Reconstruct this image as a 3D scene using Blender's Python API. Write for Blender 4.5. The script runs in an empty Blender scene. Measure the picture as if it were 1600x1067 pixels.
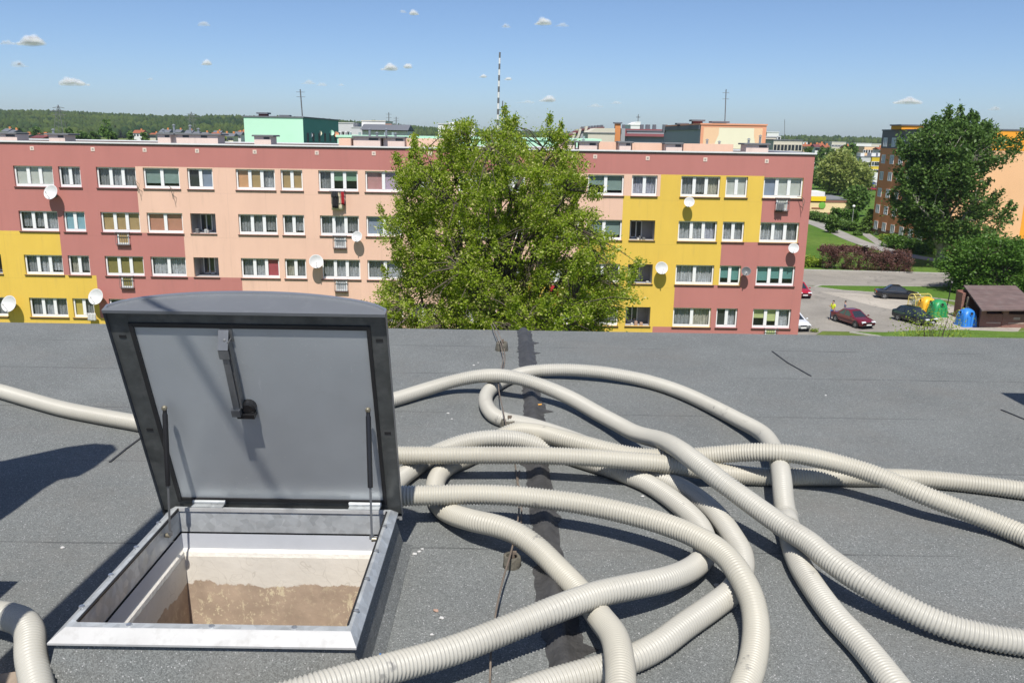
import bpy, bmesh, math, random
import numpy as np
from mathutils import Vector, Matrix, noise

random.seed(7)
RNG = np.random.default_rng(7)
SC = bpy.context.scene
COL = SC.collection
rad = math.radians

# ------------------------------------------------------------------ camera
FPX, HOR, ROLL, EYE = 1330.0, 211.0, math.atan(0.0155), 1.6
PITCH = math.atan((533.5 - HOR) / FPX)
cp, sp, cr, sr = math.cos(PITCH), math.sin(PITCH), math.cos(ROLL), math.sin(ROLL)
cam_d = bpy.data.cameras.new('camera')
cam = bpy.data.objects.new('camera', cam_d)
COL.objects.link(cam)
cam_d.sensor_width = 36.0
cam_d.lens = 36.0 * FPX / 1600.0
cam_d.clip_start = 0.05
cam_d.clip_end = 20000.0
_fw, _ri, _up = Vector((0, cp, -sp)), Vector((1, 0, 0)), Vector((0, sp, cp))
_cx = _ri * cr + _up * sr
_cy = _ri * -sr + _up * cr
cam.matrix_world = Matrix(((_cx.x, _cy.x, -_fw.x, 0), (_cx.y, _cy.y, -_fw.y, 0), (_cx.z, _cy.z, -_fw.z, EYE), (0, 0, 0, 1)))
SC.camera = cam

# ------------------------------------------------------------------ light
SUN_EL, SUN_AZ = rad(58), rad(-3.0)          # the sun stands behind the camera
world = bpy.data.worlds.new('World')
SC.world = world
world.use_nodes = True
_n = world.node_tree.nodes
_bg = _n['Background']
_sky = _n.new('ShaderNodeTexSky')
_sky.sky_type = 'NISHITA'
_sky.sun_disc = False
_sky.sun_elevation = SUN_EL
_sky.sun_rotation = math.pi + SUN_AZ
_sky.altitude = 1500
_sky.air_density = 0.8
_sky.dust_density = 2.4
_sky.ozone_density = 5.0
world.node_tree.links.new(_sky.outputs[0], _bg.inputs[0])
_bg.inputs[1].default_value = 0.098
sun_d = bpy.data.lights.new('sun', 'SUN')
sun_d.energy = 4.2
sun_d.angle = rad(0.53)
sun_d.color = (1.0, 0.955, 0.89)
sun = bpy.data.objects.new('sun', sun_d)
COL.objects.link(sun)
_sd = Vector((math.sin(SUN_AZ) * math.cos(SUN_EL), -math.cos(SUN_AZ) * math.cos(SUN_EL), math.sin(SUN_EL)))
sun.rotation_euler = _sd.to_track_quat('Z', 'Y').to_euler()
SC.view_settings.view_transform = 'Standard'
SC.view_settings.look = 'None'
SC.view_settings.exposure = 0.42
SC.view_settings.gamma = 1.0
SC.view_settings.use_curve_mapping = False
SC.cycles.max_bounces = 6
SC.cycles.transparent_max_bounces = 16

# ------------------------------------------------------------------ helpers
def ray(u, v):
    x, y = (u - 800) / FPX, -(v - 533.5) / FPX
    X, Y = x * cr - y * sr, x * sr + y * cr
    return Vector((X, cp + Y * sp, -sp + Y * cp))

def at_z(u, v, z):
    d = ray(u, v)
    return Vector((0, 0, EYE)) + d * ((z - EYE) / d.z)

def at_y(u, v, y):
    d = ray(u, v)
    return Vector((0, 0, EYE)) + d * (y / d.y)

GZ = -14.6                                   # street level below the roof

def wloc(o):
    p = Vector((0, 0, 0))
    while o is not None:
        p = p + o.location
        o = o.parent
    return p

def tag(o, label=None, cat=None, group=None, kind=None):
    if label: o['label'] = label
    if cat: o['category'] = cat
    if group: o['group'] = group
    if kind: o['kind'] = kind
    return o

def thing(name, label, cat, loc=(0, 0, 0), rz=0, group=None):
    o = bpy.data.objects.new(name, None)
    COL.objects.link(o)
    o.empty_display_size = 0.3
    o.location = loc
    o.rotation_euler = (0, 0, rz)
    return tag(o, label, cat, group)

def copy_tree(o, parent=None):
    c = o.copy()
    COL.objects.link(c)
    c.parent = parent
    for ch in list(o.children):
        copy_tree(ch, c)
    return c

class MB:
    def __init__(s):
        s.V, s.F, s.M = [], [], []
    def add(s, vs, fs, mi=0):
        b = len(s.V)
        s.V.extend([tuple(v) for v in vs])
        for f in fs:
            s.F.append(tuple(i + b for i in f))
            s.M.append(mi)
        return s
    def quad(s, a, b, c, d, mi=0):
        return s.add([a, b, c, d], [(0, 1, 2, 3)], mi)
    def box(s, x0, x1, y0, y1, z0, z1, mi=0):
        v = [(x0, y0, z0), (x1, y0, z0), (x1, y1, z0), (x0, y1, z0), (x0, y0, z1), (x1, y0, z1), (x1, y1, z1), (x0, y1, z1)]
        return s.add(v, [(0, 3, 2, 1), (4, 5, 6, 7), (0, 1, 5, 4), (1, 2, 6, 5), (2, 3, 7, 6), (3, 0, 4, 7)], mi)
    def cbox(s, x0, x1, y0, y1, z0, z1, c=0.01, mi=0):
        # box with chamfered vertical and top edges
        def ring(i, z):
            return [(x0 + i + c, y0 + i, z), (x1 - i - c, y0 + i, z), (x1 - i, y0 + i + c, z), (x1 - i, y1 - i - c, z),
                    (x1 - i - c, y1 - i, z), (x0 + i + c, y1 - i, z), (x0 + i, y1 - i - c, z), (x0 + i, y0 + i + c, z)]
        return s.loft([ring(0, z0), ring(0, z1 - c), ring(c, z1)], mi=mi)
    def obox(s, o, ax, ay, az, mi=0):
        # box from corner o along three edge vectors
        o, ax, ay, az = Vector(o), Vector(ax), Vector(ay), Vector(az)
        v = [o, o + ax, o + ax + ay, o + ay, o + az, o + ax + az, o + ax + ay + az, o + ay + az]
        return s.add(v, [(0, 3, 2, 1), (4, 5, 6, 7), (0, 1, 5, 4), (1, 2, 6, 5), (2, 3, 7, 6), (3, 0, 4, 7)], mi)
    def loft(s, rings, mi=0, caps=True, closed=True):
        n = len(rings[0])
        vs, fs = [], []
        for r in rings: vs.extend(r)
        for k in range(len(rings) - 1):
            for i in range(n if closed else n - 1):
                j = (i + 1) % n
                fs.append((k * n + i, k * n + j, (k + 1) * n + j, (k + 1) * n + i))
        if caps and closed:
            fs.append(tuple(range(n - 1, -1, -1)))
            fs.append(tuple((len(rings) - 1) * n + i for i in range(n)))
        return s.add(vs, fs, mi)
    def tube(s, path, r, n=8, mi=0, caps=True):
        P = [Vector(p) for p in path]
        rs = r if isinstance(r, (list, tuple)) else [r] * len(P)
        rings, up = [], None
        for i, p in enumerate(P):
            t = (P[min(i + 1, len(P) - 1)] - P[max(i - 1, 0)])
            if t.length < 1e-9: t = Vector((0, 0, 1))
            t.normalize()
            if up is None:
                up = t.orthogonal().normalized()
            else:
                up = up - t * up.dot(t)
                up = up.normalized() if up.length > 1e-6 else t.orthogonal().normalized()
            b = t.cross(up)
            rings.append([p + (up * math.cos(2 * math.pi * k / n) + b * math.sin(2 * math.pi * k / n)) * rs[i] for k in range(n)])
        return s.loft(rings, mi, caps)
    def lathe(s, prof, n=16, mi=0, c=(0, 0, 0), ax=None):
        # prof (r, h) turned about +z or the given axis through c
        c = Vector(c)
        if ax is None: U, W, A = Vector((1, 0, 0)), Vector((0, 1, 0)), Vector((0, 0, 1))
        else:
            A = Vector(ax).normalized(); U = A.orthogonal().normalized(); W = A.cross(U)
        rings = [[c + A * h + (U * math.cos(2 * math.pi * k / n) + W * math.sin(2 * math.pi * k / n)) * max(r, 1e-4) for k in range(n)] for r, h in prof]
        return s.loft(rings, mi, True)
    def prism(s, poly, z0, z1, mi=0):
        return s.loft([[(x, y, z0) for x, y in poly], [(x, y, z1) for x, y in poly]], mi)
    def prism_y(s, poly, y0, y1, mi=0):
        return s.loft([[(x, y0, z) for x, z in poly], [(x, y1, z) for x, z in poly]], mi)
    def prism_x(s, poly, x0, x1, mi=0):
        return s.loft([[(x0, y, z) for y, z in poly], [(x1, y, z) for y, z in poly]], mi)
    def build(s, name, mats, parent=None, smooth=False, local=False, recalc=True):
        if not isinstance(mats, (list, tuple)): mats = [mats]
        off = Vector((0, 0, 0)) if (local or parent is None) else wloc(parent)
        V = s.V if off.length == 0 else [(v[0] - off.x, v[1] - off.y, v[2] - off.z) for v in s.V]
        me = bpy.data.meshes.new(name)
        me.from_pydata(V, [], s.F)
        for m in mats: me.materials.append(m)
        if len(mats) > 1: me.polygons.foreach_set('material_index', s.M)
        if recalc:
            bm = bmesh.new(); bm.from_mesh(me)
            bmesh.ops.recalc_face_normals(bm, faces=bm.faces)
            bm.to_mesh(me); bm.free()
        if smooth:
            me.polygons.foreach_set('use_smooth', [True] * len(me.polygons))
            if smooth != 'full': me.set_sharp_from_angle(angle=rad(smooth if isinstance(smooth, (int, float)) and smooth > 1 else 40))
        me.update()
        o = bpy.data.objects.new(name, me)
        COL.objects.link(o)
        if parent is not None: o.parent = parent
        return o

def np_mesh(name, V, F, mats, parent=None, smooth=False, midx=None, local=False):
    """fast mesh from numpy arrays; F is (n, k)"""
    V = np.asarray(V, np.float32)
    if parent is not None and not local:
        V = V - np.array(wloc(parent), np.float32)
    F = np.asarray(F, np.int32)
    me = bpy.data.meshes.new(name)
    me.vertices.add(len(V)); me.vertices.foreach_set('co', V.ravel())
    k = F.shape[1]
    me.loops.add(F.size); me.loops.foreach_set('vertex_index', F.ravel())
    me.polygons.add(len(F)); me.polygons.foreach_set('loop_start', np.arange(0, F.size, k, dtype=np.int32))
    if midx is not None: me.polygons.foreach_set('material_index', np.asarray(midx, np.int32))
    for m in (mats if isinstance(mats, (list, tuple)) else [mats]): me.materials.append(m)
    if smooth: me.polygons.foreach_set('use_smooth', [True] * len(F))
    me.update(calc_edges=True)
    me.validate()
    o = bpy.data.objects.new(name, me)
    COL.objects.link(o)
    if parent is not None: o.parent = parent
    return o

# ------------------------------------------------------------------ materials
def s2l(c):
    return tuple(((x / 255) / 12.92 if x / 255 <= 0.04045 else ((x / 255 + 0.055) / 1.055) ** 2.4) for x in c)

def new_mat(name):
    m = bpy.data.materials.new(name)
    m.use_nodes = True
    return m, m.node_tree.nodes, m.node_tree.links, m.node_tree.nodes['Principled BSDF']

def nnoise(n, l, coord, scale, detail=3, rough=0.55):
    t = n.new('ShaderNodeTexNoise')
    t.inputs['Scale'].default_value = scale
    t.inputs['Detail'].default_value = detail
    t.inputs['Roughness'].default_value = rough
    l.new(coord, t.inputs['Vector'])
    return t.outputs['Fac']

def nmap(n, l, v, a, b, c, d):
    t = n.new('ShaderNodeMapRange')
    t.inputs[1].default_value, t.inputs[2].default_value, t.inputs[3].default_value, t.inputs[4].default_value = a, b, c, d
    l.new(v, t.inputs[0])
    return t.outputs[0]

def nmath(n, l, op, a, b=None):
    t = n.new('ShaderNodeMath'); t.operation = op
    for i, q in enumerate((a, b)):
        if q is None: continue
        if isinstance(q, (int, float)): t.inputs[i].default_value = q
        else: l.new(q, t.inputs[i])
    return t.outputs[0]

def nmix(n, l, fac, a, b):
    t = n.new('ShaderNodeMix'); t.data_type = 'RGBA'
    for sck, q in ((0, fac), (6, a), (7, b)):
        if isinstance(q, (int, float)): t.inputs[sck].default_value = q
        elif isinstance(q, tuple): t.inputs[sck].default_value = (*q[:3], 1)
        else: l.new(q, t.inputs[sck])
    return t.outputs[2]

def nscale(n, l, col, f):
    t = n.new('ShaderNodeVectorMath'); t.operation = 'SCALE'
    if isinstance(col, tuple): t.inputs[0].default_value = col[:3]
    else: l.new(col, t.inputs[0])
    l.new(f, t.inputs['Scale'])
    return t.outputs[0]

def ocoord(n):
    return n.new('ShaderNodeTexCoord').outputs['Object']

def mat(name, col, rough=0.6, metal=0.0, var=0.12, scale=6.0, bump=0.0, bscale=60.0, spec=0.5, dirt=None, dscale=2.0, coat=0.0):
    m, n, l, b = new_mat(name)
    co = ocoord(n)
    c = nscale(n, l, col, nmap(n, l, nnoise(n, l, co, scale, 4), 0.25, 0.75, 1 - var, 1 + var))
    if dirt:
        f = nmap(n, l, nnoise(n, l, co, dscale, 6, 0.65), 0.52, 0.72, 0, 0.8)
        c = nmix(n, l, f, c, dirt)
    l.new(c, b.inputs['Base Color'])
    b.inputs['Roughness'].default_value = rough
    b.inputs['Metallic'].default_value = metal
    b.inputs['Specular IOR Level'].default_value = spec
    if coat: b.inputs['Coat Weight'].default_value = coat; b.inputs['Coat Roughness'].default_value = 0.05
    if bump:
        t = n.new('ShaderNodeBump'); t.inputs['Strength'].default_value = bump; t.inputs['Distance'].default_value = 0.01
        l.new(nnoise(n, l, co, bscale, 4), t.inputs['Height']); l.new(t.outputs[0], b.inputs['Normal'])
    return m

def leaf_mat(name, a, b2, trans=0.35, c3=None, rough=0.5):
    m, n, l, b = new_mat(name)
    g = n.new('ShaderNodeNewGeometry')
    r = g.outputs['Random Per Island']
    c = nmix(n, l, nmap(n, l, r, 0, 0.85, 0, 1), a, b2)
    if c3: c = nmix(n, l, nmath(n, l, 'GREATER_THAN', r, 0.86), c, c3)
    l.new(c, b.inputs['Base Color'])
    b.inputs['Roughness'].default_value = rough
    b.inputs['Specular IOR Level'].default_value = 0.35
    tr = n.new('ShaderNodeBsdfTranslucent')
    l.new(nscale(n, l, c, nmap(n, l, r, 0, 1, 1.3, 1.3)), tr.inputs[0])
    mx = n.new('ShaderNodeMixShader'); mx.inputs[0].default_value = trans
    l.new(b.outputs[0], mx.inputs[1]); l.new(tr.outputs[0], mx.inputs[2])
    l.new(mx.outputs[0], n['Material Output'].inputs[0])
    return m

def felt_mat(name, seams=True):
    m, n, l, b = new_mat(name)
    co = ocoord(n)
    sep = n.new('ShaderNodeSeparateXYZ'); l.new(co, sep.inputs[0])
    base = nscale(n, l, (0.166, 0.175, 0.169), nmap(n, l, nnoise(n, l, co, 1.6, 5), 0.25, 0.75, 0.86, 1.12))
    # mineral granules
    vor = n.new('ShaderNodeTexVoronoi'); vor.inputs['Scale'].default_value = 300; l.new(co, vor.inputs['Vector'])
    sv = n.new('ShaderNodeSeparateColor'); l.new(vor.outputs['Color'], sv.inputs[0])
    base = nscale(n, l, base, nmap(n, l, sv.outputs[0], 0, 1, 0.64, 1.36))
    base = nmix(n, l, nmath(n, l, 'GREATER_THAN', sv.outputs[1], 0.980), base, (0.40, 0.40, 0.395))
    # brownish dust blotches
    f = nmap(n, l, nnoise(n, l, co, 0.9, 6, 0.7), 0.5, 0.75, 0, 0.55)
    base = nmix(n, l, f, base, (0.180, 0.170, 0.152))
    if seams:
        y = sep.outputs[1]
        yj = nmath(n, l, 'ADD', y, nmap(n, l, nnoise(n, l, co, 2.5, 3), 0, 1, -0.012, 0.012))
        brk = nmap(n, l, nnoise(n, l, co, 1.1, 4, 0.6), 0.42, 0.62, 0.0, 1.0)
        tot = None
        for y0, w in ((2.12, 0.006), (3.095, 0.006), (3.96, 0.005), (4.80, 0.006), (5.64, 0.007), (6.42, 0.007)):
            q = nmath(n, l, 'LESS_THAN', nmath(n, l, 'ABSOLUTE', nmath(n, l, 'SUBTRACT', yj, y0)), w)
            tot = q if tot is None else nmath(n, l, 'MAXIMUM', tot, q)
        base = nmix(n, l, nmath(n, l, 'MULTIPLY', nmath(n, l, 'MULTIPLY', tot, brk), 0.62), base, (0.03, 0.03, 0.031))
    l.new(base, b.inputs['Base Color'])
    b.inputs['Roughness'].default_value = 0.78
    b.inputs['Specular IOR Level'].default_value = 0.3
    bp = n.new('ShaderNodeBump'); bp.inputs['Strength'].default_value = 0.6; bp.inputs['Distance'].default_value = 0.004
    hh = nmath(n, l, 'ADD', sv.outputs[2], nmath(n, l, 'MULTIPLY', nnoise(n, l, co, 9, 4), 3.0))
    l.new(hh, bp.inputs['Height']); l.new(bp.outputs[0], b.inputs['Normal'])
    return m

M = {}
M['felt'] = felt_mat('mineral_roofing_felt')
M['felt_plain'] = felt_mat('roofing_felt_upstand', False)
M['bitumen'] = mat('bitumen', (0.052, 0.051, 0.050), 0.6, var=0.4, scale=14, bump=0.8, bscale=40, dirt=(0.075, 0.073, 0.07), dscale=11)
M['crack'] = mat('seam_bitumen', (0.03, 0.03, 0.032), 0.6)
def hose_mat(name, base):
    m, n, l, b = new_mat(name)
    co = ocoord(n)
    c = nscale(n, l, base, nmap(n, l, nnoise(n, l, co, 3, 4), 0.25, 0.75, 0.93, 1.06))
    f = nmap(n, l, nnoise(n, l, co, 2.6, 7, 0.7), 0.57, 0.72, 0, 0.40)
    c = nmix(n, l, f, c, (0.30, 0.28, 0.24))
    f2 = nmap(n, l, nnoise(n, l, co, 7.0, 8, 0.75), 0.635, 0.69, 0, 0.6)
    c = nmix(n, l, f2, c, (0.12, 0.12, 0.12))
    l.new(c, b.inputs['Base Color'])
    b.inputs['Roughness'].default_value = 0.42
    b.inputs['Specular IOR Level'].default_value = 0.4
    return m
M['hose'] = hose_mat('hose_plastic_pale', (0.425, 0.412, 0.362))
M['hose_cream'] = hose_mat('hose_plastic_cream', (0.43, 0.41, 0.345))
def galv_mat():
    m, n, l, b = new_mat('galvanised_steel')
    co = ocoord(n)
    v = n.new('ShaderNodeTexVoronoi'); v.inputs['Scale'].default_value = 38; l.new(co, v.inputs['Vector'])
    sv = n.new('ShaderNodeSeparateColor'); l.new(v.outputs['Color'], sv.inputs[0])
    c = nscale(n, l, (0.44, 0.46, 0.465), nmap(n, l, sv.outputs[0], 0, 1, 0.86, 1.12))
    c = nscale(n, l, c, nmap(n, l, nnoise(n, l, co, 7, 6, 0.65), 0.3, 0.7, 0.78, 1.18))
    c = nmix(n, l, nmap(n, l, nnoise(n, l, co, 16, 6, 0.7), 0.64, 0.74, 0, 0.7), c, (0.14, 0.14, 0.135))
    l.new(c, b.inputs['Base Color'])
    b.inputs['Metallic'].default_value = 0.3
    l.new(nmap(n, l, sv.outputs[1], 0, 1, 0.34, 0.55), b.inputs['Roughness'])
    return m
M['galv_plain'] = mat('galvanised_plain', (0.40, 0.42, 0.43), 0.45, 0.30, var=0.16, scale=14, dirt=(0.27, 0.28, 0.285), dscale=11)
M['galv'] = galv_mat()
M['galv_white'] = mat('pale_sunlit_zinc', (0.47, 0.47, 0.46), 0.5, 0.2, var=0.08, scale=9, dirt=(0.36, 0.355, 0.34), dscale=22)
M['alu'] = mat('brushed_aluminium', (0.62, 0.63, 0.64), 0.32, 0.85, var=0.08)
M['lid_grey'] = mat('lid_sheet_grey', (0.185, 0.195, 0.207), 0.42, 0.35, var=0.07, scale=5, dirt=(0.21, 0.22, 0.23), dscale=16)
M['lid_dark'] = mat('lid_frame_dark', (0.088, 0.094, 0.092), 0.38, 0.25, var=0.3, scale=18, dirt=(0.15, 0.152, 0.148), dscale=12)
def panel_mat():
    m, n, l, b = new_mat('lid_panel_grey')
    co = ocoord(n)
    c = nscale(n, l, (0.445, 0.472, 0.485), nmap(n, l, nnoise(n, l, co, 3.2, 5), 0.25, 0.75, 0.93, 1.07))
    mp = n.new('ShaderNodeMapping'); mp.inputs['Rotation'].default_value = (0, 0.5, 0.4); mp.inputs['Scale'].default_value = (60, 4, 9); l.new(co, mp.inputs[0])
    scr = nmap(n, l, nnoise(n, l, mp.outputs[0], 1.0, 4, 0.6), 0.69, 0.73, 0, 0.30)
    c = nmix(n, l, scr, c, (0.58, 0.60, 0.61))
    dust = nmath(n, l, 'MULTIPLY', nmap(n, l, nnoise(n, l, co, 150, 2), 0.66, 0.70, 0, 0.7), nmap(n, l, nnoise(n, l, co, 4, 3), 0.5, 0.62, 0, 1))
    c = nmix(n, l, dust, c, (0.62, 0.63, 0.62))
    dull = nmap(n, l, nnoise(n, l, co, 9, 6, 0.7), 0.58, 0.75, 0, 0.25)
    c = nmix(n, l, dull, c, (0.30, 0.305, 0.30))
    l.new(c, b.inputs['Base Color'])
    b.inputs['Metallic'].default_value = 0.3
    l.new(nmap(n, l, nnoise(n, l, co, 6, 5), 0.3, 0.7, 0.30, 0.44), b.inputs['Roughness'])
    return m
M['lid_panel'] = panel_mat()
M['rubber'] = mat('black_rubber', (0.018, 0.018, 0.019), 0.5, var=0.2)
M['black_metal'] = mat('black_metal', (0.022, 0.022, 0.024), 0.32, 0.3)
M['handle_metal'] = mat('handle_steel', (0.20, 0.205, 0.21), 0.4, 0.6, var=0.15, scale=20)
M['brass'] = mat('dull_brass_ball', (0.34, 0.31, 0.23), 0.4, 0.7)
M['conc'] = mat('weathered_concrete', (0.125, 0.115, 0.09), 0.9, var=0.35, scale=30, bump=0.8, bscale=50, dirt=(0.028, 0.027, 0.024), dscale=26)
M['wire'] = mat('rusty_wire', (0.17, 0.135, 0.105), 0.7, 0.1, var=0.4, scale=12, dirt=(0.30, 0.27, 0.23), dscale=5)
def shaft_mat():
    m, n, l, b = new_mat('peeling_shaft_plaster')
    co = ocoord(n)
    sep = n.new('ShaderNodeSeparateXYZ'); l.new(co, sep.inputs[0])
    edge = nmath(n, l, 'ADD', sep.outputs[2], nmap(n, l, nnoise(n, l, co, 9, 7, 0.65), 0, 1, -0.05, 0.05))
    low = nmap(n, l, edge, -0.104, -0.100, 1, 0)
    cream = nscale(n, l, (0.69, 0.645, 0.565), nmap(n, l, nnoise(n, l, co, 6, 6), 0.2, 0.8, 0.86, 1.1))
    vor = n.new('ShaderNodeTexVoronoi'); vor.feature = 'DISTANCE_TO_EDGE'; vor.inputs['Scale'].default_value = 4.5
    wv = n.new('ShaderNodeVectorMath'); wv.operation = 'ADD'; l.new(co, wv.inputs[0])
    tn = n.new('ShaderNodeTexNoise'); tn.inputs['Scale'].default_value = 5; l.new(co, tn.inputs['Vector']); l.new(tn.outputs['Color'], wv.inputs[1]); l.new(wv.outputs[0], vor.inputs['Vector'])
    crk = nmap(n, l, vor.outputs['Distance'], 0.0, 0.012, 1, 0)
    cream = nmix(n, l, nmath(n, l, 'MULTIPLY', crk, 0.35), cream, (0.30, 0.26, 0.20))
    brown = nscale(n, l, (0.40, 0.305, 0.225), nmap(n, l, nnoise(n, l, co, 11, 6), 0.2, 0.8, 0.75, 1.3))
    fl1 = nmap(n, l, nnoise(n, l, co, 46, 6, 0.7), 0.572, 0.587, 0, 1)
    mpf = n.new('ShaderNodeMapping'); mpf.inputs['Scale'].default_value = (1.0, 1.0, 0.45); l.new(co, mpf.inputs[0])
    fl2 = nmap(n, l, nnoise(n, l, mpf.outputs[0], 34, 8, 0.75), 0.588, 0.598, 0, 1)
    patch = nmap(n, l, nnoise(n, l, co, 4.5, 4), 0.42, 0.56, 0.25, 1)
    flake = nmath(n, l, 'MULTIPLY', nmath(n, l, 'MAXIMUM', fl1, fl2), patch)
    brown = nmix(n, l, flake, brown, (0.62, 0.53, 0.36))
    l.new(nmix(n, l, low, cream, brown), b.inputs['Base Color'])
    b.inputs['Roughness'].default_value = 0.9
    bp = n.new('ShaderNodeBump'); bp.inputs['Strength'].default_value = 0.3; bp.inputs['Distance'].default_value = 0.006
    l.new(nnoise(n, l, co, 24, 6), bp.inputs['Height']); l.new(bp.outputs[0], b.inputs['Normal'])
    return m
M['shaft'] = shaft_mat()
M['board'] = mat('insulation_board', (0.50, 0.52, 0.55), 0.7, var=0.06, scale=8)
M['ledge'] = mat('white_render_ledge', (0.74, 0.71, 0.64), 0.8, var=0.08, scale=20, bump=0.3)

# facade paints
def paint(name, c, var=0.05):
    m, n, l, b = new_mat(name)
    co = ocoord(n)
    k = nmap(n, l, nnoise(n, l, co, 0.35, 5), 0.25, 0.75, 1 - var, 1 + var)
    k2 = nmap(n, l, nnoise(n, l, co, 30, 3), 0.3, 0.7, 0.96, 1.04)
    # faint vertical rain streaks: noise stretched along z
    mp = n.new('ShaderNodeMapping'); mp.inputs['Scale'].default_value = (2.2, 2.2, 0.12); l.new(co, mp.inputs[0])
    k3 = nmap(n, l, nnoise(n, l, mp.outputs[0], 1.0, 5, 0.6), 0.3, 0.75, 1.015, 0.965)
    col = nscale(n, l, nscale(n, l, nscale(n, l, c, k), k2), k3)
    # hairline joints of the large wall panels and grimy runs of rain water
    sp_ = n.new('ShaderNodeSeparateXYZ'); l.new(co, sp_.inputs[0])
    jz = nmath(n, l, 'LESS_THAN', nmath(n, l, 'ABSOLUTE', nmath(n, l, 'SUBTRACT', nmath(n, l, 'FRACT', nmath(n, l, 'ADD', nmath(n, l, 'DIVIDE', sp_.outputs[2], 2.783), 0.06)), 0.5)), 0.006)
    jx = nmath(n, l, 'LESS_THAN', nmath(n, l, 'ABSOLUTE', nmath(n, l, 'SUBTRACT', nmath(n, l, 'FRACT', nmath(n, l, 'DIVIDE', sp_.outputs[0], 2.4)), 0.5)), 0.006)
    col = nmix(n, l, nmath(n, l, 'MULTIPLY', nmath(n, l, 'MAXIMUM', jz, jx), 0.10), col, (0.10, 0.07, 0.06))
    mp2 = n.new('ShaderNodeMapping'); mp2.inputs['Scale'].default_value = (3.5, 3.5, 0.35); l.new(co, mp2.inputs[0])
    gr = nmap(n, l, nnoise(n, l, mp2.outputs[0], 1.0, 6, 0.65), 0.56, 0.78, 0, 0.22)
    col = nmix(n, l, gr, col, (0.22, 0.16, 0.13))
    l.new(col, b.inputs['Base Color'])
    b.inputs['Roughness'].default_value = 0.85
    b.inputs['Specular IOR Level'].default_value = 0.25
    return m
M['maroon'] = paint('maroon_render', (0.47, 0.190, 0.168))
M['salmon'] = paint('salmon_render', (0.76, 0.50, 0.38))
M['yellow'] = paint('yellow_render', (0.72, 0.49, 0.088))
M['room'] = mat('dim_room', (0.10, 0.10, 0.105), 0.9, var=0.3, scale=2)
M['loggia'] = mat('loggia_render', (0.36, 0.35, 0.36), 0.9, var=0.1)
M['pvc'] = mat('white_pvc', (0.80, 0.80, 0.80), 0.4, var=0.02)
M['sill'] = mat('brown_sill', (0.075, 0.036, 0.032), 0.5, var=0.1)
M['coping'] = mat('pale_coping', (0.74, 0.73, 0.72), 0.5, 0.1, var=0.06)
M['cap_grey'] = mat('grey_cap_slab', (0.13, 0.135, 0.14), 0.8, var=0.15)
M['peach'] = paint('peach_render', (0.78, 0.52, 0.38))
M['pinkcream'] = paint('pinkish_cream_render', (0.75, 0.60, 0.52))
M['roof_grey'] = mat('flat_roof_grey', (0.17, 0.175, 0.18), 0.85, var=0.15, scale=0.6)
M['flue'] = mat('steel_flue', (0.34, 0.36, 0.38), 0.4, 0.5)
def glass_mat():
    m, n, l, b = new_mat('window_glass')
    n.remove(b)
    g = n.new('ShaderNodeBsdfGlossy'); g.inputs['Roughness'].default_value = 0.03; g.inputs['Color'].default_value = (0.9, 0.95, 1, 1)
    t = n.new('ShaderNodeBsdfTransparent'); t.inputs[0].default_value = (0.90, 0.92, 0.93, 1)
    fr = n.new('ShaderNodeLayerWeight'); fr.inputs[0].default_value = 0.5
    mx = n.new('ShaderNodeMixShader')
    l.new(nmath(n, l, 'ADD', nmath(n, l, 'MULTIPLY', nmath(n, l, 'POWER', fr.outputs['Facing'], 4.0), 0.6), 0.06), mx.inputs[0])
    l.new(t.outputs[0], mx.inputs[1]); l.new(g.outputs[0], mx.inputs[2])
    l.new(mx.outputs[0], n['Material Output'].inputs[0])
    return m
M['glass'] = glass_mat()
M['dark_glass'] = mat('dark_glass', (0.03, 0.04, 0.05), 0.06, 0.0, var=0.2, spec=1.0)
CURT = {}
def curtain(key, c, lace=False):
    m, n, l, b = new_mat('curtain_' + key)
    co = ocoord(n)
    if lace:
        mp = n.new('ShaderNodeMapping'); mp.inputs['Scale'].default_value = (9, 9, 0.8); l.new(co, mp.inputs[0])
        k = nmap(n, l, nnoise(n, l, mp.outputs[0], 1.0, 4, 0.7), 0.3, 0.7, 0.45, 1.15)
        k2 = nmap(n, l, nnoise(n, l, co, 14, 3), 0.35, 0.65, 0.72, 1.15)
        l.new(nscale(n, l, nscale(n, l, c, k), k2), b.inputs['Base Color'])
    else:
        l.new(nscale(n, l, c, nmap(n, l, nnoise(n, l, co, 3, 3), 0.25, 0.75, 0.9, 1.08)), b.inputs['Base Color'])
    b.inputs['Roughness'].default_value = 0.95
    CURT[key] = m
for key, c, lace in (('lace', (0.58, 0.59, 0.61), True), ('lace_dim', (0.38, 0.39, 0.40), True), ('lace_warm', (0.56, 0.53, 0.44), True), ('lace_bright', (0.62, 0.62, 0.70), True),
                     ('beige', (0.52, 0.53, 0.48), False), ('tan', (0.42, 0.29, 0.14), False), ('olive', (0.24, 0.20, 0.065), False), ('orange', (0.62, 0.34, 0.18), False),
                     ('brick', (0.50, 0.24, 0.16), False), ('green', (0.20, 0.34, 0.22), False), ('greengrey', (0.22, 0.30, 0.27), False), ('teal', (0.13, 0.30, 0.28), False),
                     ('cyan', (0.25, 0.42, 0.48), False), ('pink', (0.50, 0.26, 0.25), False), ('lilac', (0.48, 0.37, 0.46), False), ('red', (0.42, 0.08, 0.10), False),
                     ('blue', (0.26, 0.30, 0.38), False), ('lime', (0.50, 0.55, 0.25), False), ('dark', (0.035, 0.04, 0.04), False), ('yellow', (0.55, 0.42, 0.10), False)):
    curtain(key, c, lace)
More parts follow.
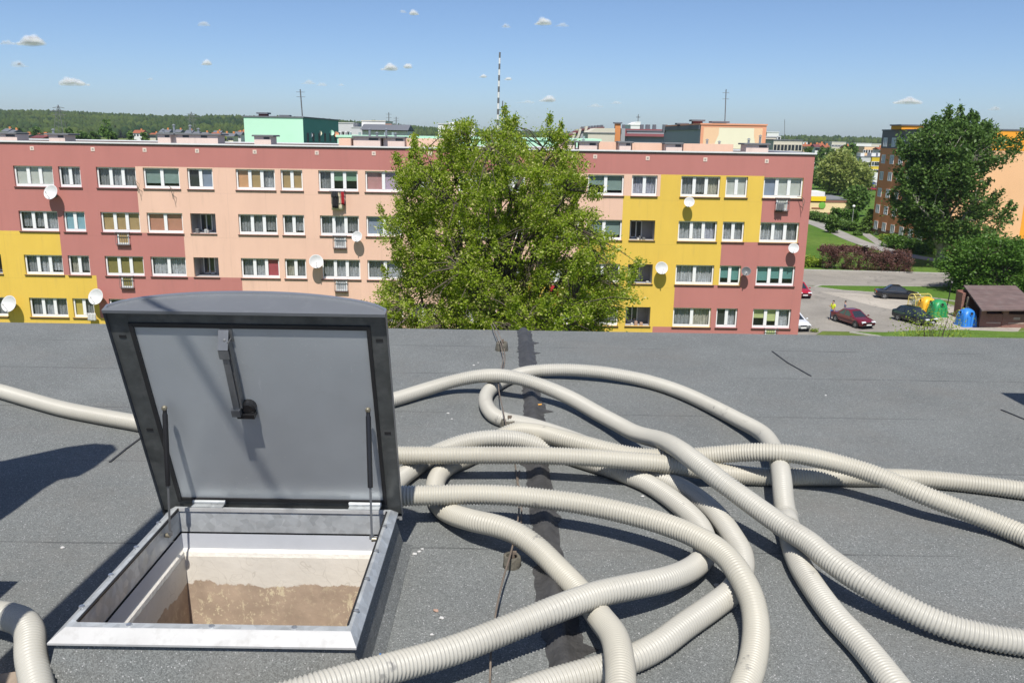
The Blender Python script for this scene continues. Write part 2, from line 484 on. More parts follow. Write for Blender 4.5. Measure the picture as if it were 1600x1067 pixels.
# ================================================================== THE ROOF WE STAND ON
HX0, HX1, HY0, HY1 = -1.275, -0.445, 2.165, 3.015      # hole in the roof deck
RX0, RX1, RY0, RY1 = -16.0, 16.0, -6.0, 7.0
mb = MB()
for a, b_, c, d in ((RX0, HX0, RY0, RY1), (HX1, RX1, RY0, RY1), (HX0, HX1, RY0, HY0), (HX0, HX1, HY1, RY1)):
    mb.quad((a, c, 0), (b_, c, 0), (b_, d, 0), (a, d, 0), 0)
mb.quad((RX0, RY1, 0), (RX1, RY1, 0), (RX1, RY1, -0.12), (RX0, RY1, -0.12), 1)
mb.quad((RX0, RY1 - 0.06, -0.12), (RX1, RY1 - 0.06, -0.12), (RX1, RY1 - 0.06, GZ), (RX0, RY1 - 0.06, GZ), 2)
mb.quad((RX0, RY0, 0), (RX1, RY0, 0), (RX1, RY0, GZ), (RX0, RY0, GZ), 2)
mb.quad((RX0, RY0, 0), (RX0, RY1, 0), (RX0, RY1, GZ), (RX0, RY0, GZ), 2)
mb.quad((RX1, RY0, 0), (RX1, RY1, 0), (RX1, RY1, GZ), (RX1, RY0, GZ), 2)
mb.quad((RX0, RY1 - 0.06, -0.12), (RX1, RY1 - 0.06, -0.12), (RX1, RY1, -0.12), (RX0, RY1, -0.12), 1)
tag(mb.build('roof_deck', [M['felt'], M['cap_grey'], M['salmon']], recalc=False), kind='structure')

# bitumen joint with a low ridge, ragged edges
mb = MB()
ys = np.arange(0.6, 6.995, 0.035)
rng = np.random.default_rng(3)
L_, R_ = [], []
wl, wr = 0.062, 0.064
for i, y in enumerate(ys):
    if rng.random() < 0.10: wl = rng.uniform(0.048, 0.074)
    if rng.random() < 0.10: wr = rng.uniform(0.050, 0.082)
    c = 0.220 - 0.018 * y + 0.006 * math.sin(y * 1.3)
    jag = 0.03 if rng.random() < 0.05 else 0
    L_.append(c - wl - rng.normal(0, 0.004) - jag); R_.append(c + wr + rng.normal(0, 0.004) + (0.05 if rng.random() < 0.03 else 0))
rings = []
for i, y in enumerate(ys):
    c = 0.220 - 0.018 * y + 0.006 * math.sin(y * 1.3)
    rings.append([(L_[i], y, 0.003), (c - 0.045, y, 0.006), (c - 0.022, y, 0.028), (c, y, 0.036), (c + 0.020, y, 0.027), (c + 0.04, y, 0.006), (R_[i], y, 0.003)])
mb.loft(rings, closed=False, caps=False)
o = mb.build('joint_strip', M['bitumen'], smooth=60, recalc=False)
tag(o, 'black bitumen joint strip with ragged edges running across the grey roof felt', 'joint strip')
# two short curled seams
for pts, lab in ((((1207, 549), (1230, 566), (1267, 587)), 'short slanting black seam on bare felt between the upper hose loop and roof edge'),
                 (((1565, 640), (1580, 646), (1604, 656)), 'short dark seam beside the triangular shadow at the right end of the roof'),
                 (((172, 721), (198, 700), (221, 683)), 'thin dark slanting seam leading up to the left side of the hatch lid')):
    mb = MB()
    P = [at_z(u, v, 0.004) for u, v in pts]
    for a, b_ in zip(P[:-1], P[1:]):
        t = (b_ - a).normalized(); q = Vector((-t.y, t.x, 0)) * 0.0055
        mb.obox(a - q - t * 0.004 - Vector((0, 0, 0.002)), (b_ - a) + t * 0.006, q * 2, (0, 0, 0.003))
    tag(mb.build('felt_seam', M['crack']), lab, 'seam')

# ================================================================== ROOF HATCH
hatch = thing('roof_hatch', 'open galvanised roof hatch with its grey lid raised on two gas struts', 'roof hatch', (-0.86, 2.58, 0))
# felt upstand round the curb
ox0, ox1, oy0, oy1 = -1.312, -0.430, 2.150, 3.045
mb = MB()
def rect(x0, x1, y0, y1, z): return [(x0, y0, z), (x1, y0, z), (x1, y1, z), (x0, y1, z)]
mb.loft([rect(ox0 - 0.035, ox1 + 0.045, oy0 - 0.07, oy1 + 0.07, 0.002), rect(ox0 - 0.008, ox1 + 0.014, oy0 - 0.03, oy1 + 0.025, 0.035), rect(ox0 + 0.012, ox1 - 0.008, oy0 + 0.012, oy1 - 0.012, 0.15),
         rect(ox0 + 0.03, ox1 - 0.03, oy0 + 0.03, oy1 - 0.03, 0.185)], caps=False)
mb.build('felt_upstand', M['felt_plain'], hatch)
# metal curb: mitred profile swept round the opening: outer lip, bevel, flat top, inner skirt
ix0, ix1, iy0, iy1 = -1.256, -0.470, 2.222, 2.992
mb = MB()
def cur(o_, z): # o_ = 0 outer .. 1 inner
    return rect(ox0 + (ix0 - ox0) * o_, ox1 + (ix1 - ox1) * o_, oy0 + (iy0 - oy0) * o_, oy1 + (iy1 - oy1) * o_, z)
prof = [(0.02, 0.166), (0.0, 0.168), (0.0, 0.174), (0.55, 0.198), (0.60, 0.2), (0.95, 0.2), (0.97, 0.196)]
rings = [cur(a, z) for a, z in prof]
mb.loft(rings, caps=False)
o = mb.build('curb_frame', [M['galv'], M['galv_white']], hatch, recalc=True)
for p in o.data.polygons:                    # the front bevel gets a paler zinc: its sunlit brightness put into colour
    c = p.center
    if abs(p.normal.y) > 0.3 and p.normal.z < 0.95 and c.y < -0.3: p.material_index = 1
mb = MB()
mb.loft([rect(ix0, ix1, iy0, iy1, 0.194), rect(ix0 - 0.002, ix1 + 0.002, iy0 - 0.002, iy1 + 0.002, 0.188), rect(ix0 - 0.002, ix1 + 0.002, iy0 - 0.002, iy1 + 0.002, 0.106)], caps=False)
mb.build('curb_skirt', M['galv'], hatch)
mb = MB()   # rubber line between frame and skirt
for (a, b_, c, d) in ((ix0 - 0.006, ix0, iy0, iy1), (ix1, ix1 + 0.006, iy0, iy1), (ix0, ix1, iy1, iy1 + 0.006)):
    mb.box(a, b_, c, d, 0.197, 0.2025)
mb.build('seal_line', M['rubber'], hatch)
mb = MB()   # bright inner edge
mb.box(ix0, ix1, iy1 - 0.004, iy1 - 0.0005, 0.192, 0.2055)
mb.build('inner_edge', M['galv_white'], hatch)
for (x, y) in [(-1.284, 2.3 + 0.19 * k) for k in range(4)] + [(-0.456, 2.3 + 0.19 * k) for k in range(4)] + [(-1.1 + 0.24 * k, 2.206) for k in range(3)]:
    mb = MB(); mb.lathe([(0.009, 0.199), (0.0085, 0.2035), (0.003, 0.205)], 8, 0, (x, y, 0))
    mb.build('screw', M['alu'], hatch, smooth=True)
# shaft below: board, ledge, plaster
mb = MB()
mb.loft([rect(ix0 + 0.004, ix1 - 0.004, iy0 + 0.004, iy1 - 0.004, 0.102), rect(ix0 + 0.004, ix1 - 0.004, iy0 + 0.004, iy1 - 0.004, 0.028)], caps=False)
mb.build('insulation_board', M['board'], hatch)
mb = MB()
mb.loft([rect(ix0 + 0.004, ix1 - 0.004, iy0 + 0.004, iy1 - 0.004, 0.040), rect(ix0 + 0.012, ix1 - 0.012, iy0 + 0.012, iy1 - 0.015, 0.030), rect(ix0 + 0.014, ix1 - 0.014, iy0 + 0.016, iy1 - 0.018, 0.012)], caps=False)
mb.build('render_ledge', M['ledge'], hatch)
mb = MB()
mb.loft([rect(ix0 + 0.016, ix1 - 0.016, iy0 + 0.018, iy1 - 0.020, 0.014), rect(ix0 + 0.016, ix1 - 0.016, iy0 + 0.018, iy1 - 0.020, -2.2)], caps=False)
mb.quad(*rect(ix0, ix1, iy0, iy1, -2.2))
mb.build('shaft_wall', M['shaft'], hatch)

# lid in its own frame: u across, l up from the hinge, q towards the viewer
LO, LW, LL = Vector((-0.882, 3.052, 0.155)), 0.465, 0.92
TILT = rad(20.3)
lv, nv = Vector((0, -math.sin(TILT), math.cos(TILT))), Vector((0, -math.cos(TILT), -math.sin(TILT)))
def LP(u, l, q): return LO + Vector((u, 0, 0)) + lv * l + nv * q
def lid_hit(px, py, q):
    d = ray(px, py); c0 = Vector((0, 0, EYE))
    t = (LO + nv * q - c0).dot(nv) / d.dot(nv)
    w = c0 + d * t - LO
    return w.x, w.dot(lv)
NA = 28
def arc(off=0.0):
    """outer dome section, (u, q) from the left lip round the back to the right lip"""
    pts = [(-LW + off, 0.0), (-LW + off, -0.030)]
    for k in range(NA + 1):
        a = -1 + 2 * k / NA
        u = a * (LW - off)
        h = 0.136 - 0.080 * abs(a) ** 2.2 - 0.022 * abs(a) ** 14
        pts.append((u, -(h - off)))
    pts += [(LW - off, -0.030), (LW - off, 0.0)]
    return pts
mb = MB()
A_, B_ = arc(), arc(0.004)
l0, l1 = -0.02, LL
# outer skin, its inner skin and the end caps
mb.loft([[LP(u, l0, q) for u, q in A_], [LP(u, l1, q) for u, q in A_]], closed=False, caps=False)
mb.loft([[LP(u, l1, q) for u, q in A_], [LP(u, l1 + 0.004, q - 0.002 if q < -0.01 else q) for u, q in A_], [LP(u * 0.985, l1 + 0.004, q * 0.94) for u, q in A_], [LP(u * 0.985, l1 - 0.004, q * 0.94) for u, q in A_]], closed=False, caps=False, mi=1)
mb.add([LP(u * 0.985, l1 - 0.004, q * 0.94 if q < -0.001 else -0.012) for u, q in A_], [tuple(range(len(A_)))])
mb.add([LP(u, l0, q) for u, q in A_], [tuple(range(len(A_)))])
mb.obox(LP(-LW, l1 - 0.006, -0.014), Vector((2 * LW, 0, 0)), lv * 0.011, nv * 0.016, 0)
lid = mb.build('lid', [M['lid_grey'], M['alu']], hatch, smooth=35)
# rim frame (dark) set back behind the lip
mb = MB()
q0, q1 = -0.026, -0.016
def lb(u0, u1, a, b_, qa, qb, mi=0):
    mb.obox(LP(u0, a, qa), Vector((u1 - u0, 0, 0)), lv * (b_ - a), nv * (qb - qa), mi)
lb(-LW + 0.001, -LW + 0.068, 0.0, LL - 0.004, q0, q1); lb(LW - 0.056, LW - 0.001, 0.0, LL - 0.004, q0, q1)
lb(-LW + 0.068, LW - 0.056, LL - 0.052, LL - 0.004, q0, q1 - 0.001); lb(-LW + 0.068, LW - 0.056, 0.0, 0.052, q0, q1 - 0.001)
rim = mb.build('lid_frame', M['lid_dark'], lid)
for u in (-LW + 0.036, LW - 0.029):
    for l in (LL - 0.115, 0.40):
        mb = MB(); mb.obox(LP(u - 0.012, l, q1 - 0.004), Vector((0.024, 0, 0)), lv * 0.012, nv * 0.0055)
        mb.build('frame_slot', M['rubber'], rim)
mb = MB()   # rubber seal round the panel
pu0, pu1, pl0, pl1 = -LW + 0.082, LW - 0.069, 0.068, LL - 0.068
lb(pu0 - 0.014, pu0, pl0 - 0.018, pl1 + 0.016, q0, q1 + 0.006); lb(pu1, pu1 + 0.013, pl0 - 0.018, pl1 + 0.016, q0, q1 + 0.006)
lb(pu0, pu1, pl1, pl1 + 0.016, q0, q1 + 0.005); lb(pu0, pu1, pl0 - 0.016, pl0, q0, q1 + 0.003)
mb.build('seal', M['rubber'], lid)
mb = MB()
lb(pu0, pu1, pl0, pl1, q0, q1 - 0.002)
panel = mb.build('inner_panel', M['lid_panel'], lid)
# handle with latch
hu0, hl0 = lid_hit(352, 535, 0.0); hu1, hl1 = lid_hit(371, 632, 0.0)
hu = (hu0 + hu1) / 2
mb = MB()
qb = q1 - 0.002
def hb(u0, u1, a, b_, qa, qc): mb.obox(LP(u0, a, qa), Vector((u1 - u0, 0, 0)), lv * (b_ - a), nv * (qc - qa))
hb(hu - 0.014, hu + 0.026, hl0 - 0.005, hl0 + 0.052, qb, qb + 0.006)
mb.add([LP(hu - 0.018, hl0 + 0.042, qb + 0.006), LP(hu + 0.016, hl0 + 0.042, qb + 0.006), LP(hu + 0.016, hl0 - 0.012, qb + 0.048), LP(hu - 0.018, hl0 - 0.012, qb + 0.048),
        LP(hu - 0.018, hl0 + 0.036, qb + 0.003), LP(hu + 0.016, hl0 + 0.036, qb + 0.003), LP(hu + 0.016, hl0 - 0.020, qb + 0.043), LP(hu - 0.018, hl0 - 0.020, qb + 0.043)],
       [(0, 1, 2, 3), (7, 6, 5, 4), (0, 3, 7, 4), (1, 5, 6, 2), (3, 2, 6, 7), (0, 4, 5, 1)])
hb(hu - 0.018, hu + 0.016, hl0 - 0.050, hl0 - 0.013, qb + 0.040, qb + 0.047)
hb(hu - 0.010, hu + 0.012, hl1 - 0.004, hl0 - 0.050, qb + 0.030, qb + 0.042)
hb(hu + 0.013, hu + 0.020, hl1 - 0.004, hl0 + 0.01, qb + 0.004, qb + 0.034)
hb(hu - 0.016, hu + 0.014, hl1 - 0.030, hl1 - 0.002, qb + 0.030, qb + 0.052)
handle = mb.build('handle', M['handle_metal'], lid)
mb = MB()
mb.lathe([(0.026, 0.0), (0.026, 0.022), (0.018, 0.026)], 14, 0, LP(hu + 0.034, hl1 - 0.014, qb), nv)
hb(hu - 0.006, hu + 0.056, hl1 - 0.052, hl1 - 0.034, qb, qb + 0.034)
mb.build('latch', M['black_metal'], handle)
mb = MB()
mb.lathe([(0.005, 0.0), (0.005, 0.004), (0.001, 0.005)], 8, 0, LP(hu + 0.004, hl0 + 0.015, qb + 0.026), nv)
mb.build('bolt', M['alu'], handle)
# hinges
for xc in (-1.155, -0.555):
    mb = MB()
    mb.box(xc - 0.06, xc + 0.06, 3.0, 3.04, 0.2005, 0.206)
    mb.tube([(xc - 0.062, 3.033, 0.212), (xc + 0.062, 3.033, 0.212)], 0.008, 10)
    mb.build('hinge', M['galv'], hatch, smooth=40)
# gas struts
for (tx, ty), (bx, by), wallx in (((257, 637), (266, 836), ix0), ((575, 640), (581, 842), ix1)):
    u, l = lid_hit(tx, ty, 0.012)
    top = LP(u, l, 0.010)
    d = ray(bx, by); t = (wallx + (0.016 if wallx < -1 else -0.016)) / d.x
    bot = Vector((0, 0, EYE)) + d * t
    mid = top.lerp(bot, 0.60)
    mb = MB()
    mb.tube([top + Vector((0, 0, 0)), top.lerp(bot, 0.045)], 0.0075, 8)
    mb.tube([top.lerp(bot, 0.04), top.lerp(bot, 0.06), mid, mid.lerp(bot, 0.01)], [0.007, 0.0094, 0.0094, 0.006], 12)
    st = mb.build('gas_strut', M['black_metal'], hatch, smooth=40)
    mb = MB()
    mb.tube([mid, bot], 0.0042, 8)
    mb.tube([mid.lerp(bot, 0.93), bot], 0.009, 8)
    mb.build('piston_rod', M['handle_metal'], st, smooth=40)
    mb = MB()
    sx = 0.02 if wallx < -1 else -0.02
    mb.lathe([(0.003, -0.009), (0.009, -0.005), (0.010, 0.0), (0.008, 0.006), (0.002, 0.008)], 10, 0, top + nv * 0.004, nv)
    mb.build('ball_joint', M['brass'], st, smooth=40)
    mb = MB(); mb.tube([bot, bot - Vector((sx * 0.85, 0, 0))], [0.010, 0.008], 10)
    mb.build('ball_joint', M['brass'], st, smooth=40)

# ================================================================== HOSES
def spline(P, step):
    P = [Vector(p) for p in P]
    out = []
    Q = [P[0] * 2 - P[1]] + P + [P[-1] * 2 - P[-2]]
    for i in range(1, len(Q) - 2):
        p0, p1, p2, p3 = Q[i - 1], Q[i], Q[i + 1], Q[i + 2]
        t0 = 0.0; t1 = t0 + max((p1 - p0).length, 1e-4) ** 0.5; t2 = t1 + max((p2 - p1).length, 1e-4) ** 0.5; t3 = t2 + max((p3 - p2).length, 1e-4) ** 0.5
        for k in range(24):
            t = t1 + (t2 - t1) * k / 24
            a1 = p0 * ((t1 - t) / (t1 - t0)) + p1 * ((t - t0) / (t1 - t0)); a2 = p1 * ((t2 - t) / (t2 - t1)) + p2 * ((t - t1) / (t2 - t1)); a3 = p2 * ((t3 - t) / (t3 - t2)) + p3 * ((t - t2) / (t3 - t2))
            b1 = a1 * ((t2 - t) / (t2 - t0)) + a2 * ((t - t0) / (t2 - t0)); b2 = a2 * ((t3 - t) / (t3 - t1)) + a3 * ((t - t1) / (t3 - t1))
            out.append(b1 * ((t2 - t) / (t2 - t1)) + b2 * ((t - t1) / (t2 - t1)))
    out.append(P[-1])
    A = np.array(out)
    # light smoothing of the traced points
    for _ in range(10):
        A[1:-1] = A[1:-1] * 0.5 + (A[:-2] + A[2:]) * 0.25
    s = np.concatenate([[0], np.cumsum(np.linalg.norm(np.diff(A, axis=0), axis=1))])
    n = int(s[-1] / step)
    t = np.linspace(0, s[-1], n)
    return np.stack([np.interp(t, s, A[:, k]) for k in range(3)], 1)

RIB = 0.0132
def make_hose(pts, label, m='hose', r=0.0412, amp=0.0040, nseg=20):
    W = [at_z(u, v, h - 0.004) for u, v, h in pts]
    P = spline(W, RIB / 4)
    for _ in range(60):
        P[1:-1] = P[1:-1] * 0.5 + (P[:-2] + P[2:]) * 0.25
    n = len(P)
    T = np.gradient(P, axis=0); T /= np.linalg.norm(T, axis=1)[:, None]
    N = np.zeros_like(P)
    up = np.array([0, 0, 1.0])
    N[0] = up - T[0] * up.dot(T[0]); N[0] /= np.linalg.norm(N[0])
    for i in range(1, n):
        q = N[i - 1] - T[i] * N[i - 1].dot(T[i]); N[i] = q / np.linalg.norm(q)
    B = np.cross(T, N)
    rr = r + amp * np.array([0.55, 0.0, -0.55, -1.0])[[0, 1, 2, 1]][np.arange(n) % 4]
    rr = r + amp * np.array([0.75, -0.05, -0.95, -0.05])[np.arange(n) % 4]
    a = np.arange(nseg) * 2 * math.pi / nseg
    V = P[:, None, :] + rr[:, None, None] * (N[:, None, :] * np.cos(a)[None, :, None] + B[:, None, :] * np.sin(a)[None, :, None])
    V = V.reshape(-1, 3)
    i, j = np.meshgrid(np.arange(n - 1), np.arange(nseg), indexing='ij')
    jn = (j + 1) % nseg
    F = np.stack([i * nseg + j, (i + 1) * nseg + j, (i + 1) * nseg + jn, i * nseg + jn], -1).reshape(-1, 4)
    o = np_mesh('drain_hose', V, F[:, ::-1], M[m], smooth=True)
    return tag(o, label, 'hose', 'ribbed hoses tangled on the roof')

hA = [(-330, 560, .05), (-180, 573, .05), (-70, 594, .05), (0, 611, .05), (45, 624, .05), (100, 639, .05), (150, 649, .05), (200, 658, .05), (260, 668, .05), (330, 672, .05), (400, 668, .05), (480, 655, .05), (560, 638, .05),
      (620, 622.6, .052), (665, 608.5, .06), (710, 595, .09), (755, 587, .13), (800, 589, .15), (845, 602, .115), (890, 621, .085), (934, 645.6, .075), (962, 660.6, .08), (990, 675.6, .10), (1009, 682, .13), (1028, 686.5, .17),
      (1046, 693.4, .205), (1065, 704.7, .23), (1084, 718.8, .24), (1104, 734, .235), (1128, 753, .215), (1153, 771, .19), (1190, 798, .165), (1228, 824.5, .15), (1265, 848, .14), (1288, 868, .13), (1350, 911, .11),
      (1412, 946.5, .08), (1475, 976, .06), (1537, 993, .052), (1600, 1003.5, .05), (1680, 1012, .05), (1860, 1010, .05), (2100, 985, .05)]
make_hose(hA, 'pale ribbed hose from left edge, arching highest over the others to lower right')
hB = [(1500, 1330, .048), (1475, 1210, .048), (1430, 1115, .048), (1395, 1067, .048), (1350, 1011, .048), (1306, 964, .048), (1269, 914, .048), (1250, 883, .048), (1240, 858, .048), (1234, 835, .05), (1229, 808, .07), (1225, 785, .10), (1223, 765, .125), (1221, 744, .14), (1217, 722, .13), (1207, 697, .10), (1190, 676, .075),
      (1150, 654, .055), (1112, 634.5, .048), (1075, 617, .048), (1037.5, 603, .048), (1000, 592.5, .055), (965, 585.5, .065), (935, 581, .07), (890, 577.8, .07), (864, 577.8, .065), (841, 579, .055), (824, 581.5, .05), (808, 585.5, .048), (790, 592.5, .047),
      (774, 602, .047), (763, 612, .047), (758.5, 622, .047), (760, 633, .047), (766, 643, .047), (775, 650.5, .047), (789, 656.2, .047), (808, 660, .047), (830, 665, .047), (860, 674, .047), (900, 688, .047), (950, 709, .047), (1000, 733, .047),
      (1027.5, 746, .048), (1055.6, 757, .048), (1084, 773.5, .048), (1112, 796, .048), (1132.5, 820, .048), (1147, 842, .048), (1158, 862, .048), (1161, 884, .048), (1155, 906, .048), (1142, 925, .048), (1115, 946, .048),
      (1069, 978, .048), (1030, 1007, .048), (994, 1026, .048), (950, 1042, .048), (910, 1053, .048), (862, 1067, .048), (800, 1090, .048), (740, 1115, .048), (620, 1160, .048), (450, 1230, .048)]
hose_b = make_hose(hB, 'pale smooth-looking hose forming the far arc and the outer right-hand bend of the coil')
# worm drive clamp round the joint of that hose
c0, c1 = at_z(1229, 806, .066), at_z(1234, 835, .046)
mb = MB()
for f in (0.0, 0.55):
    a = c0.lerp(c1, f); d = (c1 - c0).normalized()
    mb.lathe([(0.0445, -0.006), (0.0475, -0.005), (0.0475, 0.005), (0.0445, 0.006)], 24, 0, a, d)
mb.lathe([(0.0440, 0.0), (0.0455, 0.002), (0.0455, (c1 - c0).length * 0.5), (0.0440, (c1 - c0).length * 0.52)], 24, 0, c0, c1 - c0)
mb.build('coupling', M['hose'], hose_b, smooth=40)
hC = [(540, 709, .10), (590, 710, .12), (620, 711, .13), (680, 711, .14), (760, 711, .14), (840, 711.5, .14), (915, 714.5, .145), (990, 720, .145), (1027, 723, .135), (1067, 729, .115), (1100, 734, .09), (1134, 739, .07), (1171, 742.8, .052), (1209, 745, .048), (1246, 745, .048),
      (1284, 745, .048), (1340, 745.5, .048), (1400, 746, .048), (1450, 748.5, .048), (1525, 756, .048), (1600, 766, .048), (1690, 779, .048), (1850, 797, .048), (2150, 812, .048)]
make_hose(hC, 'cream ribbed hose lying almost straight across the middle from the lid to right edge', 'hose_cream')
hE = [(540, 777, .08), (590, 776, .12), (628, 774.5, .14), (670, 773.5, .145), (730, 772, .145), (790, 773.5, .145), (840, 778, .145), (915, 788, .145), (990, 804.5, .145), (1027.5, 815, .145), (1065, 828, .145), (1092.5, 840.5, .145), (1121, 857.5, .145), (1139, 874, .142), (1154, 894, .138),
      (1167, 917, .12), (1176, 940, .10), (1181, 968, .075), (1181, 999, .058), (1175, 1038, .05), (1165, 1067, .05), (1147, 1115, .05), (1100, 1200, .05), (1010, 1310, .05)]
make_hose(hE, 'cream ribbed hose leaving the hatch corner and curling down through the near right coil', 'hose_cream')
hG = [(900, 1400, .048), (940, 1260, .07), (962, 1170, .12), (968, 1112, .15), (970, 1067, .15), (968, 1032, .145), (960, 995, .12), (938, 965, .08), (920, 940, .055), (896, 912.5, .048), (870, 886, .06), (840, 856, .09), (806, 832.5, .115), (775, 821, .12), (745, 814.5, .11), (724, 809, .09), (704, 802, .065), (690, 793, .05), (681, 778, .047), (679.5, 760, .047),
      (684, 745, .047), (693, 734, .047), (706, 726, .047), (726, 717, .045), (748, 706, .045), (768, 693.5, .05), (784, 681.5, .065), (799, 674, .085), (815, 672.3, .10), (840, 675, .115), (877, 684.5, .135), (915, 694.5, .135), (952, 704, .13), (999, 713, .12), (1050, 714.5, .125), (1096, 712, .135),
      (1115, 710.6, .145), (1152.5, 707.6, .17), (1190, 706, .195), (1227.5, 707.5, .205), (1265, 713.4, .195), (1302.5, 722, .175), (1340, 732.5, .16), (1375, 744.5, .15), (1412, 760, .13), (1450, 776, .115), (1487, 790.5, .095), (1525, 804.5, .08), (1562, 819.5, .06), (1600, 836, .05), (1690, 874, .048), (1830, 925, .048), (2030, 965, .048)]
make_hose(hG, 'cream ribbed hose bending back under itself below the lid, then crossing to lower right edge', 'hose_cream')
hH = [(585, 795, .047), (600, 776, .047), (616, 757, .047), (632, 742, .047), (655, 726, .047), (674, 712, .055), (690, 703, .07), (725, 690.5, .10), (762, 684.5, .12), (785, 684.5, .115), (815, 687.5, .095), (845, 696, .07), (868, 704.5, .048), (902, 716, .047), (934, 726, .047), (952, 732, .047), (975, 740, .047), (1009, 753.5, .047), (1035, 769, .047),
      (1061, 788.5, .047), (1082, 807.5, .047), (1095, 824, .047), (1102, 842, .047), (1103, 858, .05), (1096, 875, .06), (1076, 891, .08), (1036, 906, .115), (980, 917.5, .135), (937, 927, .14), (862, 954, .15), (787, 984.5, .13), (712, 1014, .125), (637, 1036, .135), (600, 1046, .145), (540, 1062, .155), (470, 1082, .16), (360, 1115, .13), (200, 1190, .07), (30, 1225, .048)]
make_hose(hH, 'pale ribbed hose with the tight inner bend, running out to the bottom below the hatch')
hJ = [(-420, 985, .048), (-240, 968, .048), (-90, 958, .06), (-40, 958, .08), (0, 960.5, .10), (17.5, 964, .11), (32, 969, .115), (42, 978, .12), (47.5, 992, .12), (47.5, 1011, .115), (49, 1029, .11), (52.6, 1046, .10), (57, 1067, .09), (68, 1110, .07), (100, 1190, .05), (170, 1300, .048)]
make_hose(hJ, 'short bent grey-cream hose at lower left beside the hatch corner')

# ================================================================== LIGHTNING WIRE, HOLDERS, LITTER
mats_w = [M['wire']]
def holder(px, py, s, label, tilt=0):
    p = at_z(px, py, 0.0)
    t = thing('wire_holder', label, 'wire holder', p, 0, 'concrete holders of the lightning wire')
    mb = MB()
    rr = [(0.052 * s, 0.0), (0.054 * s, 0.008), (0.050 * s, 0.03), (0.047 * s, 0.062 * s), (0.043 * s, 0.066 * s), (0.032 * s, 0.064 * s), (0.03 * s, 0.045 * s)]
    b = MB(); b.lathe(rr, 18)
    for i, v in enumerate(b.V):
        k = 1 + 0.22 * noise.noise(Vector(v) * 34 + Vector((px, 0, 0)))
        b.V[i] = (v[0] * k, v[1] * k, v[2])
    b.build('concrete_cup', M['conc'], t, smooth=50, local=True)
    mb.tube([(0.004, 0, 0.03), (0.004, 0, 0.085 * s)], 0.006, 6); mb.box(-0.008, 0.016, -0.006, 0.006, 0.075 * s, 0.09 * s)
    mb.build('clip', M['wire'], t, local=True)
    return t
holder(784, 547, 0.95, 'weathered round concrete wire holder near the far roof edge')
holder(795, 672, 0.95, 'concrete wire holder half hidden between two hoses above the straight hose')
holder(800, 884, 0.68, 'dark speckled concrete wire holder in the shadow of the hose below the middle')
def wire_path(pts, r=0.0036):
    P = spline([at_z(u, v, h) for u, v, h in pts], 0.03)
    return P, r
mb = MB()
for pts in ([(764, 1095, .004), (766, 1050, .02), (767, 1018, .05), (776, 950, .05), (786, 905, .06), (797, 868, .075), (806, 830, .06), (811, 790, .03), (808, 750, .012), (804, 720, .012), (797, 690, .05), (791, 664, .09), (784, 632, .11), (779, 605, .10), (781, 585, .05), (786, 560, .05), (783, 540, .075)],
            [(783, 540, .075), (775, 524, .06), (768, 508, .04)], [(786, 541, .075), (779, 520, .10), (770, 504, .06)],
            [(788, 545, .03), (789, 560, .01), (786, 576, .008), (781, 583, .01)], [(812, 735, .006), (809, 752, .008), (813, 768, .01), (815, 800, .012), (812, 838, .01)]):
    P, r = wire_path(pts)
    mb.tube([tuple(p) for p in P], r, 6)
tag(mb.build('lightning_wire', M['wire'], smooth=True), 'thin rusty lightning wire running between concrete holders under the hoses', 'wire')

def lump(name, u, v, s, m, label, cat, group=None, seed=0, flat=0.6):
    p = at_z(u, v, 0.0)
    bm = bmesh.new()
    bmesh.ops.create_icosphere(bm, subdivisions=2, radius=1)
    for q in bm.verts:
        k = 1 + 0.45 * noise.noise(q.co * 1.3 + Vector((seed * 7.1, 0, 0)))
        q.co = Vector((q.co.x * s * k, q.co.y * s * k * 0.8, max(q.co.z * s * k * flat + s * flat * 0.7, 0.001)))
    me = bpy.data.meshes.new(name); bm.to_mesh(me); bm.free()
    me.materials.append(m)
    o = bpy.data.objects.new(name, me); COL.objects.link(o); o.location = p
    return tag(o, label, cat, group)
M['pinkstone'] = mat('pinkish_brick_chip', (0.38, 0.25, 0.19), 0.9, var=0.2, scale=60)
M['whitechip'] = mat('white_plaster_chip', (0.52, 0.515, 0.50), 0.9, var=0.15, scale=60)
M['bluecap'] = mat('blue_plastic', (0.03, 0.22, 0.62), 0.35)
M['wood'] = mat('weathered_wood', (0.25, 0.20, 0.15), 0.85, var=0.3, scale=25)
lump('brick_chip', 681, 955, 0.009, M['pinkstone'], 'small pinkish brick chip on the felt right of the hatch', 'brick chip', seed=3)
lump('plastic_scrap', 588, 1029, 0.022, M['bluecap'], 'bright blue plastic scrap behind the lowest hose near the hatch corner', 'plastic scrap', seed=5, flat=0.5)
chips = [(655, 862), (660, 858), (648, 866), (675, 992), (690, 966), (740, 571), (747, 567), (700, 646), (706, 655), (1004, 776), (735, 588), (1022, 735), (98, 856), (815, 842), (903, 1053), (1290, 618), (708, 1010), (1120, 915)]
for i, (u, v) in enumerate(chips):
    lump('plaster_chip', u, v, 0.006 + 0.005 * random.random(), M['whitechip'], 'tiny white plaster chip lying on the grey roof felt', 'plaster chip', 'white chips on the roof felt', seed=i + 10, flat=0.5)
mb = MB()
p = at_z(839, 632.5, 0.012)
mb.tube([p, p + Vector((0.028, 0.012, 0))], 0.0045, 8)
tag(mb.build('cigarette_butt', mat('butt_orange', (0.75, 0.38, 0.08), 0.8), smooth=40), 'small orange cigarette butt beside the black joint strip', 'cigarette butt')
p = at_z(30, 1062, 0.0)
mb = MB()
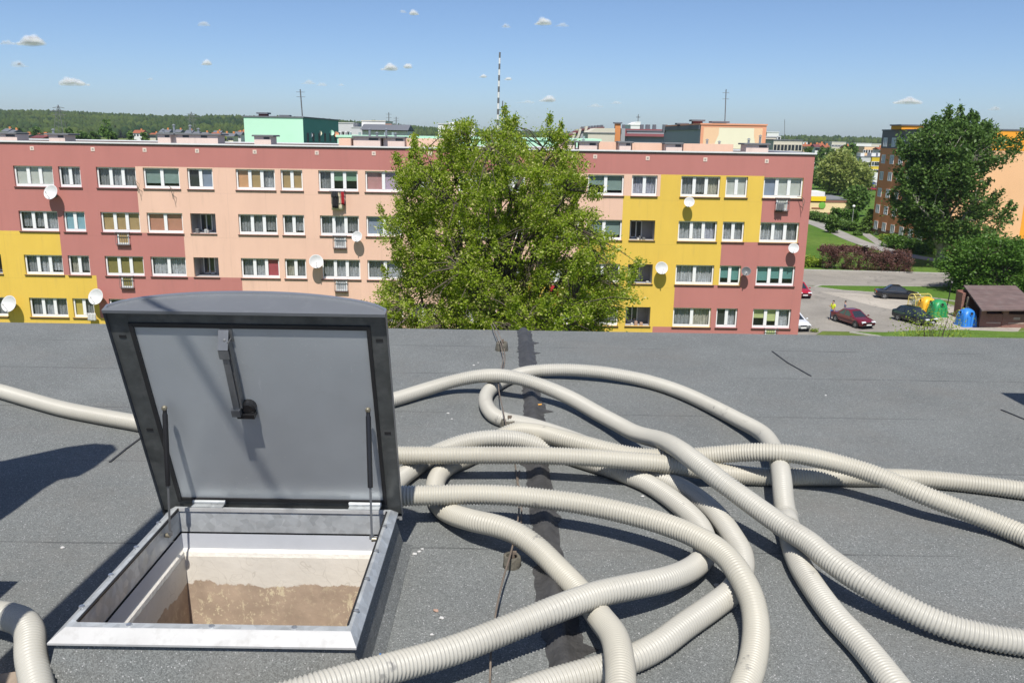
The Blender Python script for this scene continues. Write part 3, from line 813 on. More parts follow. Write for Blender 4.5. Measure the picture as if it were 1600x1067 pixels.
mb.loft([[(p.x - 0.09, p.y - 0.015, 0.002), (p.x - 0.085, p.y + 0.02, 0.002), (p.x - 0.088, p.y + 0.005, 0.012)], [(p.x, p.y - 0.03, 0.002), (p.x + 0.005, p.y + 0.025, 0.002), (p.x, p.y, 0.03)], [(p.x + 0.06, p.y - 0.012, 0.002), (p.x + 0.07, p.y + 0.03, 0.002), (p.x + 0.065, p.y + 0.01, 0.02)]])
tag(mb.build('wood_scrap', M['wood']), 'pointed scrap of weathered wood beside the bent hose at lower left', 'wood scrap')

# ================================================================== ROOF FIXTURES AND ADDED SHADOW CASTERS JUST OUTSIDE THE PICTURE (their shadows fall into it)
t = thing('antenna_mast', 'thin steel antenna mast with a side arm standing left behind the hatch', 'antenna mast', (-1.57, 1.42, 0))
mb = MB(); mb.tube([(-1.57, 1.42, 0), (-1.57, 1.42, 4.4)], 0.052, 12); mb.box(-1.67, -1.47, 1.32, 1.52, 0, 0.03)
mb.build('pole', M['flue'], t, smooth=40)
mb = MB(); mb.tube([(-1.58, 1.44, 3.62), (-0.93, 0.88, 3.60)], 0.011, 8)
mb.build('side_arm', M['flue'], t)
mb = MB(); mb.box(-1.64, -1.50, 1.39, 1.45, 3.9, 4.05)
mb.build('junction_box', M['cap_grey'], t)
t = thing('offframe_stack', 'unseen stand-in stack at the left, its hood shaped to cast a person-like shadow', 'chimney', (-2.6, 2.72, 0))  # stand-in for a person, added out of view only for the shadow
mb = MB(); mb.box(-3.1, -2.17, 2.55, 2.88, 0, 1.35); mb.build('stack', M['peach'], t)
mb = MB(); mb.prism_y([(-3.0, 1.352), (-2.19, 1.352), (-2.17, 1.78), (-2.10, 1.86), (-2.085, 2.04), (-2.14, 2.15), (-2.25, 2.17), (-2.36, 2.08), (-2.56, 1.76), (-2.8, 1.6), (-3.0, 1.5)], 2.60, 2.84)  # outline shaped to throw a head and shoulder shadow
mb.build('hood', M['flue'], t)
mb = MB()
for k in range(3): mb.box(-2.95, -2.3, 2.592, 2.599, 1.39 + 0.05 * k, 1.415 + 0.05 * k)
mb.build('louvre', M['cap_grey'], t)
t = thing('offframe_stack', 'broad rendered chimney stack with flat cap at the right end of the roof', 'chimney', (3.9, 4.1, 0))
mb = MB(); mb.box(3.24, 4.6, 3.9, 4.36, 0, 1.44); mb.build('stack', M['peach'], t)
mb = MB(); mb.box(3.17, 4.67, 3.83, 4.43, 1.442, 1.52); mb.build('cap', M['cap_grey'], t)
t = thing('shadow_box', 'low capped box added off frame for its stepped shadow, left of the mast', 'shadow caster', (-2.1, 2.2, 0))  # made-up unseen box; the overhanging cap gives its shadow two steps
mb = MB(); mb.box(-2.3, -1.84, 1.95, 2.28, 0, 0.62); mb.build('box', M['galv'], t)
mb = MB(); mb.box(-2.34, -1.80, 1.9, 2.33, 0.69, 0.74); mb.box(-2.2, -2.0, 2.05, 2.2, 0.6, 0.7); mb.build('cap', M['cap_grey'], t)
# ================================================================== GROUND
def grass_mat(name, a=(0.085, 0.135, 0.025), b2=(0.16, 0.20, 0.05), c3=(0.06, 0.09, 0.02)):
    m, n, l, b = new_mat(name)
    co = ocoord(n)
    c = nmix(n, l, nmap(n, l, nnoise(n, l, co, 0.06, 6, 0.6), 0.35, 0.65, 0, 1), a, b2)
    c = nmix(n, l, nmap(n, l, nnoise(n, l, co, 0.9, 5, 0.65), 0.45, 0.75, 0, 0.8), c, c3)
    c = nscale(n, l, c, nmap(n, l, nnoise(n, l, co, 9, 3), 0.3, 0.7, 0.8, 1.2))
    l.new(c, b.inputs['Base Color']); b.inputs['Roughness'].default_value = 0.95; b.inputs['Specular IOR Level'].default_value = 0.1
    return m
M['grass'] = grass_mat('meadow_grass')
M['lawn'] = grass_mat('park_lawn', (0.075, 0.15, 0.022), (0.12, 0.19, 0.035), (0.055, 0.10, 0.018))
def asphalt(name, c, crackc=0.5):
    m, n, l, b = new_mat(name)
    co = ocoord(n)
    k = nscale(n, l, c, nmap(n, l, nnoise(n, l, co, 0.25, 6, 0.6), 0.3, 0.7, 0.82, 1.15))
    k = nscale(n, l, k, nmap(n, l, nnoise(n, l, co, 6, 4), 0.3, 0.7, 0.9, 1.1))
    v = n.new('ShaderNodeTexVoronoi'); v.feature = 'DISTANCE_TO_EDGE'; v.inputs['Scale'].default_value = 0.22
    t = n.new('ShaderNodeTexNoise'); t.inputs['Scale'].default_value = 0.5; l.new(co, t.inputs['Vector'])
    w = n.new('ShaderNodeVectorMath'); w.operation = 'MULTIPLY_ADD'; l.new(t.outputs['Color'], w.inputs[0]); w.inputs[1].default_value = (3, 3, 3); l.new(co, w.inputs[2])
    l.new(w.outputs[0], v.inputs['Vector'])
    ck = nmath(n, l, 'MULTIPLY', nmap(n, l, v.outputs['Distance'], 0, 0.03, crackc, 0), nmap(n, l, nnoise(n, l, co, 0.15, 3), 0.4, 0.6, 0, 1))
    k = nmix(n, l, ck, k, (0.05, 0.05, 0.05))
    l.new(k, b.inputs['Base Color']); b.inputs['Roughness'].default_value = 0.9; b.inputs['Specular IOR Level'].default_value = 0.2
    return m
M['asphalt'] = asphalt('worn_asphalt', (0.265, 0.245, 0.215))
M['paving'] = asphalt('pale_concrete_paving', (0.38, 0.345, 0.295), 0.25)
M['pathm'] = asphalt('grey_path_paving', (0.30, 0.285, 0.265), 0.15)
M['kerb'] = mat('kerb_stone', (0.42, 0.40, 0.37), 0.9, var=0.15)

mb = MB()
mb.quad((-9000, -200, GZ), (9000, -200, GZ), (9000, 14000, GZ), (-9000, 14000, GZ))
tag(mb.build('ground', M['grass'], recalc=False), kind='structure')

def sheet(name, poly, z, m, kerb=None):
    P = [(at_z(u, v, GZ).x, at_z(u, v, GZ).y) if len(p) == 2 else p[:2] for p in poly for (u, v) in [p[:2]]]
    mb = MB(); mb.add([(x, y, GZ + z) for x, y in P], [tuple(range(len(P)))])
    if mb.F:
        a = sum(P[i][0] * P[(i + 1) % len(P)][1] - P[(i + 1) % len(P)][0] * P[i][1] for i in range(len(P)))
        if a < 0: mb.F[0] = mb.F[0][::-1]
    return tag(mb.build(name, m, recalc=False), kind='structure')
# w() marks points already in metres
def w(x, y): return (x, y, 1)
sheet('park_lawn', [w(20, 108.6), (1250, 423), (1475, 429), w(75, 107), w(150, 130), w(150, 330), w(15, 330)], 0.01, M['lawn'])
sheet('street', [w(-60, 95.5), w(33, 96.0), w(52, 96.9), w(95, 96), w(95, 105.5), w(54.3, 106.4), w(36.6, 107.7), w(-60, 109)], 0.02, M['asphalt'])
sheet('parking_lot', [w(19.5, 62), w(27, 72.3), w(32, 72.2), w(36, 73.5), w(44, 73.3), w(46, 79), w(44.5, 87.5), w(40, 92.5), w(36, 95.2), w(33, 96.05), w(19.5, 96.05)], 0.024, M['asphalt'])
sheet('concrete_pad', [w(33.6, 92.0), w(37.5, 91.3), w(43.6, 88.7), w(44.5, 84), w(46.5, 79.5), w(46.8, 76.2), w(44.5, 73.2), w(39.2, 73.7), w(38.5, 77.5), w(38.8, 80.5), w(36.2, 84.5)], 0.028, M['paving'])
def grass_island(name, P, h=0.12):
    mb = MB()
    n_ = len(P); cx = sum(p[0] for p in P) / n_; cy = sum(p[1] for p in P) / n_
    I = [(cx + (x - cx) * 0.985, cy + (y - cy) * 0.96) for x, y in P]
    mb.loft([[(x, y, GZ) for x, y in P], [(x, y, GZ + h) for x, y in P], [(x, y, GZ + h) for x, y in I]], mi=1, caps=False)
    mb.add([(x, y, GZ + h - 0.01) for x, y in I], [tuple(range(n_))], 0)
    o = mb.build(name, [M['lawn'], M['kerb']])
    return tag(o, kind='structure')
grass_island('grass_verge', [(33.9, 95.0), (36.2, 93.0), (40, 91.6), (44.0, 89.6), (47, 86.5), (50.5, 82), (70, 82), (70, 96), (52, 96.4), (42, 96.1), (35, 95.9)])
grass_island('lower_verge', [(29.2, 71.9), (31, 70.5), (34, 66), (60, 60), (75, 75), (54, 78.0), (47.6, 76.6), (46.8, 73.4), (43.8, 72.9), (39.5, 73.4), (36, 73.0), (32, 71.9)])
def strip(name, pts, wd, z, m):
    L = spline([at_z(u, v, GZ) for u, v in pts], 2.0)
    mb = MB(); rings = []
    for i in range(len(L)):
        t = Vector(L[min(i + 1, len(L) - 1)] - L[max(i - 1, 0)]); t.z = 0; t.normalize()
        q = Vector((-t.y, t.x, 0)) * wd / 2; p = Vector(L[i])
        rings.append([tuple(p + q + Vector((0, 0, z))), tuple(p - q + Vector((0, 0, z)))])
    mb.loft(rings, closed=False, caps=False)
    o = mb.build(name, m, recalc=True)
    return tag(o, kind='structure')
strip('footpath', [(1225, 337), (1262, 346), (1300, 360), (1345, 379), (1400, 395), (1445, 404), (1490, 410), (1560, 414), (1640, 416)], 3.0, 0.03, M['pathm'])
strip('side_path', [(1390, 392), (1360, 371), (1340, 360), (1300, 352), (1268, 341)], 1.6, 0.034, M['pathm'])
strip('wall_path', [(1500, 406), (1560, 396), (1650, 393)], 4.0, 0.036, M['pathm'])
mb = MB()
for a, b_ in zip([(20, 108.0), (36.6, 107.75), (54.3, 106.45)], [(36.6, 107.75), (54.3, 106.45), (75, 106.0)]):
    d = Vector((b_[0] - a[0], b_[1] - a[1], 0)); q = Vector((-d.y, d.x, 0)).normalized() * 0.18
    mb.obox((a[0], a[1], GZ + 0.001), d, q, (0, 0, 0.13))
tag(mb.build('kerb', M['kerb']), kind='structure')

# ================================================================== THE APARTMENT BLOCK OPPOSITE
FY = 54.0
ROWZ = [(-0.73 - 2.783 * k, -2.0 - 2.783 * k) for k in range(4)]
U0 = [-45.15, -31.26, -17.40, -3.50, 10.40]
CW = {1: (0.0, 2.44), 2: (2.80, 4.16), 3: (5.16, 7.62), 4: (8.08, 10.33), 5: (10.83, 12.42)}
FX0, FX1, RZ = -47.0, 18.58, 0.70
block = thing('apartment_block', 'long five storey apartment block painted maroon, salmon and yellow facing the roof', 'apartment block', (0, FY, GZ))
wins = []
for ui, ux in enumerate(U0):
    cols = (4, 5) if ui == 0 else (1, 2, 3) if ui == 4 else (1, 2, 3, 4, 5)
    for c in cols:
        for r in range(4):
            wins.append((ui, c, r, ux + CW[c][0], ux + CW[c][1], ROWZ[r][1], ROWZ[r][0]))
LOGGIA = {(1, 5, 1), (1, 5, 2), (3, 5, 1), (3, 5, 2), (3, 5, 3), (2, 5, 2), (0, 5, 2), (2, 5, 1)}
xs = sorted({FX0, FX1} | {round(q, 3) for w_ in wins for q in (w_[3], w_[4])} | {-26.75, 9.12})
zs = sorted({GZ, RZ, -0.66} | {round(q, 3) for a, b_ in ROWZ for q in (a, b_)} | {-11.6})
def paint_at(x, z):
    if z > -0.66: return 0
    band = 0
    for k in range(4):
        if z < ROWZ[k][1]: band = k + 1
    ms = [-31.26 + 7.62, -31.26 + 7.62, -31.26 + 10.33, -17.40, -17.4 + 2.44][band]      # maroon | salmon
    ym = [-99, -99, -31.26 + 2.44, -26.75, -31.26 + 7.62][band]                              # yellow | maroon on the left
    sy = [9.12, -3.5 + 10.33, -3.5 + 7.62, -3.5 + 4.16, -3.5 + 2.44][band]                   # salmon | yellow
    yr = [10.4 + 5.16, 10.4 + 5.16, 10.4 + 2.8, 10.4, 9.12][band]                            # yellow | maroon on the right
    if x < ym: return 2
    if x < ms: return 0
    if x < sy: return 1
    if x < yr: return 2
    return 0
mb = MB()
def in_win(x, z):
    for w_ in wins:
        if w_[3] < x < w_[4] and w_[5] < z < w_[6]: return w_
    return None
for i in range(len(xs) - 1):
    for j in range(len(zs) - 1):
        x, z = (xs[i] + xs[i + 1]) / 2, (zs[j] + zs[j + 1]) / 2
        if in_win(x, z): continue
        mb.quad((xs[i], FY, zs[j]), (xs[i + 1], FY, zs[j]), (xs[i + 1], FY, zs[j + 1]), (xs[i], FY, zs[j + 1]), paint_at(x, z))
for (ui, c, r, x0, x1, z0, z1) in wins:
    lg = (ui, c, r) in LOGGIA
    d = 1.25 if lg else 0.75
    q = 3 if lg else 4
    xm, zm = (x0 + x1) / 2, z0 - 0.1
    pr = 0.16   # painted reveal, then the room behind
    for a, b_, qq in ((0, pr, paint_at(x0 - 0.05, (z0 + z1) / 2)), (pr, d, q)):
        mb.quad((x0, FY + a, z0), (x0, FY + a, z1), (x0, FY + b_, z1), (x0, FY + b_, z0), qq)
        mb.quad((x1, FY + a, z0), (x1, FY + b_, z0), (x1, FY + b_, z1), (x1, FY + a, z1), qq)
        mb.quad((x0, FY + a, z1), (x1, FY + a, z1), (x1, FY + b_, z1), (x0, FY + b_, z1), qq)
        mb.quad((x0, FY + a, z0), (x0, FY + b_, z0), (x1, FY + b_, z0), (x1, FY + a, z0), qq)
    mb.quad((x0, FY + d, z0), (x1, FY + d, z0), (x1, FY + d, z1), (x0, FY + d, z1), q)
BY1 = FY + 11.0
mb.quad((FX1, FY, GZ), (FX1, BY1, GZ), (FX1, BY1, RZ), (FX1, FY, RZ), 0)
mb.quad((FX0, BY1, GZ), (FX0, FY, GZ), (FX0, FY, RZ), (FX0, BY1, RZ), 0)
mb.quad((FX1, BY1, GZ), (FX0, BY1, GZ), (FX0, BY1, RZ), (FX1, BY1, RZ), 1)
mb.build('wall', [M['maroon'], M['salmon'], M['yellow'], M['loggia'], M['room']], block, recalc=False)
mb = MB()
mb.quad((FX0, FY + 0.3, RZ - 0.25), (FX1, FY + 0.3, RZ - 0.25), (FX1, BY1, RZ - 0.25), (FX0, BY1, RZ - 0.25))
roof = mb.build('roof', M['roof_grey'], block, recalc=False)
mb = MB()
mb.box(FX0 - 0.09, FX1 + 0.09, FY - 0.10, FY + 0.36, RZ + 0.002, RZ + 0.085); mb.box(FX0 - 0.09, FX1 + 0.09, BY1 - 0.3, BY1 + 0.1, RZ + 0.002, RZ + 0.085)
mb.box(FX0 - 0.09, FX0 + 0.3, FY + 0.36, BY1 - 0.3, RZ + 0.002, RZ + 0.085); mb.box(FX1 - 0.3, FX1 + 0.09, FY + 0.36, BY1 - 0.3, RZ + 0.002, RZ + 0.085)
mb.build('coping', M['coping'], roof)
mb = MB()
mb.box(FX0 - 0.06, FX1 + 0.06, FY - 0.055, FY - 0.002, RZ - 0.06, RZ)
mb.build('drip_edge', M['cap_grey'], roof)
# vent grilles
for px, py in ((50, 232), (145, 233.5), (226, 234.5), (308, 236), (398, 237.5), (495, 239), (584, 240), (672, 240), (752, 242), (838, 244), (930, 245), (1012, 247.5), (1102, 249.5), (1198, 252)):
    p = at_y(px, py, FY)
    mb = MB(); mb.box(p.x - 0.12, p.x + 0.12, FY - 0.02, FY - 0.001, p.z - 0.12, p.z + 0.12, 0)
    g = mb.build('vent_grille', M['pinkcream'], block)
    mb = MB()
    for k in range(3): mb.box(p.x - 0.06, p.x + 0.06, FY - 0.023, FY - 0.0202, p.z - 0.055 + 0.04 * k, p.z - 0.035 + 0.04 * k)
    mb.build('slats', M['cap_grey'], g)
# windows
STY = {  # (unit, column, row): curtain of each pane, left to right
 (1, 1, 0): 'beige beige beige', (1, 2, 0): 'lace lace', (1, 3, 0): 'lace_dim lace lace_dim', (1, 4, 0): 'greengrey greengrey', (1, 5, 0): 'olive_dark blue',
 (1, 1, 1): 'lace_dim lace_dim lace', (1, 2, 1): 'cyan cyan', (1, 3, 1): 'tan tan tan', (1, 4, 1): 'brick brick',
 (1, 1, 2): 'lace_dim lace lace', (1, 2, 2): 'lace_warm lace_dim', (1, 3, 2): 'olive olive olive', (1, 4, 2): 'lace lace',
 (1, 1, 3): 'lace_dim lace lace_dim', (1, 2, 3): 'yellow lace_dim', (1, 3, 3): 'dark lace_dim dark',
 (2, 1, 0): 'orange tan lace', (2, 2, 0): 'tan tan', (2, 3, 0): 'lace_dim green green', (2, 4, 0): 'pink lilac', (2, 5, 0): 'lace lace',
 (2, 1, 1): 'lace_dim lace_dim lace_dim', (2, 2, 1): 'lace_dim lace', (2, 3, 1): 'lace_dim lace lace_dim', (2, 4, 1): 'blue lace_bright',
 (2, 1, 2): 'lace_dim lace red', (2, 2, 2): 'lace_warm lace_dim', (2, 3, 2): 'lace_dim lace lace', (2, 4, 2): 'lace_dim lace',
 (3, 4, 0): 'greengrey greengrey', (3, 4, 1): 'greengrey greengrey', (3, 5, 0): 'lace_bright lace_bright', (3, 1, 0): 'teal lace lace_dim',
 (4, 1, 0): 'lace_dim lace_dim lace_warm', (4, 2, 0): 'beige beige', (4, 3, 0): 'blue beige beige',
 (4, 1, 1): 'lace lace lace_bright', (4, 2, 1): 'lace lace', (4, 3, 1): 'lace lace lace_dim',
 (4, 1, 2): 'lace lace', (4, 2, 2): 'teal teal', (4, 3, 2): 'teal teal teal',
 (4, 1, 3): 'lace_dim lace_warm', (4, 2, 3): 'dark lace', (4, 3, 3): 'lime lime lace'}
HALF = {'greengrey', 'teal', 'green', 'lime'}      # roller blinds let down part of the way
DOORS = {(1, 3, 1), (1, 3, 2), (2, 3, 1), (2, 3, 2), (4, 3, 0), (4, 3, 3), (3, 3, 2), (2, 3, 0)}
CURT['olive_dark'] = CURT['dark']
rw = random.Random(11)
for (ui, c, r, x0, x1, z0, z1) in wins:
    if (ui, c, r) in LOGGIA:
        # open loggia with the flat's own inner window
        mb = MB()
        xa, xb, za, zb, yy = x0 + 0.18, x0 + 0.95, z0 + 0.02, z1 - 0.12, FY + 1.2
        for a in ((xa, xa + 0.06, za, zb), (xb - 0.06, xb, za, zb), (xa + 0.36, xa + 0.42, za, zb), (xa, xb, za, za + 0.07), (xa, xb, zb - 0.06, zb)):
            mb.box(a[0], a[1], yy, yy + 0.04, a[2], a[3])
        f = mb.build('loggia_window', M['pvc'], block)
        mb = MB(); mb.quad((xa, yy + 0.045, za), (xb, yy + 0.045, za), (xb, yy + 0.045, zb), (xa, yy + 0.045, zb)); mb.build('pane', M['dark_glass'], f)
        mb = MB(); mb.box(x0 - 0.05, x1 + 0.05, FY - 0.06, FY + 0.02, z0 - 0.06, z0 - 0.003); mb.build('sill', M['sill'], f)
        if rw.random() < 0.8:
            for k in range(3):
                mb = MB(); a = x0 + 0.2 + rw.random() * (x1 - x0 - 0.5); s_ = rw.uniform(0.1, 0.22)
                mb.cbox(a, a + s_, FY + 0.15, FY + 0.35, z0 + 0.002, z0 + rw.uniform(0.12, 0.3), 0.02)
                mb.build('stored_box', M[rw.choice(['pinkstone', 'whitechip', 'cap_grey', 'galv'])], f)
        continue
    sty = STY.get((ui, c, r))
    npn = {1: 3, 2: 2, 3: 3, 4: 2, 5: 2}[c]
    if sty: sty = sty.split()
    if sty and len(sty) != npn: npn = len(sty)
    if not sty: sty = [rw.choice(['lace', 'lace_dim', 'lace', 'lace_warm', 'greengrey', 'lace_dim', 'beige']) for _ in range(npn)]
    y0 = FY + 0.13
    mb = MB()
    ft, jt = 0.09, 0.10
    mb.box(x0 + 0.004, x0 + ft, y0, y0 + 0.07, z0 + 0.004, z1 - 0.004); mb.box(x1 - ft, x1 - 0.004, y0, y0 + 0.07, z0 + 0.004, z1 - 0.004)
    mb.box(x0 + ft, x1 - ft, y0, y0 + 0.07, z0 + 0.004, z0 + 0.15); mb.box(x0 + ft, x1 - ft, y0, y0 + 0.07, z1 - 0.085, z1 - 0.004)
    pw = (x1 - x0 - 2 * ft) / npn
    for k in range(1, npn):
        xm = x0 + ft + pw * k
        mb.box(xm - jt, xm + jt, y0 - 0.012, y0 + 0.06, z0 + 0.152, z1 - 0.087)
    fr = mb.build('window', M['pvc'], block)
    mb = MB(); mb.quad((x0 + ft, y0 + 0.035, z0 + 0.15), (x1 - ft, y0 + 0.035, z0 + 0.15), (x1 - ft, y0 + 0.035, z1 - 0.085), (x0 + ft, y0 + 0.035, z1 - 0.085))
    mb.build('pane', M['glass'], fr, recalc=False)
    mb = MB(); mb.add([(x0 - 0.06, FY + 0.12, z0 + 0.002), (x1 + 0.06, FY + 0.12, z0 + 0.002), (x1 + 0.06, FY - 0.07, z0 - 0.02), (x0 - 0.06, FY - 0.07, z0 - 0.02), (x1 + 0.06, FY - 0.07, z0 - 0.075), (x0 - 0.06, FY - 0.07, z0 - 0.075), (x0 - 0.06, FY - 0.002, z0 - 0.075), (x1 + 0.06, FY - 0.002, z0 - 0.075)],
                      [(0, 1, 2, 3), (3, 2, 4, 5), (5, 4, 7, 6)])
    mb.build('sill', M['sill'], fr)
    mb = MB(); mk = []
    for k, s_ in enumerate(sty):
        if s_ not in [q for q in mk]: mk.append(s_)
        mi = mk.index(s_)
        xa, xb = x0 + ft + pw * k + 0.02, x0 + ft + pw * (k + 1) - 0.02
        zt, zb = z1 - 0.06, z0 + 0.03
        if s_.startswith('lace'):
            nn = 22
            top = [(xa + (xb - xa) * i / nn, y0 + 0.20 + 0.035 * math.sin(i * 1.9 + k) + 0.02 * math.sin(i * 0.7), zt) for i in range(nn + 1)]
            gap = rw.choice([0, 0, 0.18])
            zz = zb + (gap * 1.2 if rw.random() < 0.4 else 0)
            bot = [(x + 0.0, y, zz + 0.03 * math.sin(i)) for i, (x, y, z) in enumerate(top)]
            mb.loft([bot, top], closed=False, caps=False, mi=mi)
        else:
            if s_ in HALF: zb = z0 + (z1 - z0) * rw.choice([0.25, 0.35, 0.5])
            mb.box(xa, xb, y0 + 0.10, y0 + 0.106, zb, zt, mi)
    mb.build('curtain', [CURT[q] for q in mk], fr, recalc=False, smooth=False)
    if (ui, c, r) in DOORS:      # little railed balcony door under the middle pane
        xm = (x0 + x1) / 2 + (0.1 if ui == 1 else 0)
        zb, zt = z0 - 0.78, z0 + 0.0
        mb = MB()
        mb.box(xm - 0.36, xm + 0.36, FY - 0.03, FY - 0.004, zb, zb + 0.13); mb.box(xm - 0.36, xm - 0.28, FY - 0.03, FY - 0.004, zb + 0.13, zt); mb.box(xm + 0.28, xm + 0.36, FY - 0.03, FY - 0.004, zb + 0.13, zt)
        dp = mb.build('door_panel', M['pvc'], fr)
        mb = MB(); mb.quad((xm - 0.28, FY - 0.008, zb + 0.13), (xm + 0.28, FY - 0.008, zb + 0.13), (xm + 0.28, FY - 0.008, zt - 0.08), (xm - 0.28, FY - 0.008, zt - 0.08))
        mb.build('door_glass', CURT[sty[len(sty) // 2]], fr)
        mb = MB()
        mb.tube([(xm - 0.42, FY - 0.22, zt + 0.02), (xm + 0.42, FY - 0.22, zt + 0.02)], 0.025, 6); mb.tube([(xm - 0.42, FY - 0.22, zb + 0.05), (xm + 0.42, FY - 0.22, zb + 0.05)], 0.02, 6)
        for k in range(7): mb.tube([(xm - 0.42 + 0.14 * k, FY - 0.22, zb + 0.05), (xm - 0.42 + 0.14 * k, FY - 0.22, zt + 0.02)], 0.012, 5)
        for sx in (-0.42, 0.42):
            for z in (zt + 0.02, zb + 0.05): mb.tube([(xm + sx, FY - 0.22, z), (xm + sx, FY, z)], 0.018, 5)
        mb.build('railing', M['cap_grey'], fr)
        mb = MB(); mb.box(xm - 0.42, xm + 0.42, FY - 0.12, FY - 0.002, zb - 0.07, zb - 0.01); mb.build('door_sill', M['sill'], fr)
# roof stacks with cap slabs and flues (u0, u1, v_top, y, cap, flues)
def roof_stack(u0, u1, vt, y=57.5, cap=None, flues=(), m='pinkcream', dep=1.4, band=None):
    a, b_ = at_y(u0, vt, y), at_y(u1, vt, y)
    zt = (a.z + b_.z) / 2 + 0.09
    if zt < RZ + 0.15: zt = RZ + 0.15
    mb = MB(); mb.box(a.x, b_.x, y, y + dep, RZ - 0.249, zt)
    ch = mb.build('chimney', M[m], block)
    if cap:
        c0, c1 = at_y(cap[0], vt, y), at_y(cap[1], vt, y)
        mb = MB(); mb.cbox(c0.x, c1.x, y - 0.12, y + dep + 0.12, zt + 0.002, zt + 0.11, 0.03)
        mb.build('cap', M['cap_grey'], ch)
        n_ = max(2, int((b_.x - a.x) / 0.6))
        for k in range(n_):
            if k % 2: mb = MB(); mb.box(a.x + (b_.x - a.x) * (k + 0.15) / n_, a.x + (b_.x - a.x) * (k + 0.85) / n_, y - 0.012, y - 0.002, zt - 0.17, zt - 0.02); mb.build('vent_opening', M['room'], ch)
    for (u, v) in flues:
        p = at_y(u, v, y + 0.5)
        mb = MB(); mb.tube([(p.x, y + 0.5, RZ - 0.2), (p.x, y + 0.5, p.z)], 0.075, 8); mb.lathe([(0.12, 0), (0.12, 0.03), (0.02, 0.1)], 8, 0, (p.x, y + 0.5, p.z + 0.02))
        mb.build('flue', M['flue'], ch, smooth=40)
roof_stack(-14, 26, 212, cap=(-20, 27))
roof_stack(76, 101, 213.5, cap=(70, 108), flues=((83, 204),))
roof_stack(246, 266, 213, cap=(245, 272), flues=((255, 204),))
roof_stack(269, 340, 213.5, y=57.8, cap=(268, 346), flues=((271.5, 197), (297, 198), (310, 203)))
roof_stack(397, 423, 216, cap=(394, 428))
roof_stack(529, 548, 218.5, m='peach')
roof_stack(552, 594, 217.5, y=58, cap=(550, 604), flues=((577.5, 203), (589, 209)))
roof_stack(599, 632, 218.5, y=58.4, cap=(597, 633), flues=((603.5, 203), (618, 210)))
roof_stack(634, 700, 219, y=59, m='peach')
roof_stack(873, 884, 224, m='peach'); roof_stack(886, 898, 225, y=58, cap=(884, 900), flues=((884.5, 209),)); roof_stack(905, 933, 225.5, y=58, cap=(900, 937), flues=((898.5, 220), (911.5, 220)))
roof_stack(936, 966, 224.2, y=59, m='peach'); roof_stack(968, 986, 226, y=58, cap=(965, 990)); roof_stack(988, 1039, 226, y=59, m='peach')
roof_stack(1041, 1066, 228, y=58, cap=(1038, 1068)); roof_stack(1068, 1146, 227.5, y=59, m='peach', flues=((1105, 220), (1124, 223)))
roof_stack(1166, 1201, 229, y=57.5, cap=(1162, 1204), flues=((1170, 219), (1188, 214)))

# ---- things fixed to the facade
M['dish'] = mat('dish_white', (0.60, 0.60, 0.595), 0.45, var=0.04)
M['dish_grey'] = mat('dish_dark_grey', (0.12, 0.125, 0.13), 0.45, var=0.05)
def sat_dish(px, py, dia, label, y=None, m='dish', face=(-0.20, -1.0, 0.42), off=0.46, group='satellite dishes on the facade'):
    y = FY if y is None else y
    p = at_y(px, py, y - off)
    t = thing('satellite_dish', label, 'satellite dish', p, 0, group)
    A = Vector(face).normalized()
    R = dia / 2
    mb = MB()
    prof = [(R * k / 8, 0.16 * dia * (k / 8) ** 2) for k in range(9)]
    prof2 = [(r, h - 0.012) for r, h in reversed(prof)]
    mb.lathe(prof + [(R + 0.012, prof[-1][1] - 0.004)] + prof2, 26, 0, p - A * 0.05, A)
    mb.build('reflector', M[m], t, smooth=50)
    lnb = p + A * (dia * 0.62) + Vector((0.0, 0, -0.16))
    mb = MB(); mb.tube([p + Vector((0, 0, -R * 0.95)) + A * 0.03, p + A * 0.3 + Vector((0, 0, -R * 0.9)), lnb], 0.014, 6)
    arm = mb.build('feed_arm', M['cap_grey'], t)
    mb = MB(); mb.lathe([(0.03, -0.05), (0.035, 0.05), (0.02, 0.07)], 8, 0, lnb, -A); mb.build('receiver', M['dish'], arm, smooth=40)
    mb = MB(); b0 = p - A * 0.07
    mb.tube([b0, b0 + Vector((0, 0.05, -0.05)), (b0.x, y - 0.1, b0.z - 0.18), (b0.x, y + 0.0, b0.z - 0.18)], 0.028, 6)
    mb.box(b0.x - 0.08, b0.x + 0.08, y - 0.02, y - 0.002, b0.z - 0.3, b0.z - 0.06)
    mb.build('bracket', M['cap_grey'], t)
    return t
sat_dish(80.5, 301, 0.92, 'white satellite dish on the maroon wall below the top left window')
sat_dish(151, 464, 1.02, 'white satellite dish on yellow wall just left of the hatch lid')
sat_dish(15.5, 475, 1.05, 'white satellite dish at the far left, in front of a lowest row window')
sat_dish(494, 409, 0.86, 'white satellite dish on salmon wall left of a railed balcony door', face=(0.25, -1, 0.42))
sat_dish(558, 370, 0.66, 'small white satellite dish on salmon wall right under a window corner')
sat_dish(1077, 316, 0.62, 'small white satellite dish on yellow wall just under the top row')
sat_dish(1033.5, 419, 0.78, 'white satellite dish on yellow wall right of the open loggias', face=(0.1, -1, 0.35))
sat_dish(1240, 388, 0.62, 'small white satellite dish near the right corner of the maroon wall')
sat_dish(1166, 424, 0.56, 'dark grey satellite dish on the maroon wall between two teal windows', m='dish_grey')
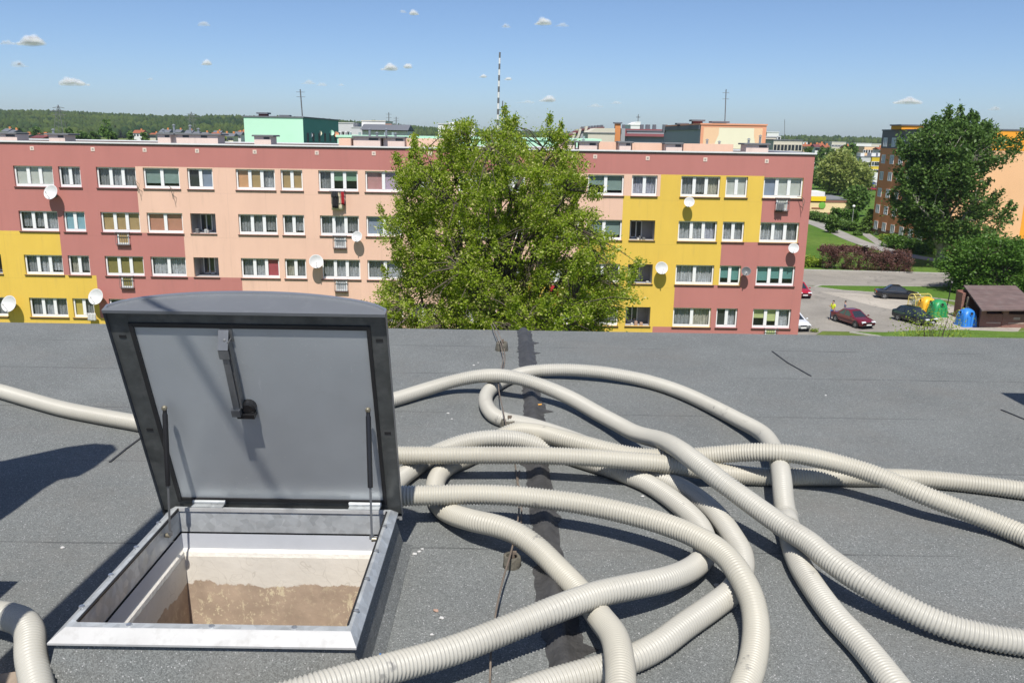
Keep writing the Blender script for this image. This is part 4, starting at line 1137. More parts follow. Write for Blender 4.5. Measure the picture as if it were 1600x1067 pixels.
# washing under a top row window
def cloth_piece(t, name, x, z, wd, h, y, m, taper=1.0):
    mb = MB(); nn = 10; rings = []
    for j in range(7):
        f = j / 6
        rings.append([(x + wd * (i / nn - 0.5) * (1 + (taper - 1) * f), y - 0.05 + 0.03 * math.sin(i * 1.7 + j * 0.5 + x * 9) - 0.02 * f, z - h * f + 0.015 * math.sin(i * 2.1)) for i in range(nn + 1)])
    mb.loft(rings, closed=False, caps=False)
    o = mb.build(name, m, t, smooth=True)
    o.modifiers.new('thickness', 'SOLIDIFY').thickness = 0.012
    return o
p = at_y(528, 302, FY)
t = thing('drying_rack', 'drying rack of laundry with black trousers hung below a top row window', 'drying rack', (p.x, FY - 0.3, p.z))
mb = MB()
for k in range(3): mb.tube([(p.x - 0.45, FY - 0.12 - 0.14 * k, p.z + 0.12), (p.x + 0.45, FY - 0.12 - 0.14 * k, p.z + 0.12)], 0.01, 5)
for sx in (-0.45, 0.45): mb.tube([(p.x + sx, FY, p.z + 0.2), (p.x + sx, FY - 0.45, p.z + 0.12)], 0.012, 5)
mb.build('rack', M['cap_grey'], t)
M['cl_cream'] = mat('cream_cloth', (0.62, 0.56, 0.40), 0.9); M['cl_black'] = mat('black_cloth', (0.025, 0.026, 0.03), 0.9); M['cl_red'] = mat('red_cloth', (0.42, 0.02, 0.03), 0.9); M['cl_green'] = mat('green_cloth', (0.05, 0.32, 0.07), 0.8)
cloth_piece(t, 'towel', p.x - 0.02, p.z + 0.12, 0.72, 1.15, FY - 0.13, M['cl_cream'])
cloth_piece(t, 'trousers', p.x - 0.20, p.z + 0.12, 0.20, 1.0, FY - 0.34, M['cl_black']); cloth_piece(t, 'trousers', p.x - 0.02, p.z + 0.12, 0.17, 1.02, FY - 0.34, M['cl_black']); cloth_piece(t, 'top', p.x - 0.12, p.z + 0.14, 0.40, 0.36, FY - 0.36, M['cl_black'])
cloth_piece(t, 'shirt', p.x + 0.36, p.z + 0.12, 0.20, 0.8, FY - 0.3, M['cl_red'])
p = at_y(873, 452, FY)
t = cloth_piece(None, 'blanket', p.x, p.z + 0.3, 1.1, 0.75, FY - 0.2, M['cl_red'], 1.1)
tag(t, 'red blanket hung from a yellow facade window, half hidden by the big tree', 'blanket')
p = at_y(147, 493, FY)
t = cloth_piece(None, 'laundry', p.x, p.z + 0.22, 0.55, 0.5, FY - 0.25, M['whitechip'])
tag(t, 'white laundry hung under the lowest yellow window beside the hatch lid', 'laundry')
for (px, py, lab) in ((1225, 323, 'grey drying rack with washing under the top right corner window'),):
    p = at_y(px, py, FY)
    t = cloth_piece(None, 'washing', p.x - 0.35, p.z + 0.25, 0.45, 0.5, FY - 0.28, M['cap_grey'])
    tag(t, 'dark washing hung over the railing below the top right corner window', 'washing')
# thin brackets that stick out of the wall
for px, py, lab in ((271, 300, 'rusty bracket with dry stems under the green curtained top row window'), (217, 290, 'thin bent wire bracket between two top row windows at the maroon edge'), (1251, 316, 'short dark bracket under the right corner of the top right window')):
    p = at_y(px, py, FY)
    mb = MB(); mb.tube([(p.x - 0.25, FY, p.z + 0.35), (p.x - 0.05, FY - 0.35, p.z + 0.33), (p.x + 0.05, FY - 0.35, p.z - 0.1), (p.x + 0.08, FY - 0.3, p.z - 0.45)], 0.018, 5)
    mb.tube([(p.x - 0.05, FY - 0.35, p.z + 0.33), (p.x + 0.16, FY - 0.3, p.z + 0.1), (p.x + 0.1, FY - 0.3, p.z - 0.2)], 0.014, 5)
    tag(mb.build('wall_bracket', M['wire']), lab, 'bracket')
# ================================================================== VEGETATION
M['bark'] = mat('bark', (0.085, 0.070, 0.052), 0.95, var=0.3, scale=8)
M['bark_pale'] = mat('pale_bark', (0.26, 0.24, 0.20), 0.95, var=0.35, scale=5)
M['leaf_big'] = leaf_mat('leaves_fresh_green', (0.175, 0.270, 0.013), (0.32, 0.405, 0.036), 0.45, c3=(0.56, 0.56, 0.20))
M['leaf_poplar'] = leaf_mat('leaves_deep_green', (0.060, 0.125, 0.024), (0.120, 0.205, 0.042), 0.35)
M['leaf_maple'] = leaf_mat('leaves_dark_green', (0.050, 0.120, 0.014), (0.105, 0.205, 0.026), 0.3)
M['leaf_willow'] = leaf_mat('leaves_willow', (0.22, 0.27, 0.055), (0.32, 0.36, 0.11), 0.35)
M['leaf_mid'] = leaf_mat('leaves_mid_green', (0.075, 0.15, 0.028), (0.13, 0.22, 0.045), 0.3)
M['leaf_purple'] = leaf_mat('leaves_barberry', (0.095, 0.045, 0.036), (0.17, 0.080, 0.062), 0.2)
M['leaf_lime'] = leaf_mat('leaves_lime', (0.17, 0.25, 0.02), (0.28, 0.36, 0.04), 0.3)
M['needle'] = leaf_mat('spruce_needles', (0.030, 0.070, 0.022), (0.065, 0.115, 0.035), 0.12)
M['needle_lime'] = leaf_mat('young_spruce_needles', (0.07, 0.14, 0.02), (0.13, 0.21, 0.035), 0.15)

def leaf_cloud(C, S, per, L, W, rng, updir=0.35, outv=None, flat=1.0):
    """C centres (n,3), S sizes (n,3): diamond leaves scattered about each centre"""
    n = len(C)
    idx = np.repeat(np.arange(n), per)
    off = rng.normal(0, 1, (len(idx), 3)) * 0.5
    P = C[idx] + off * S[idx]
    d = rng.normal(0, 1, (len(idx), 3)); d[:, 2] *= 0.6
    if outv is not None: d += outv[idx] * 0.9
    d /= np.linalg.norm(d, axis=1)[:, None] + 1e-9
    nn = rng.normal(0, 1, (len(idx), 3)); nn[:, 2] = np.abs(nn[:, 2]) + updir
    s = np.cross(d, nn); s /= np.linalg.norm(s, axis=1)[:, None] + 1e-9
    k = rng.uniform(0.65, 1.25, (len(idx), 1))
    l_, w_ = d * L * k, s * W * 0.5 * k
    V = np.stack([P - l_ * 0.5, P - l_ * 0.05 + w_, P + l_ * 0.5, P - l_ * 0.05 - w_], 1).reshape(-1, 3)
    F = np.arange(len(V)).reshape(-1, 4)
    return V, F

def env_at(env, z):
    zz = [e[0] for e in env]
    return np.interp(z, zz, [e[1] for e in env]), np.interp(z, zz, [e[2] if len(e) > 2 else 0 for e in env])

def make_tree(name, label, base, env, ncl, per, L, W, cs, leaf, trunk=0.25, seed=1, group=None, cat='tree', gap=0.0, gfreq=0.5, nlimb=16, bark='bark', lob=0.25, split=0.35, sprig=0.0, twigs=True, shell=0.42, stems=1, lean=(0, 0)):
    rng = np.random.default_rng(seed)
    b = Vector(base)
    t = thing(name, label, cat, b, 0, group)
    zs_ = np.array([e[0] for e in env]); zmin, zmax = zs_.min(), zs_.max()
    zz = np.linspace(zmin, zmax, 60)
    R_, _ = env_at(env, zz)
    wgt = R_ ** 1.6 + 0.02; wgt /= wgt.sum()
    pts = []
    tries = 0
    while len(pts) < ncl and tries < ncl * 40:
        tries += 1
        z = rng.choice(zz, p=wgt) + rng.uniform(-0.5, 0.5) * (zz[1] - zz[0])
        R, dx = env_at(env, z)
        a = rng.uniform(0, 2 * math.pi)
        q = Vector((math.cos(a) * 1.7, math.sin(a) * 1.7, z * 0.55 + seed * 3.3))
        Rl = R * (1 - lob * 0.5 + lob * 1.3 * noise.noise(q))
        r = Rl * rng.random() ** shell
        p = (dx + r * math.cos(a), r * math.sin(a), z)
        if gap and noise.noise(Vector(p) * gfreq + Vector((seed, 0, 0))) < gap: continue
        pts.append(p)
    P = np.array(pts)
    _, dxs = env_at(env, P[:, 2])
    # trunk and limbs
    mb = MB()
    ztop = zmin + (zmax - zmin) * 0.72
    tips = []
    paths = []
    zs0 = zmin * (1 - split) if zmin > 0 else zmin
    tp = []
    nst = 7
    dxt = float(env_at(env, ztop)[1])
    for i in range(nst):
        f = i / (nst - 1)
        tp.append(((dxt * f ** 1.3 + 0.12 * math.sin(f * 5 + seed) * trunk * 4) + lean[0] * f, 0.12 * math.cos(f * 4 + seed) * trunk * 4 - 0.12 * trunk * 4 + lean[1] * f, ztop * f))
    mb.tube([(x + b.x, y + b.y, z + b.z) for x, y, z in tp], [trunk * (1.25 if i == 0 else 1.0) * (1 - 0.86 * (i / (nst - 1)) ** 0.8) + 0.02 for i in range(nst)], 8)
    paths += tp[3:]
    order = rng.permutation(len(P))[:nlimb]
    for k, ii in enumerate(order):
        e = Vector(P[ii])
        hz = max(zs0, e.z - (0.55 + 0.6 * rng.random()) * (abs(e.x) + abs(e.y)) - 0.12 * zmax)
        hz = min(max(hz, zs0 * 0.8), ztop * 0.95)
        f = hz / ztop
        s = Vector((np.interp(hz, [q[2] for q in tp], [q[0] for q in tp]), np.interp(hz, [q[2] for q in tp], [q[1] for q in tp]), hz))
        m1 = s.lerp(e, 0.4) + Vector((rng.normal(0, 0.06), rng.normal(0, 0.06), 0.10)) * (e - s).length
        m2 = s.lerp(e, 0.75) + Vector((rng.normal(0, 0.05), rng.normal(0, 0.05), 0.06)) * (e - s).length
        r0 = trunk * (0.55 - 0.30 * f)
        pp = [s, s.lerp(m1, 0.5) + Vector((0, 0, 0.02)), m1, m1.lerp(m2, 0.5), m2, e]
        mb.tube([q + b for q in pp], [r0, r0 * 0.85, r0 * 0.65, r0 * 0.5, r0 * 0.36, 0.012 + r0 * 0.1], 6)
        for u in (0.3, 0.5, 0.7, 0.9, 1.0):
            paths.append(tuple(m1.lerp(m2, u))); paths.append(tuple(m2.lerp(e, u)))
    if twigs:
        A = np.array(paths)
        rt = 0.010 + trunk * 0.03
        for p in P:
            dd = ((A - p) ** 2).sum(1)
            q = Vector(A[int(dd.argmin())]); p_ = Vector(p)
            if (p_ - q).length < 0.15: continue
            mid = q.lerp(p_, 0.55) + Vector((rng.normal(0, 0.08), rng.normal(0, 0.08), 0.08)) * (p_ - q).length
            mb.tube([q + b, mid + b, p_ + b], [rt * 1.4, rt, rt * 0.5], 3, caps=False)
    mb.build('trunk', M[bark], t, smooth=60)
    S = np.ones((len(P), 3)) * cs * rng.uniform(0.7, 1.3, (len(P), 1)) * np.array([1, 1, 0.62])
    out = P - np.stack([dxs, np.zeros(len(P)), np.full(len(P), zmin + (zmax - zmin) * 0.35)], 1)
    on = out / (np.linalg.norm(out, axis=1)[:, None] + 1e-6)
    CC, SS, OO = [P], [S], [on]
    if sprig:
        sel = rng.random(len(P)) < sprig
        for h in (1.0, 1.8):
            q = P[sel].copy(); q += on[sel] * np.array([0.55, 0.55, 0.0]) * cs * h * 0.8; q[:, 2] += cs * h * 0.75
            CC.append(q); SS.append(S[sel] * np.array([0.42, 0.42, 1.1]) * (1.1 - 0.22 * h)); OO.append(on[sel] * 0.4 + np.array([0, 0, 0.8]))
    C = np.concatenate(CC) + np.array(b); S = np.concatenate(SS); O = np.concatenate(OO)
    V, F = leaf_cloud(C, S, per, L, W, rng, outv=O)
    np_mesh('crown', V, F, M[leaf], t)
    return t

def big(u, v, y): return at_y(u, v, y)
# the big tree between the blocks
BTY = 37.0
def bz(v): return at_y(790, v, BTY).z - GZ
def br(d): return d / FPX * BTY * 1.10
bx = at_y(788, 500, BTY).x
def bdx(u, v): return at_y(u, v, BTY).x - bx
env = [(4.6, 3.6, 0.0), (6.5, br(196), 0.0), (bz(500), br(218), bdx(776, 500)), (bz(440), br(211), bdx(780, 440)), (bz(385), br(194), bdx(782, 385)), (bz(345), br(176), bdx(777, 345)), (bz(290), br(158), bdx(773, 290)), (bz(245), br(140), bdx(770, 245)), (bz(218), br(112), bdx(765, 218)), (bz(201), br(82), bdx(766, 201)), (bz(189), br(46), bdx(768, 189)), (bz(182), br(14), bdx(770, 182))]
make_tree('street_tree', 'big leafy tree with fresh yellow green crown standing before the apartment block', (bx, BTY, GZ), env, 2100, 96, 0.128, 0.062, 0.40, 'leaf_big', trunk=0.42, seed=4, gap=-0.07, gfreq=0.66, nlimb=80, lob=0.22, split=0.45, sprig=0.15, shell=0.40)

# tall dark tree on the right and the dense tree behind the shed
TB = at_z(1465, 417, GZ)
def tz(v): return at_y(1480, v, TB.y).z - GZ
def tr(d): return d / FPX * TB.y * 1.02
def tdx(u, v): return at_y(u, v, TB.y).x - TB.x
env = [(tz(381), tr(28), tdx(1484, 381)), (tz(358), tr(76), tdx(1482, 362)), (tz(335), tr(84), tdx(1480, 335)), (tz(300), tr(70), tdx(1470, 300)), (tz(265), tr(78), tdx(1478, 265)), (tz(230), tr(84), tdx(1490, 230)), (tz(208), tr(74), tdx(1495, 208)), (tz(196), tr(48), tdx(1498, 196)), (tz(188), tr(22), tdx(1490, 188))]
make_tree('tall_tree', 'tall dark green tree with upright top sprays beside the orange gabled block', TB, env, 700, 64, 0.46, 0.26, 1.25, 'leaf_poplar', trunk=0.62, seed=9, gap=-0.20, gfreq=0.22, nlimb=30, lob=0.5, sprig=0.18, bark='bark_pale', shell=0.5)
MBp = at_z(1543, 458, GZ)
def mz(v): return at_y(1540, v, MBp.y).z - GZ
def mr(d): return d / FPX * MBp.y * 1.02
env = [(mz(455), mr(60), 0), (mz(435), mr(78), 0), (mz(410), mr(80), 0.1), (mz(390), mr(66), 0.3), (mz(376), mr(45), 0.4), (mz(369), mr(18), 0.3)]
make_tree('round_tree', 'dense round dark green tree leaning over the brown shed roof', MBp, env, 420, 70, 0.34, 0.20, 0.95, 'leaf_maple', trunk=0.28, seed=12, nlimb=20, lob=0.35, shell=0.4)
# more trees in the park, each on its own spot: (name, label, u, v_base, v_top, half width px, leaf, seed)
def park_tree(name, label, u, vb, vt, hw, leaf, seed, ncl=150, per=42, low=0.22, group=None, y=None, Lk=1.0, gap=0.0):
    p = at_z(u, vb, GZ) if y is None else Vector((at_y(u, 250, y).x, y, GZ))
    H = at_y(u, vt, p.y).z - GZ
    R = hw / FPX * p.y * 1.02
    env = [(H * low, R * 0.55, 0), (H * (low + 0.18), R * 0.95, 0), (H * 0.6, R, 0), (H * 0.8, R * 0.75, 0), (H * 0.93, R * 0.42, 0), (H, R * 0.08, 0)]
    k = p.y / 150.0 * Lk
    return make_tree(name, label, p, env, ncl, per, 0.55 * k, 0.32 * k, max(R * 0.34, 0.3), leaf, trunk=H * 0.018 + 0.05, seed=seed, nlimb=10, lob=0.35, twigs=False, group=group, gap=gap, gfreq=0.3)
park_tree('willow_tree', 'pale green willow tree right of the apartment block corner', 1308, 305, 236, 30, 'leaf_willow', 21, ncl=260, low=0.12)
park_tree('willow_tree', 'smaller grey green willow leaning right of the larger pale willow', 1338, 304, 252, 20, 'leaf_willow', 22, ncl=160, low=0.12)
park_tree('small_tree', 'small dark green tree standing right beside the yellow shop wall', 1335, 338, 290, 19, 'leaf_mid', 23, ncl=170, low=0.25)
park_tree('small_tree', 'mid green tree just behind the apartment block corner above the shop', 1285, 296, 258, 17, 'leaf_mid', 24, ncl=140)
park_tree('small_tree', 'young bushy tree standing alone on the lawn below the shop', 1300, 364, 337, 9.5, 'leaf_mid', 25, ncl=90, low=0.1)
def shrub(name, label, u, vb, wpx, hpx, leaf, seed, cat='shrub', n_=26, per=46, Lk=1.0, p=None, group=None):
    p = at_z(u, vb, GZ) if p is None else Vector(p)
    rng = np.random.default_rng(seed)
    rx = wpx / 2 / FPX * p.y * 1.02; h = hpx / FPX * p.y * 1.03; ry = min(rx, h * 0.7)
    t = thing(name, label, cat, p, 0, group)
    a = rng.uniform(0, 2 * math.pi, n_); rr = rng.random(n_) ** 0.5
    C = np.stack([rx * 0.85 * rr * np.cos(a), ry * 0.85 * rr * np.sin(a), h * (0.12 + 0.75 * rng.random(n_) * np.sqrt(np.clip(1 - 0.75 * rr ** 2, 0, 1)))], 1)
    mb = MB()
    for c in C: mb.tube([p + Vector((c[0] * 0.2, c[1] * 0.2, 0)), p + Vector((c[0] * 0.7, c[1] * 0.7, c[2] * 0.55)), p + Vector(c)], [0.03, 0.02, 0.008], 4, caps=False)
    mb.build('stems', M['bark'], t)
    sz = max(min(rx, h) * 0.42, 0.18)
    k = p.y / 110.0 * Lk
    V, F = leaf_cloud(C + np.array(p), np.full((n_, 3), sz) * np.array([1.2, 1, 0.8]), per, 0.30 * k, 0.18 * k, rng)
    np_mesh('foliage', V, F, M[leaf], t)
    return t
shrub('shrub', 'pale green loose shrub rising over the roof edge in front of the dark cars', 1455, 531, 108, 118, 'leaf_lime', 31, n_=110, per=30, p=(at_y(1458, 520, 60).x, 60, GZ), Lk=0.9)
shrub('shrub', 'tiny yellowish tuft of weeds on the lot beside the apartment block corner', 1272, 519, 14, 6, 'leaf_lime', 32, n_=10, per=26, Lk=0.6)
shrub('shrub', 'bright green round shrub at the left end of the purple hedge', 1268, 417, 34, 20, 'leaf_lime', 33, n_=22)
shrub('shrub', 'yellow green low shrub under the spruces by the path', 1386, 376, 26, 11, 'leaf_lime', 34, n_=20)
shrub('shrub', 'small olive shrub at the foot of the left lamp post', 1339, 368, 16, 7, 'leaf_mid', 37, n_=14)
# hedges
def hedge(label, pts, wd, h, leaf, seed, Lk=1.0, group=None, rough=0.22, per=46):
    rng = np.random.default_rng(seed)
    Pn = spline([at_z(u, v, GZ) for u, v in pts], 0.5)
    mid = Pn[len(Pn) // 2]
    t = thing('hedge', label, 'hedge', mid, 0, group)
    n_ = len(Pn) * 9
    i = rng.integers(0, len(Pn), n_)
    tg = np.gradient(Pn, axis=0); tg /= np.linalg.norm(tg, axis=1)[:, None]
    q = np.stack([-tg[i, 1], tg[i, 0], np.zeros(n_)], 1)
    hh = h * (1 + rough * np.array([noise.noise(Vector(Pn[k] * 0.55)) for k in i]))
    C = Pn[i] + q * rng.uniform(-0.5, 0.5, (n_, 1)) * wd
    C[:, 2] += hh * rng.uniform(0.12, 0.95, n_)
    mb = MB()
    for c in C[::4]:
        mb.tube([(c[0] + 0.1, c[1], GZ), (c[0] - 0.04, c[1], (c[2] + GZ) / 2), tuple(c)], [0.035, 0.025, 0.01], 4, caps=False)
    mb.build('stems', M['bark'], t)
    k = mid[1] / 110.0 * Lk
    V, F = leaf_cloud(C, np.full((n_, 3), 0.45), per, 0.26 * k, 0.16 * k, rng)
    np_mesh('foliage', V, F, M[leaf], t)
    return t
hedge('long purple barberry hedge running along the street verge', [(1284, 419), (1330, 421), (1376, 423), (1418, 425)], 2.8, 2.7, 'leaf_purple', 41, Lk=0.7, per=90)
hedge('thin low purple hedge on the lawn behind the taller barberry hedge', [(1284, 393), (1318, 393), (1352, 395)], 1.2, 0.6, 'leaf_purple', 42)
hedge('low dark hedge along the path in front of the shop, left part', [(1266, 341), (1280, 345), (1294, 349)], 1.6, 1.3, 'leaf_mid', 43)
hedge('taller dark green hedge in front of the shop wall by the lamp post', [(1302, 342), (1318, 345), (1334, 347)], 2.2, 2.3, 'leaf_maple', 44)
hedge('low olive hedge along the path between lone tree and lamp post', [(1311, 356), (1322, 359), (1331, 362)], 1.8, 1.6, 'leaf_mid', 45)
hedge('low dark hedge under the tall tree beside the right lamp post', [(1392, 385), (1420, 391), (1452, 398)], 3.5, 1.8, 'leaf_maple', 46)
def spruce(u, vb, vt, hw, label, seed, leaf='needle', tiers=13):
    p = at_z(u, vb, GZ); rng = np.random.default_rng(seed)
    H = at_y(u, vt, p.y).z - GZ; R = hw / FPX * p.y * 1.02
    t = thing('spruce_tree', label, 'spruce', p, 0, 'spruces in the park')
    mb = MB(); mb.tube([p, p + Vector((0, 0, H * 0.96))], [0.14, 0.02], 6)
    Cs, Os = [], []
    for k in range(tiers):
        f = (k + 0.4) / tiers; z = H * (0.06 + 0.92 * f); r = R * (1 - f) ** 0.85 + 0.1
        nb = max(5, int(12 * (1 - f)))
        for j in range(nb):
            a = 2 * math.pi * (j + rng.random() * 0.7) / nb; rl = r * rng.uniform(0.75, 1.1)
            e = p + Vector((rl * math.cos(a), rl * math.sin(a), z - rl * 0.22))
            mb.tube([p + Vector((0, 0, z)), e], [0.03, 0.008], 3, caps=False)
            for s in np.linspace(0.25, 1.0, 5):
                c = (p + Vector((0, 0, z))).lerp(e, s); Cs.append(tuple(c)); Os.append((math.cos(a), math.sin(a), -0.2))
    mb.build('trunk', M['bark'], t)
    C = np.array(Cs); V, F = leaf_cloud(C, np.full((len(C), 3), 0.32) * np.array([1, 1, 0.45]), 16, 0.42, 0.13, rng, outv=np.array(Os))
    np_mesh('crown', V, F, M[leaf], t)
spruce(1357, 364, 326, 22, 'broad fresh green spruce right of the left lamp post', 51, 'needle_lime')
spruce(1385, 368, 331, 20, 'darker spruce in the middle below the brown orange block', 52)
spruce(1412, 370, 322, 22, 'dark spruce half hidden by the lower branches of the tall tree', 53)

# ================================================================== LAMP POSTS, SHED, CONTAINERS
M['lamp_grey'] = mat('lamp_post_grey', (0.42, 0.43, 0.43), 0.5, 0.2)
M['globe'] = mat('frosted_globe', (0.80, 0.80, 0.78), 0.3)
def lamp(u, vb, vt, label):
    p = at_z(u, vb, GZ); H = at_y(u, vt, p.y).z - GZ
    t = thing('street_lamp', label, 'street lamp', p, 0, 'park lamps with globes')
    mb = MB(); mb.tube([(0, 0, 0), (0, 0, 0.9), (0, 0, 0.95), (0, 0, H - 0.35)], [0.10, 0.10, 0.055, 0.045], 10); mb.lathe([(0.05, H - 0.36), (0.13, H - 0.30), (0.13, H - 0.27)], 10)
    mb.build('post', M['lamp_grey'], t, smooth=40, local=True)
    mb = MB(); mb.lathe([(0.05, H - 0.28)] + [(0.26 * math.sin(a), H - 0.05 - 0.26 * math.cos(a)) for a in np.linspace(0.35, math.pi, 9)], 14); mb.build('globe', M['globe'], t, smooth=60, local=True)
lamp(1330, 361, 322, 'slim park lamp with white globe by the shop hedge')
lamp(1430, 391, 366, 'slim grey park lamp under the tall dark tree')

M['brick'] = None
def brick_mat():
    m, n, l, b = new_mat('red_brick')
    co = ocoord(n)
    mp = n.new('ShaderNodeMapping'); mp.inputs['Rotation'].default_value = (rad(90), 0, 0); l.new(co, mp.inputs[0])
    t = n.new('ShaderNodeTexBrick'); t.inputs['Scale'].default_value = 1.0
    t.inputs['Brick Width'].default_value = 0.25; t.inputs['Row Height'].default_value = 0.08; t.inputs['Mortar Size'].default_value = 0.008
    t.inputs['Color1'].default_value = (0.26, 0.10, 0.07, 1); t.inputs['Color2'].default_value = (0.20, 0.075, 0.055, 1); t.inputs['Mortar'].default_value = (0.30, 0.25, 0.21, 1)
    l.new(mp.outputs[0], t.inputs['Vector'])
    c = nscale(n, l, t.outputs[0], nmap(n, l, nnoise(n, l, co, 0.8, 5), 0.25, 0.75, 0.8, 1.15))
    l.new(c, b.inputs['Base Color']); b.inputs['Roughness'].default_value = 0.9
    return m
M['brick'] = brick_mat()
M['shed_roof'] = mat('brown_shed_roofing', (0.135, 0.092, 0.084), 0.85, var=0.25, scale=1.2, dirt=(0.16, 0.13, 0.12), dscale=1.5)
M['render_patch'] = mat('dirty_render_panel', (0.40, 0.30, 0.25), 0.9, var=0.2, scale=3)
SX0, SX1, SY0, SY1 = 42.0, 46.6, 74.9, 79.6
t = thing('trash_shed', 'brown roofed brick bin shed with open dark left side beside the blue container', 'shed', ((SX0 + SX1) / 2, SY0, GZ))
zf = GZ + 1.75
mb = MB()
for xa, xb in ((SX0, SX0 + 0.5), (SX0 + 2.0, SX0 + 2.5), (SX1 - 0.5, SX1)): mb.box(xa, xb, SY0, SY0 + 0.25, GZ, zf + 0.1)
mb.box(SX0 + 0.5, SX0 + 2.0, SY0 + 0.04, SY0 + 0.22, GZ, GZ + 1.25); mb.box(SX0 + 2.5, SX1 - 0.5, SY0 + 0.04, SY0 + 0.22, GZ, GZ + 1.25)
mb.box(SX1 - 0.25, SX1, SY0 + 0.25, SY1, GZ, GZ + 2.2); mb.box(SX0, SX1 - 0.25, SY1 - 0.25, SY1, GZ, GZ + 2.6); mb.box(SX0, SX0 + 0.3, SY1 - 1.2, SY1 - 0.25, GZ, GZ + 2.5)
wl = mb.build('wall', M['brick'], t)
mb = MB()
mb.box(SX0 + 0.62, SX0 + 1.9, SY0 + 0.025, SY0 + 0.039, GZ + 0.38, GZ + 0.5); mb.box(SX0 + 2.6, SX1 - 0.6, SY0 + 0.025, SY0 + 0.039, GZ + 0.38, GZ + 0.5); mb.box(SX0 + 3.0, SX1 - 1.0, SY0 + 0.02, SY0 + 0.037, GZ + 0.75, GZ + 0.98)
mb.build('render_panel', M['render_patch'], wl)
mb = MB()
mb.box(SX0 + 0.5, SX0 + 2.0, SY0 + 0.08, SY0 + 0.2, zf - 0.18, zf + 0.1); mb.build('beam', M['wood'], t)
mb = MB(); mb.box(SX0 + 2.5, SX1 - 0.5, SY0 + 0.08, SY0 + 0.2, zf - 0.18, zf + 0.1); mb.build('beam', M['wood'], t)
mb = MB(); mb.box(SX0 + 0.05, SX0 + 0.2, SY0 + 2.6, SY0 + 2.8, GZ, GZ + 2.3)
mb.build('post', M['wood'], t)
rx0, rx1, ry0, ry1 = 41.2, 47.3, 74.2, 80.4
ra, rb = at_z(1537, 487, -12.75), None
mb = MB()
RC = [(41.3, 73.6, -12.74), (46.9, 74.3, -12.74), (47.7, 79.9, -11.55), (42.6, 79.6, -11.55)]
mb.add([(a, b_, c - 0.12) for a, b_, c in RC] + RC,
       [(0, 3, 2, 1), (4, 5, 6, 7), (0, 1, 5, 4), (1, 2, 6, 5), (2, 3, 7, 6), (3, 0, 4, 7)])
for k in range(1, 5):
    pa = Vector(RC[0]).lerp(Vector(RC[3]), k / 5); pb = Vector(RC[1]).lerp(Vector(RC[2]), k / 5)
    mb.obox(pa - Vector((0, 0.03, 0.02)), pb - pa, (0, 0.06, 0), (0, 0, 0.04))
mb.build('roof', M['shed_roof'], t)

def plastic(name, c): return mat(name, c, 0.42, var=0.08, scale=2, dirt=tuple(q * 0.7 + 0.05 for q in c), dscale=3)
def igloo(u, v, col, label, s=1.0, rz=0.0):
    p = at_z(u, v, GZ)
    t = thing('recycling_container', label, 'recycling container', (p.x, p.y + 0.55, GZ), rz, 'bell shaped recycling containers')
    m = plastic(col[0], col[1])
    def sect(z, w_, c):   # rounded square section
        pts = []
        for cx_, cy_, a0 in ((1, -1, -90), (1, 1, 0), (-1, 1, 90), (-1, -1, 180)):
            for k in range(5):
                a = rad(a0 + 22.5 * k); pts.append((cx_ * (w_ - c) + c * math.cos(a), cy_ * (w_ - c) + c * math.sin(a), z))
        return pts
    mb = MB()
    mb.loft([sect(0.0, 0.80 * s, 0.16), sect(0.10, 0.80 * s, 0.16), sect(0.11, 0.76 * s, 0.18), sect(0.5, 0.735 * s, 0.2), sect(0.95, 0.70 * s, 0.24), sect(1.2, 0.64 * s, 0.3), sect(1.42, 0.52 * s, 0.34), sect(1.55, 0.36 * s, 0.3), sect(1.62, 0.16 * s, 0.15)])
    mb.build('body', m, t, smooth=50, local=True)
    mb = MB()
    for a in (-90, 0, 180):
        d = Vector((math.cos(rad(a)), math.sin(rad(a)), 0))
        c = d * 0.60 * s + Vector((0, 0, 1.2))
        mb.lathe([(0.19, 0.0), (0.19, 0.12), (0.15, 0.125), (0.14, 0.06)], 14, 0, c, d + Vector((0, 0, 0.25)))
    cl = mb.build('inlet_collar', m, t, smooth=50, local=True)
    mb = MB()
    for a in (-90, 0, 180):
        d = Vector((math.cos(rad(a)), math.sin(rad(a)), 0))
        mb.lathe([(0.138, 0.068), (0.137, 0.072)], 14, 0, d * 0.60 * s + Vector((0, 0, 1.2)), d + Vector((0, 0, 0.25)))
    mb.build('inlet_hole', M['rubber'], cl, local=True)
    mb = MB(); mb.tube([(-0.12, 0, 1.6), (-0.1, 0, 1.74), (0.1, 0, 1.74), (0.12, 0, 1.6)], 0.025, 6); mb.build('lifting_loop', M['cap_grey'], t, local=True)
    mb = MB()
    for x in (-0.35, 0.0, 0.35): mb.box(x - 0.03, x + 0.03, -0.80 * s, -0.73 * s, 0.1, 0.9)
    mb.build('ribs', m, t, local=True)
    return t
igloo(1513, 511, ('blue_plastic_shell', (0.025, 0.20, 0.62)), 'blue bell shaped recycling container beside the brick shed', 0.92, 0.15)
igloo(1468, 496, ('green_plastic_shell', (0.02, 0.27, 0.085)), 'green bell shaped recycling container right of the yellow one', 0.95, 0.1)
igloo(1450, 491, ('yellow_plastic_shell', (0.78, 0.42, 0.02)), 'orange yellow bell shaped recycling container partly behind the green one', 0.92, 0.1)
